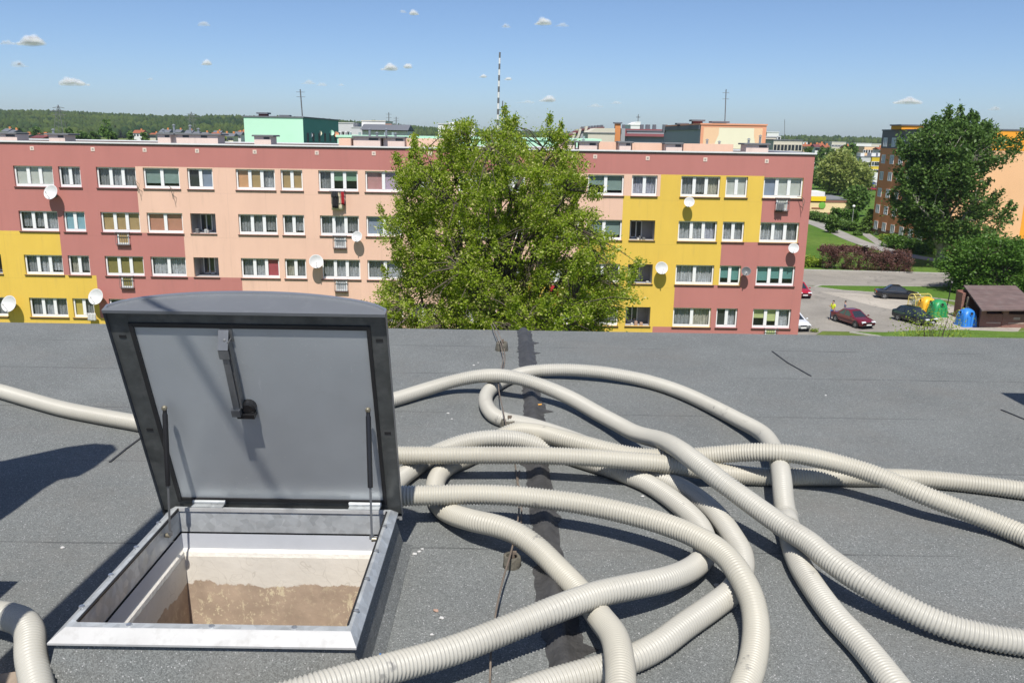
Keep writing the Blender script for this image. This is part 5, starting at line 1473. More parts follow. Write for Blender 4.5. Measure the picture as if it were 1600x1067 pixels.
# wire cage for bottles
p = at_z(1440, 486, GZ)
t = thing('bottle_cage', 'pale yellow framed wire cage for bottles at the left end of the containers', 'wire cage', (p.x, p.y + 0.6, GZ), 0.15)
M['cage_yellow'] = mat('faded_yellow_frame', (0.62, 0.52, 0.14), 0.6)
mb = MB(); hw, hd, hh = 0.85, 0.6, 1.15
arcp = [(math.cos(a), math.sin(a)) for a in np.linspace(0, math.pi, 9)]
for x in (-hw, hw):
    mb.tube([(x, -hd, 0)] + [(x, -c * hd, hh + s * 0.45) for c, s in arcp] + [(x, hd, 0)], 0.045, 6)
    mb.tube([(x, -hd, 0.1), (x, hd, 0.1)], 0.04, 6); mb.tube([(x, -hd, hh), (x, hd, hh)], 0.035, 6)
for y, z in ((-hd, 0.1), (hd, 0.1), (-hd, hh), (hd, hh), (0, hh + 0.45)): mb.tube([(-hw, y, z), (hw, y, z)], 0.04, 6)
mb.build('frame', M['cage_yellow'], t, local=True)
mb = MB()
for k in range(1, 12):
    x = -hw + 2 * hw * k / 12; mb.tube([(x, -hd, 0.1)] + [(x, -c * hd, hh + s * 0.44) for c, s in arcp] + [(x, hd, 0.1)], 0.009, 3, caps=False)
for k in range(1, 8):
    z = 0.1 + (hh - 0.1) * k / 8
    mb.tube([(-hw, -hd, z), (hw, -hd, z)], 0.009, 3, caps=False); mb.tube([(-hw, -hd, z), (-hw, hd, z)], 0.009, 3, caps=False); mb.tube([(hw, -hd, z), (hw, hd, z)], 0.009, 3, caps=False)
mb.build('wire_mesh', M['cage_yellow'], t, local=True)
M['bottles'] = leaf_mat('plastic_bottles', (0.45, 0.50, 0.50), (0.70, 0.72, 0.72), 0.4, c3=(0.12, 0.30, 0.16))
rng = np.random.default_rng(5)
C = rng.uniform(-1, 1, (260, 3)) * np.array([hw * 0.88, hd * 0.85, 0.4]) + np.array([0, 0, 0.55])
mb = MB()
for c in C:
    d = Vector(rng.normal(0, 1, 3)).normalized() * 0.12
    mb.tube([Vector(c) - d, Vector(c) + d * 0.6, Vector(c) + d], [0.045, 0.045, 0.015], 5)
o = mb.build('bottle_heap', M['bottles'], t, local=True); o['kind'] = 'stuff'
p = at_z(1480, 478, GZ)
mb = MB(); mb.tube([p, p + Vector((0.15, 0, 2.4))], 0.05, 6); mb.lathe([(0.12, -0.1), (0.14, 0), (0.05, 0.15)], 8, 0, p + Vector((0.15, 0, 2.4)))
tag(mb.build('thin_post', M['black_metal']), 'thin dark post on the grass behind the green container', 'post')

# ================================================================== CARS
M['tyre'] = mat('tyre', (0.02, 0.02, 0.021), 0.8); M['rim'] = mat('wheel_rim', (0.45, 0.46, 0.47), 0.35, 0.6); M['car_glass'] = mat('car_glass', (0.025, 0.032, 0.04), 0.05, var=0.05, spec=1.0)
M['light_clear'] = mat('headlight', (0.75, 0.76, 0.78), 0.12, spec=1.0); M['light_red'] = mat('taillight', (0.45, 0.015, 0.015), 0.15); M['plate'] = mat('number_plate', (0.75, 0.75, 0.72), 0.5); M['trim'] = mat('black_trim', (0.025, 0.025, 0.027), 0.55)
def car(x, y, ang, paintm, label, kind='sedan', L=4.35, W=1.68, H=1.40):
    t = thing('parked_car', label, 'car', (x, y, GZ + 0.03), ang, 'cars parked on the lot')
    h = L / 2; w_ = W / 2
    if kind == 'sedan': st = [(-h, 0.62, .80), (-h + .06, 0.84, .92), (-h + .5, 0.90, .98), (-h + 1.0, 0.92, 1.0), (0, 0.90, 1.0), (h - 1.35, 0.88, 1.0), (h - 0.7, 0.80, .97), (h - .18, 0.68, .90), (h, 0.52, .78)]
    else: st = [(-h, 0.70, .82), (-h + .05, 0.95, .93), (-h + .4, 0.97, .99), (0, 0.92, 1.0), (h - 1.2, 0.90, 1.0), (h - 0.6, 0.82, .97), (h - .15, 0.68, .90), (h, 0.52, .78)]
    rings = []
    for (sx, zt, wk) in st:
        q = w_ * wk; zb = 0.24 if abs(sx) < h - 0.1 else 0.32
        half = [(q * 0.86, zb), (q * 0.97, zb + 0.10), (q, zb + 0.28), (q * 0.985, zt - 0.12), (q * 0.93, zt - 0.03), (q * 0.80, zt), (q * 0.4, zt + 0.012)]
        rings.append([(sx, -a, z) for a, z in half] + [(sx, a, z) for a, z in reversed(half)])
    mb = MB(); mb.loft(rings)
    body = mb.build('body', paintm, t, smooth=38, local=True)
    # greenhouse
    if kind == 'sedan': gb0, gb1, gt0, gt1 = -h + 0.75, h - 1.18, -h + 1.40, h - 1.95
    elif kind == 'wagon': gb0, gb1, gt0, gt1 = -h + 0.12, h - 1.10, -h + 0.35, h - 1.9
    else: gb0, gb1, gt0, gt1 = -h + 0.15, h - 1.05, -h + 0.65, h - 1.85
    zb, zt, wb, wt = 0.86, H - 0.05, w_ * 0.93, w_ * 0.70
    def gring(f, out=0.0):
        x0, x1 = gb0 + (gt0 - gb0) * f - out, gb1 + (gt1 - gb1) * f + out
        ww = wb + (wt - wb) * f + out; z = zb + (zt - zb) * f
        return [(x0 + 0.1, -ww, z), (x1 - 0.1, -ww, z), (x1, -ww + 0.14, z), (x1, ww - 0.14, z), (x1 - 0.1, ww, z), (x0 + 0.1, ww, z), (x0, ww - 0.14, z), (x0, -ww + 0.14, z)]
    mb = MB(); mb.loft([gring(0), gring(0.5), gring(1.0)]); mb.build('window_glass', M['car_glass'], t, local=True, smooth=25)
    mb = MB()
    r0, r1 = gring(0.93, 0.012), gring(1.0, 0.004)
    cz = H
    mb.loft([r0, [(x, y, z + 0.02) for x, y, z in r1], [(x * 0.9 + 0.1 * (gt0 + gt1) / 2, y * 0.85, cz) for x, y, z in r1], [(x * 0.4 + 0.6 * (gt0 + gt1) / 2, y * 0.4, cz + 0.012) for x, y, z in r1]])
    def pillar(f0x, f1x, sy, wd):     # strip on the side glass
        ya, yb = (wb + 0.008) * sy, (wt + 0.008) * sy
        mb.add([(f0x - wd, ya, zb), (f0x + wd, ya, zb), (f1x + wd, yb, zt), (f1x - wd, yb, zt), (f0x - wd, ya * 0.97, zb), (f0x + wd, ya * 0.97, zb), (f1x + wd, yb * 0.96, zt), (f1x - wd, yb * 0.96, zt)],
               [(0, 1, 2, 3), (7, 6, 5, 4), (0, 4, 5, 1), (2, 6, 7, 3), (1, 5, 6, 2), (3, 7, 4, 0)])
    for sy in (-1, 1):
        pillar(gb1 - 0.13, gt1 - 0.12, sy, 0.05); pillar((gb0 + gb1) / 2 - 0.05, (gt0 + gt1) / 2, sy, 0.04)
        pillar(gb0 + 0.22, gt0 + 0.16, sy, 0.12 if kind != 'wagon' else 0.06)
        for (f, x0, x1) in ((1, gb1, gt1), (0, gb0, gt0)):
            s_ = 0.012 if f else -0.012
            mb.add([(x0 + s_, sy * (wb - 0.16), zb), (x0 - (0.10 if f else -0.10) + s_, sy * (wb + 0.006), zb), (x1 - (0.10 if f else -0.10) + s_, sy * (wt + 0.006), zt), (x1 + s_, sy * (wt - 0.16), zt)], [(0, 1, 2, 3)])
    mb.build('roof', paintm, t, smooth=38, local=True)
    wx = (-h + 0.82, h - 0.80)
    for sx in wx:
        for sy in (-1, 1):
            c = Vector((sx, sy * (w_ - 0.16), 0.30)); ax = Vector((0, sy, 0))
            mb = MB(); mb.lathe([(0.19, 0.17), (0.27, 0.185), (0.30, 0.15), (0.30, 0.0), (0.2, 0.0)], 18, 0, c, ax); wh = mb.build('wheel', M['tyre'], t, smooth=40, local=True)
            mb = MB(); mb.lathe([(0.19, 0.165), (0.17, 0.15), (0.06, 0.165), (0.01, 0.17)], 14, 0, c, ax)
            for k in range(5):
                a = 2 * math.pi * k / 5
                d = Vector((math.cos(a), 0, math.sin(a))); q = Vector((-d.z, 0, d.x)) * 0.03
                mb.obox(c + d * 0.05 - q + ax * 0.16, d * 0.13, q * 2, ax * 0.014)
            mb.build('rim', M['rim'], wh, smooth=40, local=True)
    mb = MB()
    for sx in wx:
        for sy in (-1, 1): mb.lathe([(0.355, 0.0), (0.355, 0.012), (0.31, 0.014)], 20, 0, (sx, sy * (w_ - 0.010), 0.33), (0, sy, 0))
    mb.box(-h - 0.012, -h + 0.1, -w_ * 0.72, w_ * 0.72, 0.34, 0.46); mb.box(h - 0.1, h + 0.012, -w_ * 0.70, w_ * 0.70, 0.30, 0.40); mb.box(h - 0.06, h + 0.008, -0.28, 0.28, 0.53, 0.62)
    for sy in (-1, 1): mb.box(-h + 1.2, h - 1.2, sy * w_ - 0.006, sy * w_ + 0.008, 0.50, 0.56)
    mb.build('trim', M['trim'], t, local=True)
    for sy in (-1, 1):
        mb = MB(); mb.obox((h - 0.13, sy * w_ * 0.60 - 0.19, 0.56), (0.13, 0, -0.03), (0, 0.38, 0), (-0.03, 0, 0.13)); mb.build('headlight', M['light_clear'], t, local=True)
        mb = MB(); mb.box(-h - 0.004, -h + 0.1, sy * w_ * 0.66 - 0.16, sy * w_ * 0.66 + 0.16, 0.66, 0.80); mb.build('taillight', M['light_red'], t, local=True)
        mb = MB(); mb.cbox(gb1 - 0.22, gb1 - 0.10, sy * (w_ + 0.09) - 0.09, sy * (w_ + 0.09) + 0.09, 0.90, 1.02, 0.03); mb.build('mirror', paintm, t, local=True)
    for sx, z in ((h + 0.014, 0.40), (-h - 0.014, 0.52)):
        mb = MB(); mb.box(sx - 0.006, sx + 0.006, -0.26, 0.26, z - 0.055, z + 0.055); mb.build('number_plate', M['plate'], t, local=True)
    return t
def cpaint(n_, c): return mat(n_, c, 0.28, 0.15, var=0.03, coat=0.7)
def heading(a, b_): return math.atan2(b_.y - a.y, b_.x - a.x)
P0, P1 = at_z(1322, 498, GZ), at_z(1341, 510, GZ)
car(30.75, 75.3, rad(-73), cpaint('maroon_car_paint', (0.16, 0.012, 0.022)), 'dark maroon saloon car facing the viewer beside the man in yellow', 'sedan', H=1.38)
car(40.6, 88.7, rad(-14), cpaint('black_car_paint', (0.012, 0.012, 0.014)), 'black saloon car parked on the pale pad beside the grass verge', 'sedan')
car(36.9, 76.6, rad(-66), cpaint('blueblack_car_paint', (0.012, 0.018, 0.024)), 'blue black hatchback half hidden by the pale green shrub', 'hatch', L=3.9)
car(30.35, 89.6, rad(-86), cpaint('red_car_paint', (0.42, 0.012, 0.03)), 'bright red estate car cut off by the right edge of the apartment block', 'wagon', L=4.3, H=1.48)
car(24.75, 73.6, rad(-80), cpaint('white_car_paint', (0.72, 0.73, 0.74)), 'white car peeping out beside the foot of the apartment block', 'hatch', L=4.0)
far_cars = [(1348, 297, rad(10), 'far_white_paint', (0.7, 0.7, 0.7), 'tiny white car far away beyond the lawn'), (1365, 298.5, rad(12), 'far_red_paint', (0.4, 0.02, 0.03), 'tiny red car far away right of the white one'), (1364, 290.5, rad(8), 'far_blue_paint', (0.04, 0.08, 0.28), 'tiny blue car in the farther row beyond the lawn'), (1375, 292, rad(8), 'far_silver_paint', (0.5, 0.5, 0.52), 'tiny silver car in the farther row beside the brown orange block')]
for u, v, a, n_, c, lab in far_cars:
    p = at_z(u, v, GZ); car(p.x, p.y, a, cpaint(n_, c), lab, 'hatch')

# ================================================================== PEOPLE
def skin_mesh(name, J, E, m, parent, root=0, sub=1):
    me = bpy.data.meshes.new(name)
    me.from_pydata([j[:3] for j in J], E, [])
    o = bpy.data.objects.new(name, me); COL.objects.link(o)
    md = o.modifiers.new('skin', 'SKIN'); md.use_smooth_shade = True
    sv = me.skin_vertices[0].data if me.skin_vertices else None
    if sv is None:
        bm = bmesh.new(); bm.from_mesh(me); bm.verts.layers.skin.verify(); bm.to_mesh(me); bm.free(); sv = me.skin_vertices[0].data
    for i, j in enumerate(J):
        r = j[3]; sv[i].radius = r if isinstance(r, tuple) else (r, r); sv[i].use_root = (i == root)
    o.modifiers.new('sub', 'SUBSURF').levels = sub
    o.modifiers['sub'].render_levels = sub
    dg = bpy.context.evaluated_depsgraph_get(); ev = o.evaluated_get(dg)
    m2 = bpy.data.meshes.new_from_object(ev)
    o.modifiers.clear(); o.data = m2; m2.materials.clear(); m2.materials.append(m)
    m2.polygons.foreach_set('use_smooth', [True] * len(m2.polygons))
    o.parent = parent
    return o
M['skin'] = mat('skin', (0.50, 0.30, 0.21), 0.6); M['hair'] = mat('dark_hair', (0.03, 0.022, 0.016), 0.7)
M['shirt_y'] = mat('yellow_green_shirt', (0.62, 0.70, 0.03), 0.9); M['jeans'] = mat('blue_jeans', (0.07, 0.14, 0.30), 0.9); M['shirt_b'] = mat('slate_blue_shirt', (0.10, 0.11, 0.18), 0.9); M['trousers_d'] = mat('dark_trousers', (0.03, 0.03, 0.04), 0.9); M['shoe'] = mat('dark_shoes', (0.03, 0.028, 0.026), 0.7)
def person(p, ang, label, shirt, legs, H=1.76, arms='down', step=0.0):
    t = thing('person', label, 'person', (p.x, p.y, GZ + 0.03), ang)
    k = H / 1.76
    J, E = [], []
    def add(x, y, z, r, par=None):
        J.append((x * k, y * k, z * k, r * k if not isinstance(r, tuple) else (r[0] * k, r[1] * k))); i = len(J) - 1
        if par is not None: E.append((par, i))
        return i
    pel = add(0, 0, 0.93, (0.15, 0.105)); wa = add(0, 0.0, 1.10, (0.135, 0.095), pel); ch = add(0, -0.01, 1.32, (0.165, 0.11), wa); nk = add(0, 0.0, 1.47, 0.06, ch); jaw = add(0, 0.03, 1.545, 0.065, nk); hd = add(0, 0.02, 1.64, (0.078, 0.092), jaw); cr_ = add(0, 0.01, 1.715, (0.062, 0.07), hd)
    add(0, 0.115, 1.615, 0.014, hd)                                   # nose
    for sx in (-1, 1): add(sx * 0.085, 0.0, 1.625, 0.014, hd)         # ears
    arms_i, legs_i = [], []
    for sx in (-1, 1):
        sh = add(sx * 0.19, -0.01, 1.41, 0.065, ch)
        if arms == 'down': el, wr = (sx * 0.25, -0.03, 1.13), (sx * 0.25, 0.06, 0.88)
        elif arms == 'phone': el, wr = ((sx * 0.25, 0.02, 1.14), (sx * 0.20, 0.22, 1.24) if sx > 0 else (sx * 0.27, 0.08, 0.90))
        e = add(*el, 0.047, sh); w2 = add(*wr, 0.031, e)
        d = (Vector(wr) - Vector(el)).normalized()
        pm = Vector(wr) + d * 0.06
        pl = add(*pm, (0.036, 0.018), w2)
        for f in range(4):
            o_ = Vector((0, 0.026 - 0.018 * f, 0)); ln = (0.075, 0.085, 0.08, 0.062)[f]
            a1 = pm + o_ + d * 0.035; a2 = a1 + d * ln * 0.55 + Vector((-sx * 0.008, 0.012, 0)); a3 = a2 + d * ln * 0.4 + Vector((-sx * 0.018, 0.012, 0))
            i1 = add(*a1, 0.0095, pl); i2 = add(*a2, 0.0085, i1); add(*a3, 0.007, i2)
        i1 = add(*(pm + Vector((0, 0.045, 0)) - d * 0.01), 0.011, pl); add(*(pm + Vector((-sx * 0.01, 0.065, 0)) + d * 0.03), 0.009, i1)
        arms_i.append((sh, e, w2))
    for sx in (-1, 1):
        hp = add(sx * 0.095, 0, 0.86, 0.095, pel); kn = add(sx * 0.105, 0.02 + sx * step, 0.49, 0.062, hp); an = add(sx * 0.11, -0.01 + sx * step * 1.5, 0.09, 0.042, kn); to = add(sx * 0.125, 0.15 + sx * step * 1.5, 0.035, (0.042, 0.03), an)
        legs_i.append((hp, kn, an, to))
    body = skin_mesh('body', J, E, M['skin'], t)
    def sub(name, ids, E2, extra, m, root=0):
        JJ = []
        for i, ex in zip(ids, extra):
            j = J[i]; r = j[3]
            JJ.append((j[0], j[1], j[2], (r[0] + ex, r[1] + ex) if isinstance(r, tuple) else r + ex))
        return skin_mesh(name, JJ, E2, m, t, root)
    (s0, e0, _), (s1, e1, _) = arms_i
    sub('shirt', [pel, wa, ch, s0, e0, s1, e1], [(0, 1), (1, 2), (2, 3), (3, 4), (2, 5), (5, 6)], [0.016, 0.018, 0.018, 0.018, 0.016, 0.018, 0.016], shirt)
    (h0, k0, a0, _), (h1, k1, a1, _) = legs_i
    sub('trousers', [pel, h0, k0, a0, h1, k1, a1], [(0, 1), (1, 2), (2, 3), (0, 4), (4, 5), (5, 6)], [0.008, 0.016, 0.018, 0.022, 0.016, 0.018, 0.022], legs)
    for lg in legs_i:
        a, b_ = J[lg[2]], J[lg[3]]
        mb = MB(); mb.loft([[(a[0] - 0.05, a[1] - 0.09, 0), (a[0] + 0.05, a[1] - 0.09, 0), (a[0] + 0.045, a[1] - 0.08, 0.08), (a[0] - 0.045, a[1] - 0.08, 0.08)], [(a[0] - 0.055, a[1] + 0.05, 0), (a[0] + 0.055, a[1] + 0.05, 0), (a[0] + 0.045, a[1] + 0.05, 0.10), (a[0] - 0.045, a[1] + 0.05, 0.10)], [(b_[0] - 0.05, b_[1] + 0.06, 0), (b_[0] + 0.05, b_[1] + 0.06, 0), (b_[0] + 0.035, b_[1] + 0.05, 0.05), (b_[0] - 0.035, b_[1] + 0.05, 0.05)]])
        mb.build('shoe', M['shoe'], t, smooth=50, local=True)
    q = J[cr_]
    mb = MB(); mb.lathe([(0.088 * k, -0.06 * k), (0.097 * k, -0.01 * k), (0.085 * k, 0.04 * k), (0.05 * k, 0.075 * k), (0.005, 0.085 * k)], 14, 0, (q[0], q[1] - 0.022 * k, q[2]))
    mb.build('hair', M['hair'], t, smooth=60, local=True)
    return t
person(at_z(1299.5, 500, GZ), rad(115), 'person in a yellow green shirt and blue jeans standing behind the maroon car', M['shirt_y'], M['jeans'], 1.80, 'phone', 0.04)
person(at_z(1318.5, 497.0, GZ), rad(60), 'person in a dark slate shirt standing at the far side of the maroon car', M['shirt_b'], M['trousers_d'], 1.62, 'down')
# ================================================================== THE TOWN BEYOND
def pnt(name, c, var=0.06): return mat(name, c, 0.85, var=var, scale=0.15, spec=0.25)
M['mint'] = pnt('mint_render', (0.50, 0.80, 0.60)); M['tealwall'] = pnt('dark_teal_render', (0.10, 0.30, 0.255)); M['greywall'] = pnt('pale_grey_panels', (0.55, 0.55, 0.55)); M['whitewall'] = pnt('white_render', (0.72, 0.72, 0.70))
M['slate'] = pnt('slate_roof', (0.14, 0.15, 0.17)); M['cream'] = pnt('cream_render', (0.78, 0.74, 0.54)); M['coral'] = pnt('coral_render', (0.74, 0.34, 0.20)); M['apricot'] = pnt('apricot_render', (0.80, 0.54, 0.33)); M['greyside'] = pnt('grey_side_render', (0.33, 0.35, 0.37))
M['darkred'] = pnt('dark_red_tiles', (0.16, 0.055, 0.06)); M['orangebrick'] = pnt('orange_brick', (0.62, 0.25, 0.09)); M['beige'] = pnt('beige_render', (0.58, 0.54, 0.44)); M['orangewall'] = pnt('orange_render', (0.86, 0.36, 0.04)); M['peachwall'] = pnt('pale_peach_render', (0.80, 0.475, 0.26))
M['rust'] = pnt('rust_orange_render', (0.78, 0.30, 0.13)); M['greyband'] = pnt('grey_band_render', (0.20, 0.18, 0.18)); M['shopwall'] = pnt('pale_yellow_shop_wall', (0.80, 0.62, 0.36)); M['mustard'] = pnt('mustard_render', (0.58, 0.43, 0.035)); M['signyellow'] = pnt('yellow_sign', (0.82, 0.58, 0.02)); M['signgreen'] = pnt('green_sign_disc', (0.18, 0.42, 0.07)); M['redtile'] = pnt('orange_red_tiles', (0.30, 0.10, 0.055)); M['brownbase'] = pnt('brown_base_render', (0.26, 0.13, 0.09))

def windows(parent, face, x0, x1, y0, y1, spots, wd, ht, pane='dark_glass', frame='pvc'):
    for a, z in spots:
        if face == 'front': c = lambda u, d, zz: (x0 + a * (x1 - x0) + u, y0 - d, zz)
        elif face == 'left': c = lambda u, d, zz: (x0 - d, y0 + a * (y1 - y0) + u, zz)
        else: c = lambda u, d, zz: (x1 + d, y0 + a * (y1 - y0) + u, zz)
        mb = MB()
        for (u0, u1, z0, z1) in ((-wd / 2, wd / 2, z - ht / 2, z - ht / 2 + 0.14), (-wd / 2, wd / 2, z + ht / 2 - 0.14, z + ht / 2), (-wd / 2, -wd / 2 + 0.14, z - ht / 2 + 0.14, z + ht / 2 - 0.14), (wd / 2 - 0.14, wd / 2, z - ht / 2 + 0.14, z + ht / 2 - 0.14), (-0.07, 0.07, z - ht / 2 + 0.14, z + ht / 2 - 0.14)):
            A, B = Vector(c(u0, 0.005, z0)), Vector(c(u1, 0.07, z1))
            mb.box(min(A.x, B.x), max(A.x, B.x), min(A.y, B.y), max(A.y, B.y), z0, z1)
        f = mb.build('window', M[frame], parent)
        mb = MB(); mb.quad(c(-wd / 2 + 0.14, 0.03, z - ht / 2 + 0.14), c(wd / 2 - 0.14, 0.03, z - ht / 2 + 0.14), c(wd / 2 - 0.14, 0.03, z + ht / 2 - 0.14), c(-wd / 2 + 0.14, 0.03, z + ht / 2 - 0.14))
        mb.build('pane', M[pane], f)

def bld(name, label, cat, x0, x1, y0, y1, zt, front, side=None, roofm='roof_grey', cope=None, group=None, zb=GZ):
    t = thing(name, label, cat, ((x0 + x1) / 2, y0, zb), 0, group)
    mb = MB()
    mb.quad((x0, y0, zb), (x1, y0, zb), (x1, y0, zt), (x0, y0, zt), 0); mb.quad((x1, y1, zb), (x0, y1, zb), (x0, y1, zt), (x1, y1, zt), 0)
    mb.quad((x1, y0, zb), (x1, y1, zb), (x1, y1, zt), (x1, y0, zt), 1); mb.quad((x0, y1, zb), (x0, y0, zb), (x0, y0, zt), (x0, y1, zt), 1)
    mb.build('wall', [M[front], M[side or front]], t, recalc=False)
    mb = MB(); mb.box(x0 - 0.12, x1 + 0.12, y0 - 0.12, y1 + 0.12, zt + 0.002, zt + 0.22)
    r = mb.build('roof', M[cope or roofm], t)
    return t, r
def roofbox(par, name, u0, u1, vt, y, zb, m, dep=1.5, cap=None):
    a, b_ = at_y(u0, vt, y), at_y(u1, vt, y)
    mb = MB(); mb.box(a.x, b_.x, y, y + dep, zb, (a.z + b_.z) / 2); o = mb.build(name, M[m], par)
    if cap:
        mb = MB(); e = (b_.x - a.x) * 0.15 + 0.1; mb.box(a.x - e, b_.x + e, y - e, y + dep + e, (a.z + b_.z) / 2 + 0.002, (a.z + b_.z) / 2 + 0.25); mb.build('cap', M[cap], o)
    return o
def mast(label, u, vb, vt, y, r, mats, name='antenna_mast', tilt=0.0, cross=True, seg=1):
    a, b_ = at_y(u, vb, y), at_y(u, vt, y)
    top = Vector((b_.x + tilt, y, b_.z)); a = Vector((a.x, y, a.z))
    t = thing(name, label, 'mast', a)
    for m_, fl in zip(mats, range(len(mats))):
        mb = MB()
        for k in range(seg):
            if k % len(mats) == fl: mb.tube([a.lerp(top, k / seg), a.lerp(top, (k + 1) / seg)], r * (1 - 0.3 * k / seg), 8)
        mb.build('pole' if fl == 0 else 'white_band', m_, t)
    if cross:
        mb = MB()
        for f in (0.72, 0.9):
            c = a.lerp(top, f); mb.tube([c - Vector((r * 7, 0, 0)), c + Vector((r * 7, 0, 0))], r * 0.35, 5)
        mb.build('crossbar', mats[0], t)
    return t

# green block with teal side
y = 140.0; a, b_ = at_y(380.5, 181.5, y), at_y(473, 182.5, y)
t, r = bld('tower_block', 'mint green block with dark teal windowed side rising behind the roofline at left', 'apartment block', a.x, b_.x, y, y + 28, (a.z + b_.z) / 2 - 0.2, 'mint', 'tealwall', cope='slate')
windows(t, 'right', a.x, b_.x, y, y + 28, [(f, z) for f in (0.10, 0.24, 0.40, 0.56, 0.72, 0.88) for z in (a.z - 3.2, a.z - 6.0)], 1.3, 1.5, frame='cap_grey')
roofbox(r, 'chimney', 404, 416, 178.5, y + 4, a.z, 'darkred', cap='slate'); roofbox(r, 'chimney', 436, 452, 180, y + 6, a.z, 'slate')
mast('thin dark antenna mast on top of the mint green block', 472.5, 182, 140, 143, 0.10, [M['cap_grey']], tilt=-0.35)
for u, v, lab, m_ in ((484, 211.5, 'white satellite dish on the teal side of the mint green block', 'dish'), (498.5, 208.5, 'yellowish satellite dish right of the white one on the teal side', 'cream'), (518, 208, 'pale greenish satellite dish near the far end of the teal side', 'mint'), (525.5, 210.5, 'reddish satellite dish at the far edge of the teal side', 'coral')):
    yy = 140 + 28 * min(max((u - 473) / 56.0, 0.05), 0.97) * 0.9
    sat_dish(u, v, 0.95, lab, y=yy + 0.62, m=m_, face=(0.35, -1, 0.3), group='satellite dishes on the teal block')
# low mint block right behind the facade block
y = 92.0; a, b_ = at_y(527, 214.5, y), at_y(938, 221, y)
t, r = bld('mint_block', 'long low mint green block whose top edge shows behind the roof stacks', 'apartment block', a.x, b_.x, y, y + 10, a.z, 'mint', cope='mint')
for u in (545, 560, 600, 612, 884, 911): roofbox(r, 'flue', u, u + 3, 207 if u < 700 else 213, y + 3, a.z, 'flue', dep=0.3)
# grey panel buildings
y = 240.0
def far_box(u0, u1, vt, y, label, front, name='panel_block', cope='greywall', wz=(), nw=0, dep=14, wd=2.2, ht=1.6, frame='pvc', vb=None):
    a, b_ = at_y(u0, vt, y), at_y(u1, vt, y); zt = (a.z + b_.z) / 2
    t, r = bld(name, label, 'building', a.x, b_.x, y, y + dep, zt, front, cope=cope)
    if nw: windows(t, 'front', a.x, b_.x, y, y + dep, [((k + 0.5) / nw, zt - z) for k in range(nw) for z in wz], wd, ht, frame=frame)
    return t, r, zt
far_box(527.5, 552, 193, 235, 'pale grey panel block beside the teal wall', 'greywall', wz=(3.0,), nw=3)
far_box(549, 566, 200, 228, 'blank pale grey annex in front of the grey panel block', 'greywall')
t, r, zt = far_box(565, 602, 190, 232, 'white flat roofed building with a glazed top storey and balconies', 'whitewall', cope='beige', wz=(2.6,), nw=6, wd=2.0, ht=2.0)
roofbox(r, 'penthouse', 572, 590, 188.5, 236, zt, 'beige')
t, r, zt = far_box(566, 637, 205, 215, 'long white building with dark slate roof left of the big tree', 'whitewall', cope='slate', wz=(2.2,), nw=9, wd=1.6, ht=1.6)
mb = MB()
a, b_ = at_y(563, 203, 214), at_y(638, 203.5, 214)
mb.prism_x([(213.5, zt + 0.22), (226, zt + 0.22), (219, zt + 1.6)], a.x, b_.x); mb.build('pitched_roof', M['slate'], r)
roofbox(r, 'chimney', 602, 612, 194, 220, zt, 'orangebrick')
mast('very thin distant mast above the long slate roof, taller of two', 607.5, 205, 176, 300, 0.14, [M['cap_grey']]); mast('shorter thin distant mast beside the taller one above the slate roof', 619, 205, 183, 320, 0.14, [M['cap_grey']])
t, r, zt = far_box(684.5, 742, 195, 205, 'white block half hidden behind the top of the big tree', 'whitewall', cope='greywall', wz=(3.4, 6.4), nw=5, wd=1.5, ht=1.7)
roofbox(r, 'stair_tower', 700, 716, 191.5, 208, zt, 'whitewall')
mast('tall striped dark and white mast rising behind the top of the big tree', 777, 214, 82, 190, 0.26, [M['cap_grey'], M['whitewall']], name='striped_mast', tilt=0.55, cross=False, seg=15)
mast('short thin pole close beside the striped mast', 784, 214, 158, 195, 0.12, [M['cap_grey']], tilt=0.2, cross=False)
# roofscape right of the tree
y = 165.0; a, b_ = at_y(919, 203.5, y), at_y(961, 201.5, y)
t, r = bld('gabled_house', 'beige blank gabled building beside the orange brick chimney', 'house', a.x, b_.x, y, y + 12, at_y(930, 209, y).z, 'beige')
zt = at_y(930, 209, y).z; ztop = at_y(940, 200.5, y).z
mb = MB(); mb.add([(a.x, y - 0.02, zt + 0.2), (b_.x, y - 0.02, zt + 0.2), (b_.x, y - 0.02, ztop), (a.x + (b_.x - a.x) * 0.3, y - 0.02, ztop), (a.x, y + 12, zt + 0.2), (b_.x, y + 12, zt + 0.2), (b_.x, y + 12, ztop), (a.x + (b_.x - a.x) * 0.3, y + 12, ztop)], [(0, 1, 2, 3), (4, 7, 6, 5), (0, 3, 7, 4), (3, 2, 6, 7), (1, 5, 6, 2)]); mb.build('gable', M['beige'], t)
y = 185.0
t = thing('terrace_house', 'dark stepped roofs with pale party walls left of the beige gable', 'house', (at_y(915, 220, y).x, y, GZ))
PR = [at_y(u, v, y) for u, v in ((891, 215), (899, 209), (911, 204), (944, 201))]
mb = MB(); mb.prism_y([(p.x, p.z) for p in PR] + [(PR[-1].x, GZ), (PR[0].x, GZ)], y, y + 14); mb.build('wall', M['greyside'], t)
mb = MB(); mb.prism_y([(p.x, p.z + 0.02) for p in PR] + [(p.x, p.z + 0.35) for p in reversed(PR)], y - 0.4, y + 14.4); r = mb.build('roof', M['darkred'], t)
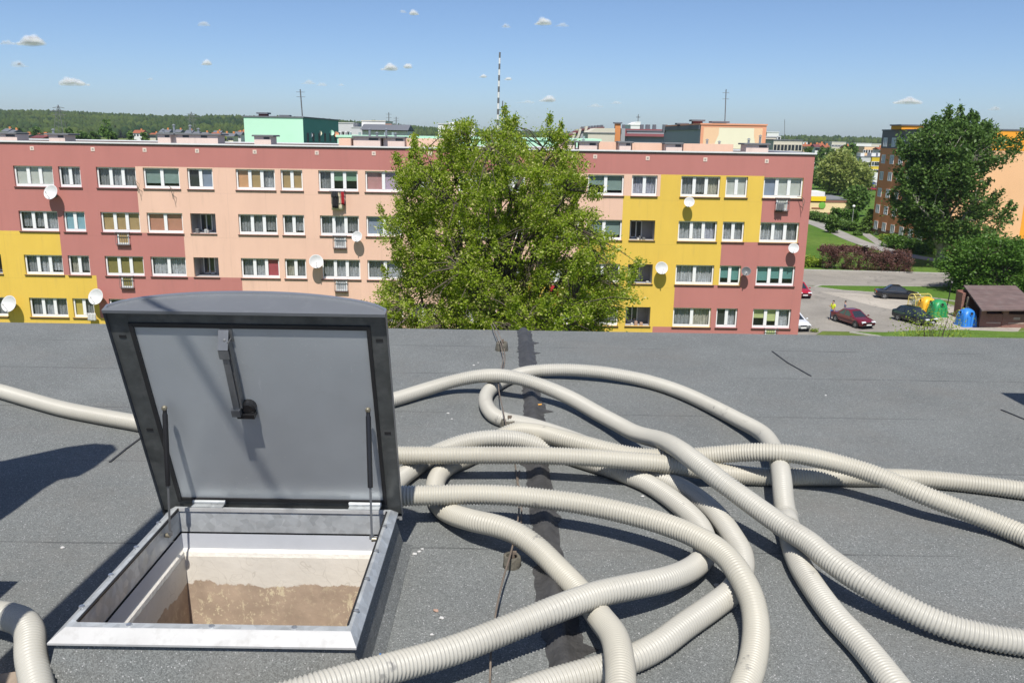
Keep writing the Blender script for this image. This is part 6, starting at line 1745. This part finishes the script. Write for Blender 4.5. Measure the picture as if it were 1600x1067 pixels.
for u, v in ((894, 213), (903, 207.5), (913, 203.5)):
    p = at_y(u, v, y); mb = MB(); mb.add([(p.x - 0.3, y - 0.5, p.z - 1.3), (p.x + 0.25, y - 0.5, p.z - 1.0), (p.x + 0.75, y - 0.5, p.z + 0.75), (p.x + 0.2, y - 0.5, p.z + 0.75), (p.x - 0.3, y + 14.5, p.z - 1.3), (p.x + 0.25, y + 14.5, p.z - 1.0), (p.x + 0.75, y + 14.5, p.z + 0.75), (p.x + 0.2, y + 14.5, p.z + 0.75)],
        [(0, 1, 2, 3), (7, 6, 5, 4), (0, 4, 5, 1), (1, 5, 6, 2), (2, 6, 7, 3), (3, 7, 4, 0)]); mb.build('party_wall', M['beige'], r)
for k in range(7):
    roofbox(r, 'chimney', 909 + 5 * k, 912.8 + 5 * k, 198.2 - 0.45 * k, y + 3, PR[2].z - 0.5, 'slate', dep=1.2)
t, r, zt = far_box(980, 1040, 206, 176, 'building with dark red mansard roof and a row of dark chimneys', 'greyside', cope='slate', wz=(4.6,), nw=7, wd=1.4, ht=1.5)
a, b_ = at_y(979, 203, 176), at_y(1038, 203, 176); z0 = at_y(1000, 213.5, 176).z
mb = MB(); mb.loft([[(a.x - 0.6, 175.3, z0), (b_.x + 0.6, 175.3, z0), (b_.x + 0.6, 188, z0), (a.x - 0.6, 188, z0)], [(a.x - 0.2, 177.2, zt + 0.5), (b_.x + 0.2, 177.2, zt + 0.5), (b_.x + 0.2, 186, zt + 0.5), (a.x - 0.2, 186, zt + 0.5)]]); mb.build('mansard', M['darkred'], r)
for u0, u1 in ((973, 977), (1001, 1006), (1009.5, 1016), (1020.5, 1025.5)): roofbox(r, 'chimney', u0, u1, 195, 181, zt, 'slate', dep=0.8)
roofbox(r, 'chimney', 961.5, 970, 193.5, 172, GZ, 'orangebrick', dep=1.4, cap='slate'); roofbox(r, 'chimney', 970.5, 977, 201, 173, GZ, 'greyside', dep=1.4)
t, r, zt = far_box(985.5, 1001, 196, 260, 'white church like gable with a thin cross behind the mansard roof', 'whitewall', name='white_gable', cope='whitewall')
a, b_ = at_y(985.5, 196, 260), at_y(1001, 190.5, 260); mb = MB(); mb.prism_y([(a.x, zt + 0.1), (b_.x, zt + 0.1), (b_.x, b_.z), (b_.x - 1.0, b_.z)], 260, 272); mb.build('gable', M['whitewall'], r)
p = at_y(997, 190, 261); mb = MB(); mb.box(p.x - 0.1, p.x + 0.1, 261, 261.2, p.z - 0.5, p.z + 2.0); mb.box(p.x - 0.6, p.x + 0.6, 261, 261.2, p.z + 1.1, p.z + 1.3); mb.build('cross', M['cap_grey'], r)
# cream gable block
y = 130.0; a, b_ = at_y(1095.5, 195, y), at_y(1198, 197, y); zt = (a.z + b_.z) / 2
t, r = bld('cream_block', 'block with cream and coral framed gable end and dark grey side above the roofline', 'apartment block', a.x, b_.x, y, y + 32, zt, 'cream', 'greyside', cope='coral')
mb = MB(); fw = 0.55
mb.box(a.x, a.x + fw * 0.8, y - 0.02, y - 0.003, GZ, zt); mb.box(b_.x - fw, b_.x, y - 0.02, y - 0.003, GZ, zt); mb.box(a.x + fw * 0.8, b_.x - fw, y - 0.02, y - 0.003, zt - 0.35, zt)
mb.build('coral_frame', M['coral'], t)
wv = [(0, zt - 0.35), (2.3, zt - 0.35), (2.25, zt - 1.4), (1.8, zt - 2.5), (1.4, zt - 4.0), (1.3, zt - 6), (0, zt - 6)]
mb = MB(); mb.prism_y([(a.x + fw * 0.8 + x, z) for x, z in wv], y - 0.012, y - 0.003); mb.build('apricot_field', M['apricot'], t)
mb = MB(); mb.prism_y([(b_.x - fw - x * 0.55, z - 0.001) for x, z in wv[::-1]], y - 0.012, y - 0.003); mb.build('apricot_field', M['apricot'], t)
for u0, u1, v, yy, m_ in ((1083, 1098, 190, 136, 'darkred'), (1060, 1073, 195, 146, 'darkred'), (1115, 1135, 192.5, 133, 'slate')): roofbox(r, 'chimney', u0, u1, v, yy, zt, m_, dep=1.2, cap='slate')
roofbox(r, 'chimney', 1036, 1043, 195, 160, zt - 1, 'slate', dep=0.6)
mb = MB(); mb.box(a.x - 0.22, a.x - 0.003, y + 0.4, y + 31.9, zt - 0.7, zt - 0.05); mb.build('cornice', M['slate'], t)
mast('tall thin antenna mast on top of the cream gabled block', 1132.5, 193, 140, 134, 0.075, [M['cap_grey']], tilt=0.2)
# right of it
far_box(1198.5, 1217, 207.5, 270, 'small white penthouse beyond the cream gabled block', 'whitewall', name='white_penthouse', cope='whitewall', wz=(2.0,), nw=4, wd=2.4, ht=1.8)
t, r, zt = far_box(1209, 1254, 220, 190, 'beige flat roofed building with paired windows left of the distant town', 'beige', name='beige_block', cope='slate', wz=(1.5,), nw=4, wd=1.6, ht=1.5, frame='beige')
far_box(1196, 1213, 214.5, 205, 'tall beige stair tower behind the beige flat roofed building', 'beige', name='stair_tower')
t, r, zt = far_box(1203, 1256, 240.5, 100, 'low dark flat roof just behind the corner of the apartment block', 'greywall', name='flat_roof_building', cope='roof_grey', dep=20)
for u0, u1 in ((1210, 1222), (1233, 1240)): roofbox(r, 'roof_hatch_box', u0, u1, 236, 106, zt, 'greywall', dep=1.5)

# orange block at the right
xa = at_y(1490, 300, 126).x; yb = 126.0; X1 = at_y(1690, 300, 126).x
zt = at_y(1600, 205, yb).z
far_y = 126.0 * 690 / 585.0 * 1.03
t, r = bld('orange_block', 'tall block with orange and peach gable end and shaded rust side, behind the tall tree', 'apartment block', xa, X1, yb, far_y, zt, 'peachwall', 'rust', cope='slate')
mb = MB(); mb.box(xa + 0.002, X1, yb - 0.03, yb - 0.003, at_y(1590, 236, yb).z, zt); mb.build('orange_band', M['orangewall'], t)
mb = MB(); mb.box(xa - 0.02, X1, yb - 0.04, yb - 0.005, GZ, at_y(1585, 377, yb).z); mb.box(xa - 0.025, xa - 0.003, yb, far_y, GZ, GZ + 1.3); mb.build('base_band', M['brownbase'], t)
mb = MB(); mb.prism_y([(at_y(1597, 340, yb).x, at_y(1597, 320, yb).z), (at_y(1597, 340, yb).x, at_y(1590, 376, yb).z), (X1 - 0.1, at_y(1590, 376, yb).z), (X1 - 0.1, at_y(1640, 300, yb).z)], yb - 0.028, yb - 0.004); mb.build('orange_corner', M['orangewall'], t)
mb = MB(); mb.box(xa - 0.02, xa - 0.003, yb, far_y, zt - 2.9, zt); mb.build('grey_band', M['greyband'], t)
nf = 8
windows(t, 'left', xa, X1, yb, far_y, [((k + 0.5) / nf, zt - 1.9 - 2.85 * j) for k in range(nf) for j in range(6)], 1.5, 1.5, frame='pvc', pane='board')
p0 = at_y(1391, 198, far_y * 0.97); p1 = at_y(1424, 198, far_y * 0.97)
mb = MB(); mb.box(p0.x, p1.x, far_y - 9, far_y - 5, zt + 0.2, p0.z + 0.1); mb.build('penthouse', M['orangewall'], r)
mb = MB(); mb.box(p0.x - 0.2, p1.x + 0.2, far_y - 9.2, far_y - 4.8, p0.z + 0.102, p0.z + 0.3); mb.build('penthouse_roof', M['slate'], r)
roofbox(r, 'chimney', 1582, 1640, 203, 130, zt, 'darkred', dep=1.5)

# the yellow shop
a, b_ = at_z(1262, 337, GZ), at_z(1333, 339, GZ); ys = (a.y + b_.y) / 2
zt = at_y(1310, 313, ys).z
t, r = bld('corner_shop', 'low pale yellow shop with yellow sign and brown base at the edge of the lawn', 'shop', a.x - 8, b_.x, ys, ys + 14, zt, 'shopwall', roofm='roof_grey')
mb = MB(); mb.box(a.x - 8.05, b_.x + 0.05, ys - 0.05, ys - 0.003, GZ, GZ + 0.75); mb.box(a.x - 8.05, b_.x + 0.05, ys - 0.06, ys - 0.003, zt - 0.55, zt - 0.01); mb.build('brown_band', M['brownbase'], t)
p0, p1 = at_y(1267, 309, ys), at_y(1289.5, 314.5, ys)
mb = MB(); mb.box(p0.x, p1.x, ys - 0.25, ys - 0.07, p1.z, p0.z + 0.3); s_ = mb.build('sign', M['signyellow'], t)
p0 = at_y(1284.5, 321, ys); mb = MB(); mb.lathe([(0.75, 0), (0.75, 0.1), (0.6, 0.12)], 14, 0, (p0.x, ys - 0.004, p0.z), (0, -1, 0)); mb.build('green_disc', M['signgreen'], t, smooth=40)
p0, p1 = at_y(1268, 324, ys), at_y(1287, 326, ys); mb = MB(); mb.box(p0.x, p1.x, ys - 0.08, ys - 0.003, p1.z - 0.1, p1.z + 0.18); mb.build('red_stripe', M['redtile'], t)
p0, p1 = at_y(1262, 297, ys + 7), at_y(1289, 303.5, ys + 7)
mb = MB(); mb.box(p0.x, p1.x, ys + 7, ys + 13, zt + 0.2, zt + 1.3); mb.build('skylight_box', M['whitewall'], r)
# mustard block far down the street
y = 320.0; t, r, zt = far_box(1363, 1395, 246, y, 'mustard yellow block with white windows far behind the willow', 'mustard', name='mustard_block', cope='roof_grey', wz=(2.4, 5.2, 8.0), nw=4, wd=2.0, ht=1.7)
p0, p1 = at_y(1363.5, 270, y), at_y(1378, 280, y); mb = MB(); mb.box(p0.x, p1.x, y - 1.5, y - 0.01, GZ, p0.z); mb.build('entrance', M['whitewall'], t)
far_box(1346, 1362.5, 246, 321, 'grey block adjoining the mustard yellow one', 'greywall', name='grey_block', cope='roof_grey', wz=(2.4, 5.2), nw=2)
for u0, u1 in ((1345, 1351), (1362, 1369), (1372, 1379)): roofbox(r, 'roof_box', u0, u1, 239.5, y + 4, zt, 'whitewall', dep=4)
# distant town houses on the right: long pale blocks and red roofs
lr = random.Random(5)
def house(u0, u1, ve, vr, y, label, wallm, roofm, group=None):
    a, b_ = at_y(u0, ve, y), at_y(u1, ve, y); ze = (a.z + b_.z) / 2; zr = at_y((u0 + u1) / 2, vr, y).z
    t = thing('house', label, 'house', ((a.x + b_.x) / 2, y, GZ), 0, group)
    dep = max((b_.x - a.x) * 0.7, 8); gz = min(GZ, ze - 3)
    mb = MB(); mb.box(a.x, b_.x, y, y + dep, gz, ze); mb.build('wall', M[wallm], t)
    mb = MB(); mb.prism_x([(y - 0.5, ze + 0.01), (y + dep + 0.5, ze + 0.01), (y + dep / 2, zr)], a.x - 0.5, b_.x + 0.5); rf = mb.build('roof', M[roofm], t)
    mb = MB(); xx = a.x + (b_.x - a.x) * 0.6; mb.box(xx, xx + 0.9, y + dep / 2 - 0.4, y + dep / 2 + 0.4, zr - 0.8, zr + 0.9); mb.build('chimney', M['orangebrick'], rf)
    for k in range(3):
        x = a.x + (b_.x - a.x) * (k + 0.5) / 3
        mb = MB(); mb.box(x - 0.6, x + 0.6, y - 0.05, y - 0.003, ze - 1.9, ze - 0.6); mb.build('window', M['dark_glass'], t)
    return t
for i, (u0, u1, vt, y, m_) in enumerate([(1300, 1322, 222.5, 620, 'beige'), (1336, 1362, 224.5, 560, 'whitewall'), (1362, 1392, 225.5, 600, 'beige'), (1351, 1371, 229.5, 480, 'apricot'), (1255, 1262, 222.5, 640, 'whitewall')]):
    far_box(u0, u1, vt, y, ['long pale beige block on the distant plain above the willow', 'long white block on the distant plain left of the orange block penthouse', 'long beige block on the distant plain touching the orange block', 'apricot block on the plain below the long white block', 'small white block on the distant plain at its left end'][i], m_, name='distant_block', wz=(2.5,), nw=5, wd=2.5, ht=1.6)
hs = [(1256, 1263, 229, 225.5, 520, 'apricot', 'redtile'), (1265, 1271, 229.5, 226, 540, 'pinkcream', 'redtile'), (1274, 1281, 230, 225.5, 500, 'whitewall', 'darkred'), (1282, 1288, 229, 224, 560, 'coral', 'redtile'), (1290, 1297, 231, 227, 470, 'beige', 'redtile'), (1322, 1330, 232, 228, 450, 'coral', 'redtile'), (1332, 1340, 233, 229, 430, 'apricot', 'darkred'), (1374, 1382, 234, 230.5, 450, 'whitewall', 'redtile')]
ds = ['leftmost apricot house with red roof on the distant right plain', 'pinkish house with red roof second from left on the distant right plain', 'white house with dark red roof on the distant right plain', 'coral house with high red roof on the distant right plain', 'beige house with red roof just left of the willow top', 'coral house with red roof just right of the willow top', 'apricot house with dark roof above the second willow', 'small white house with red roof close to the orange block']
for q, d in zip(hs, ds): house(q[0], q[1], q[2], q[3], q[4], d, q[5], q[6], 'houses on the distant right plain')
# houses at the foot of the wooded hill on the left
hl = [(3, 11, 206, 201, 430, 'whitewall', 'slate'), (14, 20, 207, 203, 400, 'whitewall', 'slate'), (30, 38, 214.5, 210.5, 300, 'whitewall', 'slate'), (41, 46, 211.5, 208.5, 420, 'apricot', 'redtile'), (49, 66, 216, 211.5, 260, 'beige', 'darkred'), (56, 60, 210, 208, 600, 'whitewall', 'redtile'), (208, 222, 208.5, 203.5, 560, 'whitewall', 'redtile'), (234, 243, 210.5, 208, 520, 'beige', 'redtile'), (249, 263, 207.5, 202.5, 480, 'whitewall', 'slate'),
      (273, 281, 207, 202.5, 520, 'greywall', 'slate'), (289, 298, 209, 203.5, 500, 'whitewall', 'slate'), (301, 309, 210, 206, 500, 'beige', 'slate'), (314, 322, 210, 207, 470, 'whitewall', 'slate'), (329, 340, 212, 207.5, 440, 'whitewall', 'redtile'), (333, 344, 209, 204.5, 600, 'whitewall', 'slate'), (345, 353, 212.5, 208, 450, 'cream', 'slate'), (355, 364, 213.5, 208.5, 430, 'cream', 'slate'), (366, 376, 211, 206, 520, 'whitewall', 'slate'), (371, 382, 209.5, 204.5, 580, 'whitewall', 'redtile')]
col_n = ['dark slate', 'red tiled', 'dark red']
where = ['at the far left edge of the picture', 'above the leftmost roof stack', 'right of the leftmost roof stack', 'with an apricot wall left of the pylon', 'broad and low, left of the second roof stack', 'tiny and far, above the broad low house', 'standing alone on the pale field left of the stack row', 'low and beige, left of the long row of roof stacks', 'behind the left end of the long stack row', 'between the first two steel flues', 'between the second steel flue and the pylon', 'right of the distant lattice tower', 'above the right half of the long stack row', 'with white gable right of the long stack row', 'far back, above the red roofed gable', 'with cream wall, second from the mint block', 'with a bright cream gable left of the mint block', 'white and low close to the mint block', 'touching the left edge of the mint block']
for q, wv_ in zip(hl, where):
    rn = {'slate': 'dark slate roofed', 'redtile': 'red roofed', 'darkred': 'dark red roofed'}[q[6]]
    house(q[0], q[1], q[2], q[3], q[4], rn + ' house ' + wv_, q[5], q[6], 'houses below the wooded hill')
# lattice towers in front of the hill
def pylon(u, vb, vt, y, label, wd=3.0):
    a, b_ = at_y(u, vb, y), at_y(u, vt, y); H = b_.z - a.z
    t = thing('lattice_pylon', label, 'pylon', (a.x, y, a.z))
    mb = MB(); r = 0.13
    def wz(f): return wd * (1 - 0.82 * f)
    for sx in (-1, 1):
        for sy in (-1, 1): mb.tube([(sx * wz(0), sy * wz(0), 0), (sx * wz(0.7), sy * wz(0.7), H * 0.7), (0, 0, H)], r, 4)
    for k in range(7):
        f0, f1 = k / 8, (k + 1) / 8
        for sx in (-1, 1):
            mb.tube([(sx * wz(f0), -wz(f0), H * f0), (-sx * wz(f1), -wz(f1), H * f1)], r * 0.6, 3)
    mb.build('lattice', M['cap_grey'], t, local=True)
    mb = MB()
    for f, l in ((0.68, 4.2), (0.80, 5.2), (0.9, 3.4)): mb.tube([(-l, 0, H * f), (0, 0, H * f + 0.7), (l, 0, H * f)], r, 4); mb.tube([(-l, 0, H * f), (l, 0, H * f)], r * 0.8, 4)
    mb.build('crossarms', M['cap_grey'], t, local=True)
pylon(96, 214, 164, 500, 'grey lattice power pylon before the wooded hill at the left')
pylon(301.5, 213, 175, 640, 'fainter lattice tower standing farther away on the wooded hill')
mast('hair thin distant mast above the woods right of the cream block', 1226, 218, 187, 700, 0.20, [M['cap_grey']], cross=False)

# near trees before the hill, each its own
for i, (u, vb, vt, hw, y, lf, lab) in enumerate([(171, 222, 189, 13, 330, 'leaf_mid', 'big dark green tree between the pylon and the red roofed house'), (205, 222, 203, 8, 330, 'leaf_mid', 'small dark green tree right of the big one before the wooded hill'), (130, 222, 199, 13, 360, 'leaf_mid', 'broad green tree right of the pylon'), (112, 220, 201, 9, 380, 'leaf_poplar', 'rounded tree at the foot of the pylon'),
        (150, 220, 202, 9, 370, 'leaf_poplar', 'low dark tree close left of the big tree'), (229, 222, 207, 7, 340, 'leaf_mid', 'small round tree left of the long stack row'), (352, 222, 212, 7, 300, 'leaf_willow', 'light green bush like tree right of the long stack row'), (570, 208, 186, 11, 330, 'leaf_poplar', 'dark tree crowns above the white flat roofed building'), (585, 208, 187, 8, 345, 'leaf_mid', 'second dark tree above the white flat roofed building'), (60, 218, 199, 10, 420, 'leaf_mid', 'green tree above the broad low house'), (35, 216, 200, 9, 430, 'leaf_poplar', 'green tree behind the leftmost roof stack'), (880, 232, 208, 9, 230, 'leaf_mid', 'dark green tree behind the mint roof edge right of the big tree'),
        (1262, 244, 229, 8, 380, 'leaf_poplar', 'dark tree on the plain above the block corner'), (1282, 246, 230, 9, 400, 'leaf_mid', 'rounded dark tree left of the willow on the plain'), (1296, 244, 229, 8, 420, 'leaf_poplar', 'dark tree between beige house and willow top'), (1329, 250, 219, 11, 330, 'leaf_mid', 'tall brownish green tree behind the willow tops'), (1378, 246, 230, 7, 420, 'leaf_poplar', 'dark tree beside the mustard yellow block roof'), (1318, 244, 228, 7, 450, 'leaf_mid', 'small tree above the willow crown')]):
    park_tree('distant_tree', lab, u, vb, vt, hw, lf, 60 + i, ncl=70, per=26, low=0.1, y=y, Lk=1.1)

# ================================================================== HILLS AND FOREST
prof_u = [-400, 0, 60, 100, 150, 200, 250, 300, 350, 400, 450, 500, 540, 600, 640, 700, 800, 1000, 1250, 1300, 1385, 1700, 2200]
prof_v = [178, 175, 173.5, 173.5, 176, 178.5, 180.5, 182, 181, 182, 183.5, 186, 189, 193, 197, 202, 206, 209, 213.0, 213.8, 216.5, 220, 226]
HYD = 1500.0
def ridge_x(u): return at_y(u, 200, HYD).x
def ridge_z(u): return at_y(u, np.interp(u, prof_u, prof_v) + 4.0, HYD).z - 6
us = np.arange(-400, 2201, 25)
rows = [(700, 0.0), (850, 0.10), (1000, 0.28), (1150, 0.52), (1300, 0.78), (1420, 0.94), (1500, 1.0), (1650, 1.0), (1900, 0.8), (2300, 0.2)]
V, F = [], []
for j, (y, f) in enumerate(rows):
    for i, u in enumerate(us):
        x = ridge_x(u) * (0.55 + 0.45 * y / HYD) if True else 0
        z = GZ - 0.5 + (ridge_z(u) - GZ) * f + 1.5 * noise.noise(Vector((x * 0.004, y * 0.004, 3)))
        V.append((x, y, max(z, GZ - 1.0)))
n_ = len(us)
for j in range(len(rows) - 1):
    for i in range(n_ - 1): F.append((j * n_ + i, j * n_ + i + 1, (j + 1) * n_ + i + 1, (j + 1) * n_ + i))
M['field'] = grass_mat('hill_fields', (0.12, 0.17, 0.045), (0.20, 0.23, 0.08), (0.075, 0.12, 0.03))
o = np_mesh('hills', V, F, M['field'], smooth=True)
tag(o, kind='structure')
def hill_z(x, y):
    f = np.interp(y, [r_[0] for r_ in rows], [r_[1] for r_ in rows])
    u = x / (0.55 + 0.45 * y / HYD)
    uu = 800 + u / HYD * FPX / 1.0 * 0.985
    return GZ - 0.5 + (np.interp(uu, us, [ridge_z(q) for q in us]) - GZ) * f
def forest_mat():
    m, n, l, b = new_mat('forest_canopy')
    co = ocoord(n)
    c = nmix(n, l, nmap(n, l, nnoise(n, l, co, 0.011, 5, 0.6), 0.36, 0.64, 0, 1), (0.018, 0.042, 0.016), (0.070, 0.100, 0.024))
    g = n.new('ShaderNodeNewGeometry')
    c = nscale(n, l, c, nmap(n, l, g.outputs['Random Per Island'], 0, 1, 0.92, 1.08))
    l.new(c, b.inputs['Base Color']); b.inputs['Roughness'].default_value = 1.0; b.inputs['Specular IOR Level'].default_value = 0.05
    return m
M['forest'] = forest_mat()
bm = bmesh.new(); bmesh.ops.create_icosphere(bm, subdivisions=2, radius=1.0)
IV = np.array([v.co[:] for v in bm.verts]); IF = np.array([[v.index for v in f.verts] for f in bm.faces]); bm.free()
rng = np.random.default_rng(17)
variants = []
for k in range(8):
    d = np.array([1 + 0.38 * noise.noise(Vector(v) * 2.3 + Vector((k * 5.0, 0, 0))) for v in IV])
    q = IV * d[:, None]
    if k >= 5: q = np.stack([q[:, 0] * (1 - 0.42 * (q[:, 2] + 0.3)), q[:, 1] * (1 - 0.42 * (q[:, 2] + 0.3)), q[:, 2] * 1.25], 1)   # pointed conifers
    variants.append(q)
VV, FF, base_i = [], [], 0
cnt = 0
hzs = [ridge_z(q) for q in us]
def hz_fast(x, y):
    f = np.interp(y, [r_[0] for r_ in rows], [r_[1] for r_ in rows]); u = 800 + x / (0.55 + 0.45 * y / HYD) / HYD * FPX * 0.985
    return GZ - 0.5 + (np.interp(u, us, hzs) - GZ) * f, u
while cnt < 8500:
    y = 860 + 800 * rng.random() ** 0.8
    u = rng.uniform(-260, 1000) if rng.random() < 0.78 else rng.uniform(1000, 1900)
    x = ridge_x(u) * (0.55 + 0.45 * y / HYD)
    if y < 1250 and u > 560: continue
    # clearings
    if y < 1180 and noise.noise(Vector((x * 0.006, y * 0.008, 9.0))) > 0.05 + (y - 860) / 900: continue
    z, _ = hz_fast(x, y)
    s = rng.uniform(3.0, 6.0); h = rng.uniform(4.0, 6.5)
    q = variants[rng.integers(0, 8)] * np.array([s, s, h]); a = rng.uniform(0, 6.28)
    q = np.stack([q[:, 0] * math.cos(a) - q[:, 1] * math.sin(a), q[:, 0] * math.sin(a) + q[:, 1] * math.cos(a), q[:, 2]], 1) + np.array([x, y, z + h * 0.75 + 1.0])
    VV.append(q); FF.append(IF + base_i); base_i += len(IV); cnt += 1
o = np_mesh('forest', np.concatenate(VV), np.concatenate(FF), M['forest'], smooth=True)
tag(o, 'dark wooded hillside running along the horizon', 'forest', kind='stuff')

# ================================================================== CLOUDS
def cloud_mat(name, op):
    m, n, l, b = new_mat(name)
    co = ocoord(n)
    n.remove(b)
    d = n.new('ShaderNodeBsdfDiffuse'); d.inputs[0].default_value = (0.95, 0.95, 0.96, 1)
    tl = n.new('ShaderNodeBsdfTranslucent'); tl.inputs[0].default_value = (0.95, 0.95, 0.97, 1)
    m1 = n.new('ShaderNodeMixShader'); m1.inputs[0].default_value = 0.30; l.new(d.outputs[0], m1.inputs[1]); l.new(tl.outputs[0], m1.inputs[2])
    tr = n.new('ShaderNodeBsdfTransparent')
    lw = n.new('ShaderNodeLayerWeight'); lw.inputs[0].default_value = 0.5
    f = nmath(n, l, 'MULTIPLY', nmath(n, l, 'POWER', nmap(n, l, lw.outputs['Facing'], 0.0, 0.97, 1.0, 0.0), 1.7), op)
    mx = n.new('ShaderNodeMixShader'); l.new(f, mx.inputs[0]); l.new(tr.outputs[0], mx.inputs[1]); l.new(m1.outputs[0], mx.inputs[2])
    l.new(mx.outputs[0], n['Material Output'].inputs[0])
    return m
M['cloud'] = cloud_mat('cloud_white', 0.33)
M['cloud_thin'] = cloud_mat('cloud_thin', 0.10)
CY = 9000.0
bm = bmesh.new(); bmesh.ops.create_icosphere(bm, subdivisions=3, radius=1.0)
SV = np.array([v.co[:] for v in bm.verts]); SF = np.array([[v.index for v in f.verts] for f in bm.faces]); bm.free()
def cloud(u, v, wpx, hpx, label, seed):
    rng = np.random.default_rng(seed)
    p = at_y(u, v, CY); k = CY / FPX
    VV, FF, b0 = [], [], 0
    top = rng.uniform(-0.35, 0.35)
    n_ = int(7 + wpx * 0.16)
    for i in range(n_):
        fx = -1 + 2 * (i + rng.uniform(0.2, 0.8)) / n_
        hx = max(0.28, (1 - abs(fx - top) / 1.25)) * rng.uniform(0.75, 1.1)
        s = 0.62 * hpx * k * hx
        c = np.array([fx * wpx * 0.42 * k, rng.uniform(-1, 1) * wpx * 0.1 * k, s * 0.62 - 0.12 * hpx * k])
        VV.append(SV * np.array([s * 1.45, s * 1.3, s * 0.85]) + c + np.array(p)); FF.append(SF + b0); b0 += len(SV)
        if hx > 0.6:      # a second, smaller billow on top
            c2 = c + np.array([rng.uniform(-0.5, 0.5) * s, rng.uniform(-0.3, 0.3) * s, s * 0.45]); s2 = s * rng.uniform(0.45, 0.65)
            VV.append(SV * np.array([s2 * 1.3, s2 * 1.2, s2]) + c2 + np.array(p)); FF.append(SF + b0); b0 += len(SV)
    thin = any(q in label for q in ('faint', 'wisp', 'thin'))
    o = np_mesh('cloud', np.concatenate(VV), np.concatenate(FF), M['cloud_thin' if thin else 'cloud'], smooth=True)
    return tag(o, label, 'cloud', 'small fair weather clouds')
for i, (u, v, w_, h_, lab) in enumerate([(46, 69, 54, 18, 'largest puffy white cloud, high at the upper left'), (8, 69, 22, 8, 'small faint cloud attached left of the largest cloud'), (32, 104, 28, 10, 'small faint cloud below the largest cloud at left'), (116, 132, 54, 16, 'flat based white cloud low at left over the wooded hill'), (322, 101, 16, 9, 'tiny round cloud high above the mint green block'), (318, 40, 22, 9, 'very faint cloud patch near the top left of the sky'), (234, 125, 10, 5, 'tiny faint wisp right of the flat based cloud'), (482, 131, 26, 8, 'low wispy cloud above the mint block mast, left half'), (502, 134, 18, 7, 'low wispy cloud above the mint block mast, right half'), (533, 134, 12, 4, 'tiny pale wisp right of the mast on the mint block'),
        (607, 109, 26, 11, 'small white cloud left of the striped mast, larger of a pair'), (638, 106, 12, 9, 'tiny round cloud close right of its larger neighbour'), (648, 23, 14, 8, 'tiny white cloud near the upper edge left of centre'), (631, 20, 10, 5, 'faint speck of cloud beside a tiny cloud at the upper edge'), (848, 38, 26, 12, 'bright small cloud near the upper edge, right of the striped mast'), (878, 41, 24, 8, 'flat wisp touching the bright cloud right of the striped mast'), (792, 43, 14, 7, 'very faint small cloud above the striped mast top'), (754, 121, 11, 6, 'tiny cloud left of the striped mast'), (793, 125, 12, 6, 'tiny cloud right of the striped mast'), (854, 158, 26, 11, 'white cloud just right of the big tree top'), (820, 161, 36, 6, 'thin flat wisp above the big tree top'), (930, 167, 28, 7, 'low flat wisp above the dark stepped roofs'), (962, 162, 20, 6, 'low flat wisp above the orange brick chimney'), (1418, 161, 50, 14, 'white flat based cloud above the orange block at right'), (1553, 172, 20, 8, 'faint small cloud low at the far right')]):
    cloud(u, v, w_, h_, lab, 100 + i)
# ================================================================== AIR
def haze(dens=0.00010):
    m = bpy.data.materials.new('haze_air'); m.use_nodes = True
    n, l = m.node_tree.nodes, m.node_tree.links
    n.remove(n['Principled BSDF'])
    v = n.new('ShaderNodeVolumePrincipled')
    v.inputs['Color'].default_value = (0.86, 0.92, 1.0, 1)
    v.inputs['Density'].default_value = dens
    v.inputs['Anisotropy'].default_value = 0.2
    l.new(v.outputs[0], n['Material Output'].inputs['Volume'])
    mb = MB(); mb.box(-2600, 2600, -60, 2700, GZ - 3, 75)
    tag(mb.build('haze', m), kind='stuff')
haze()
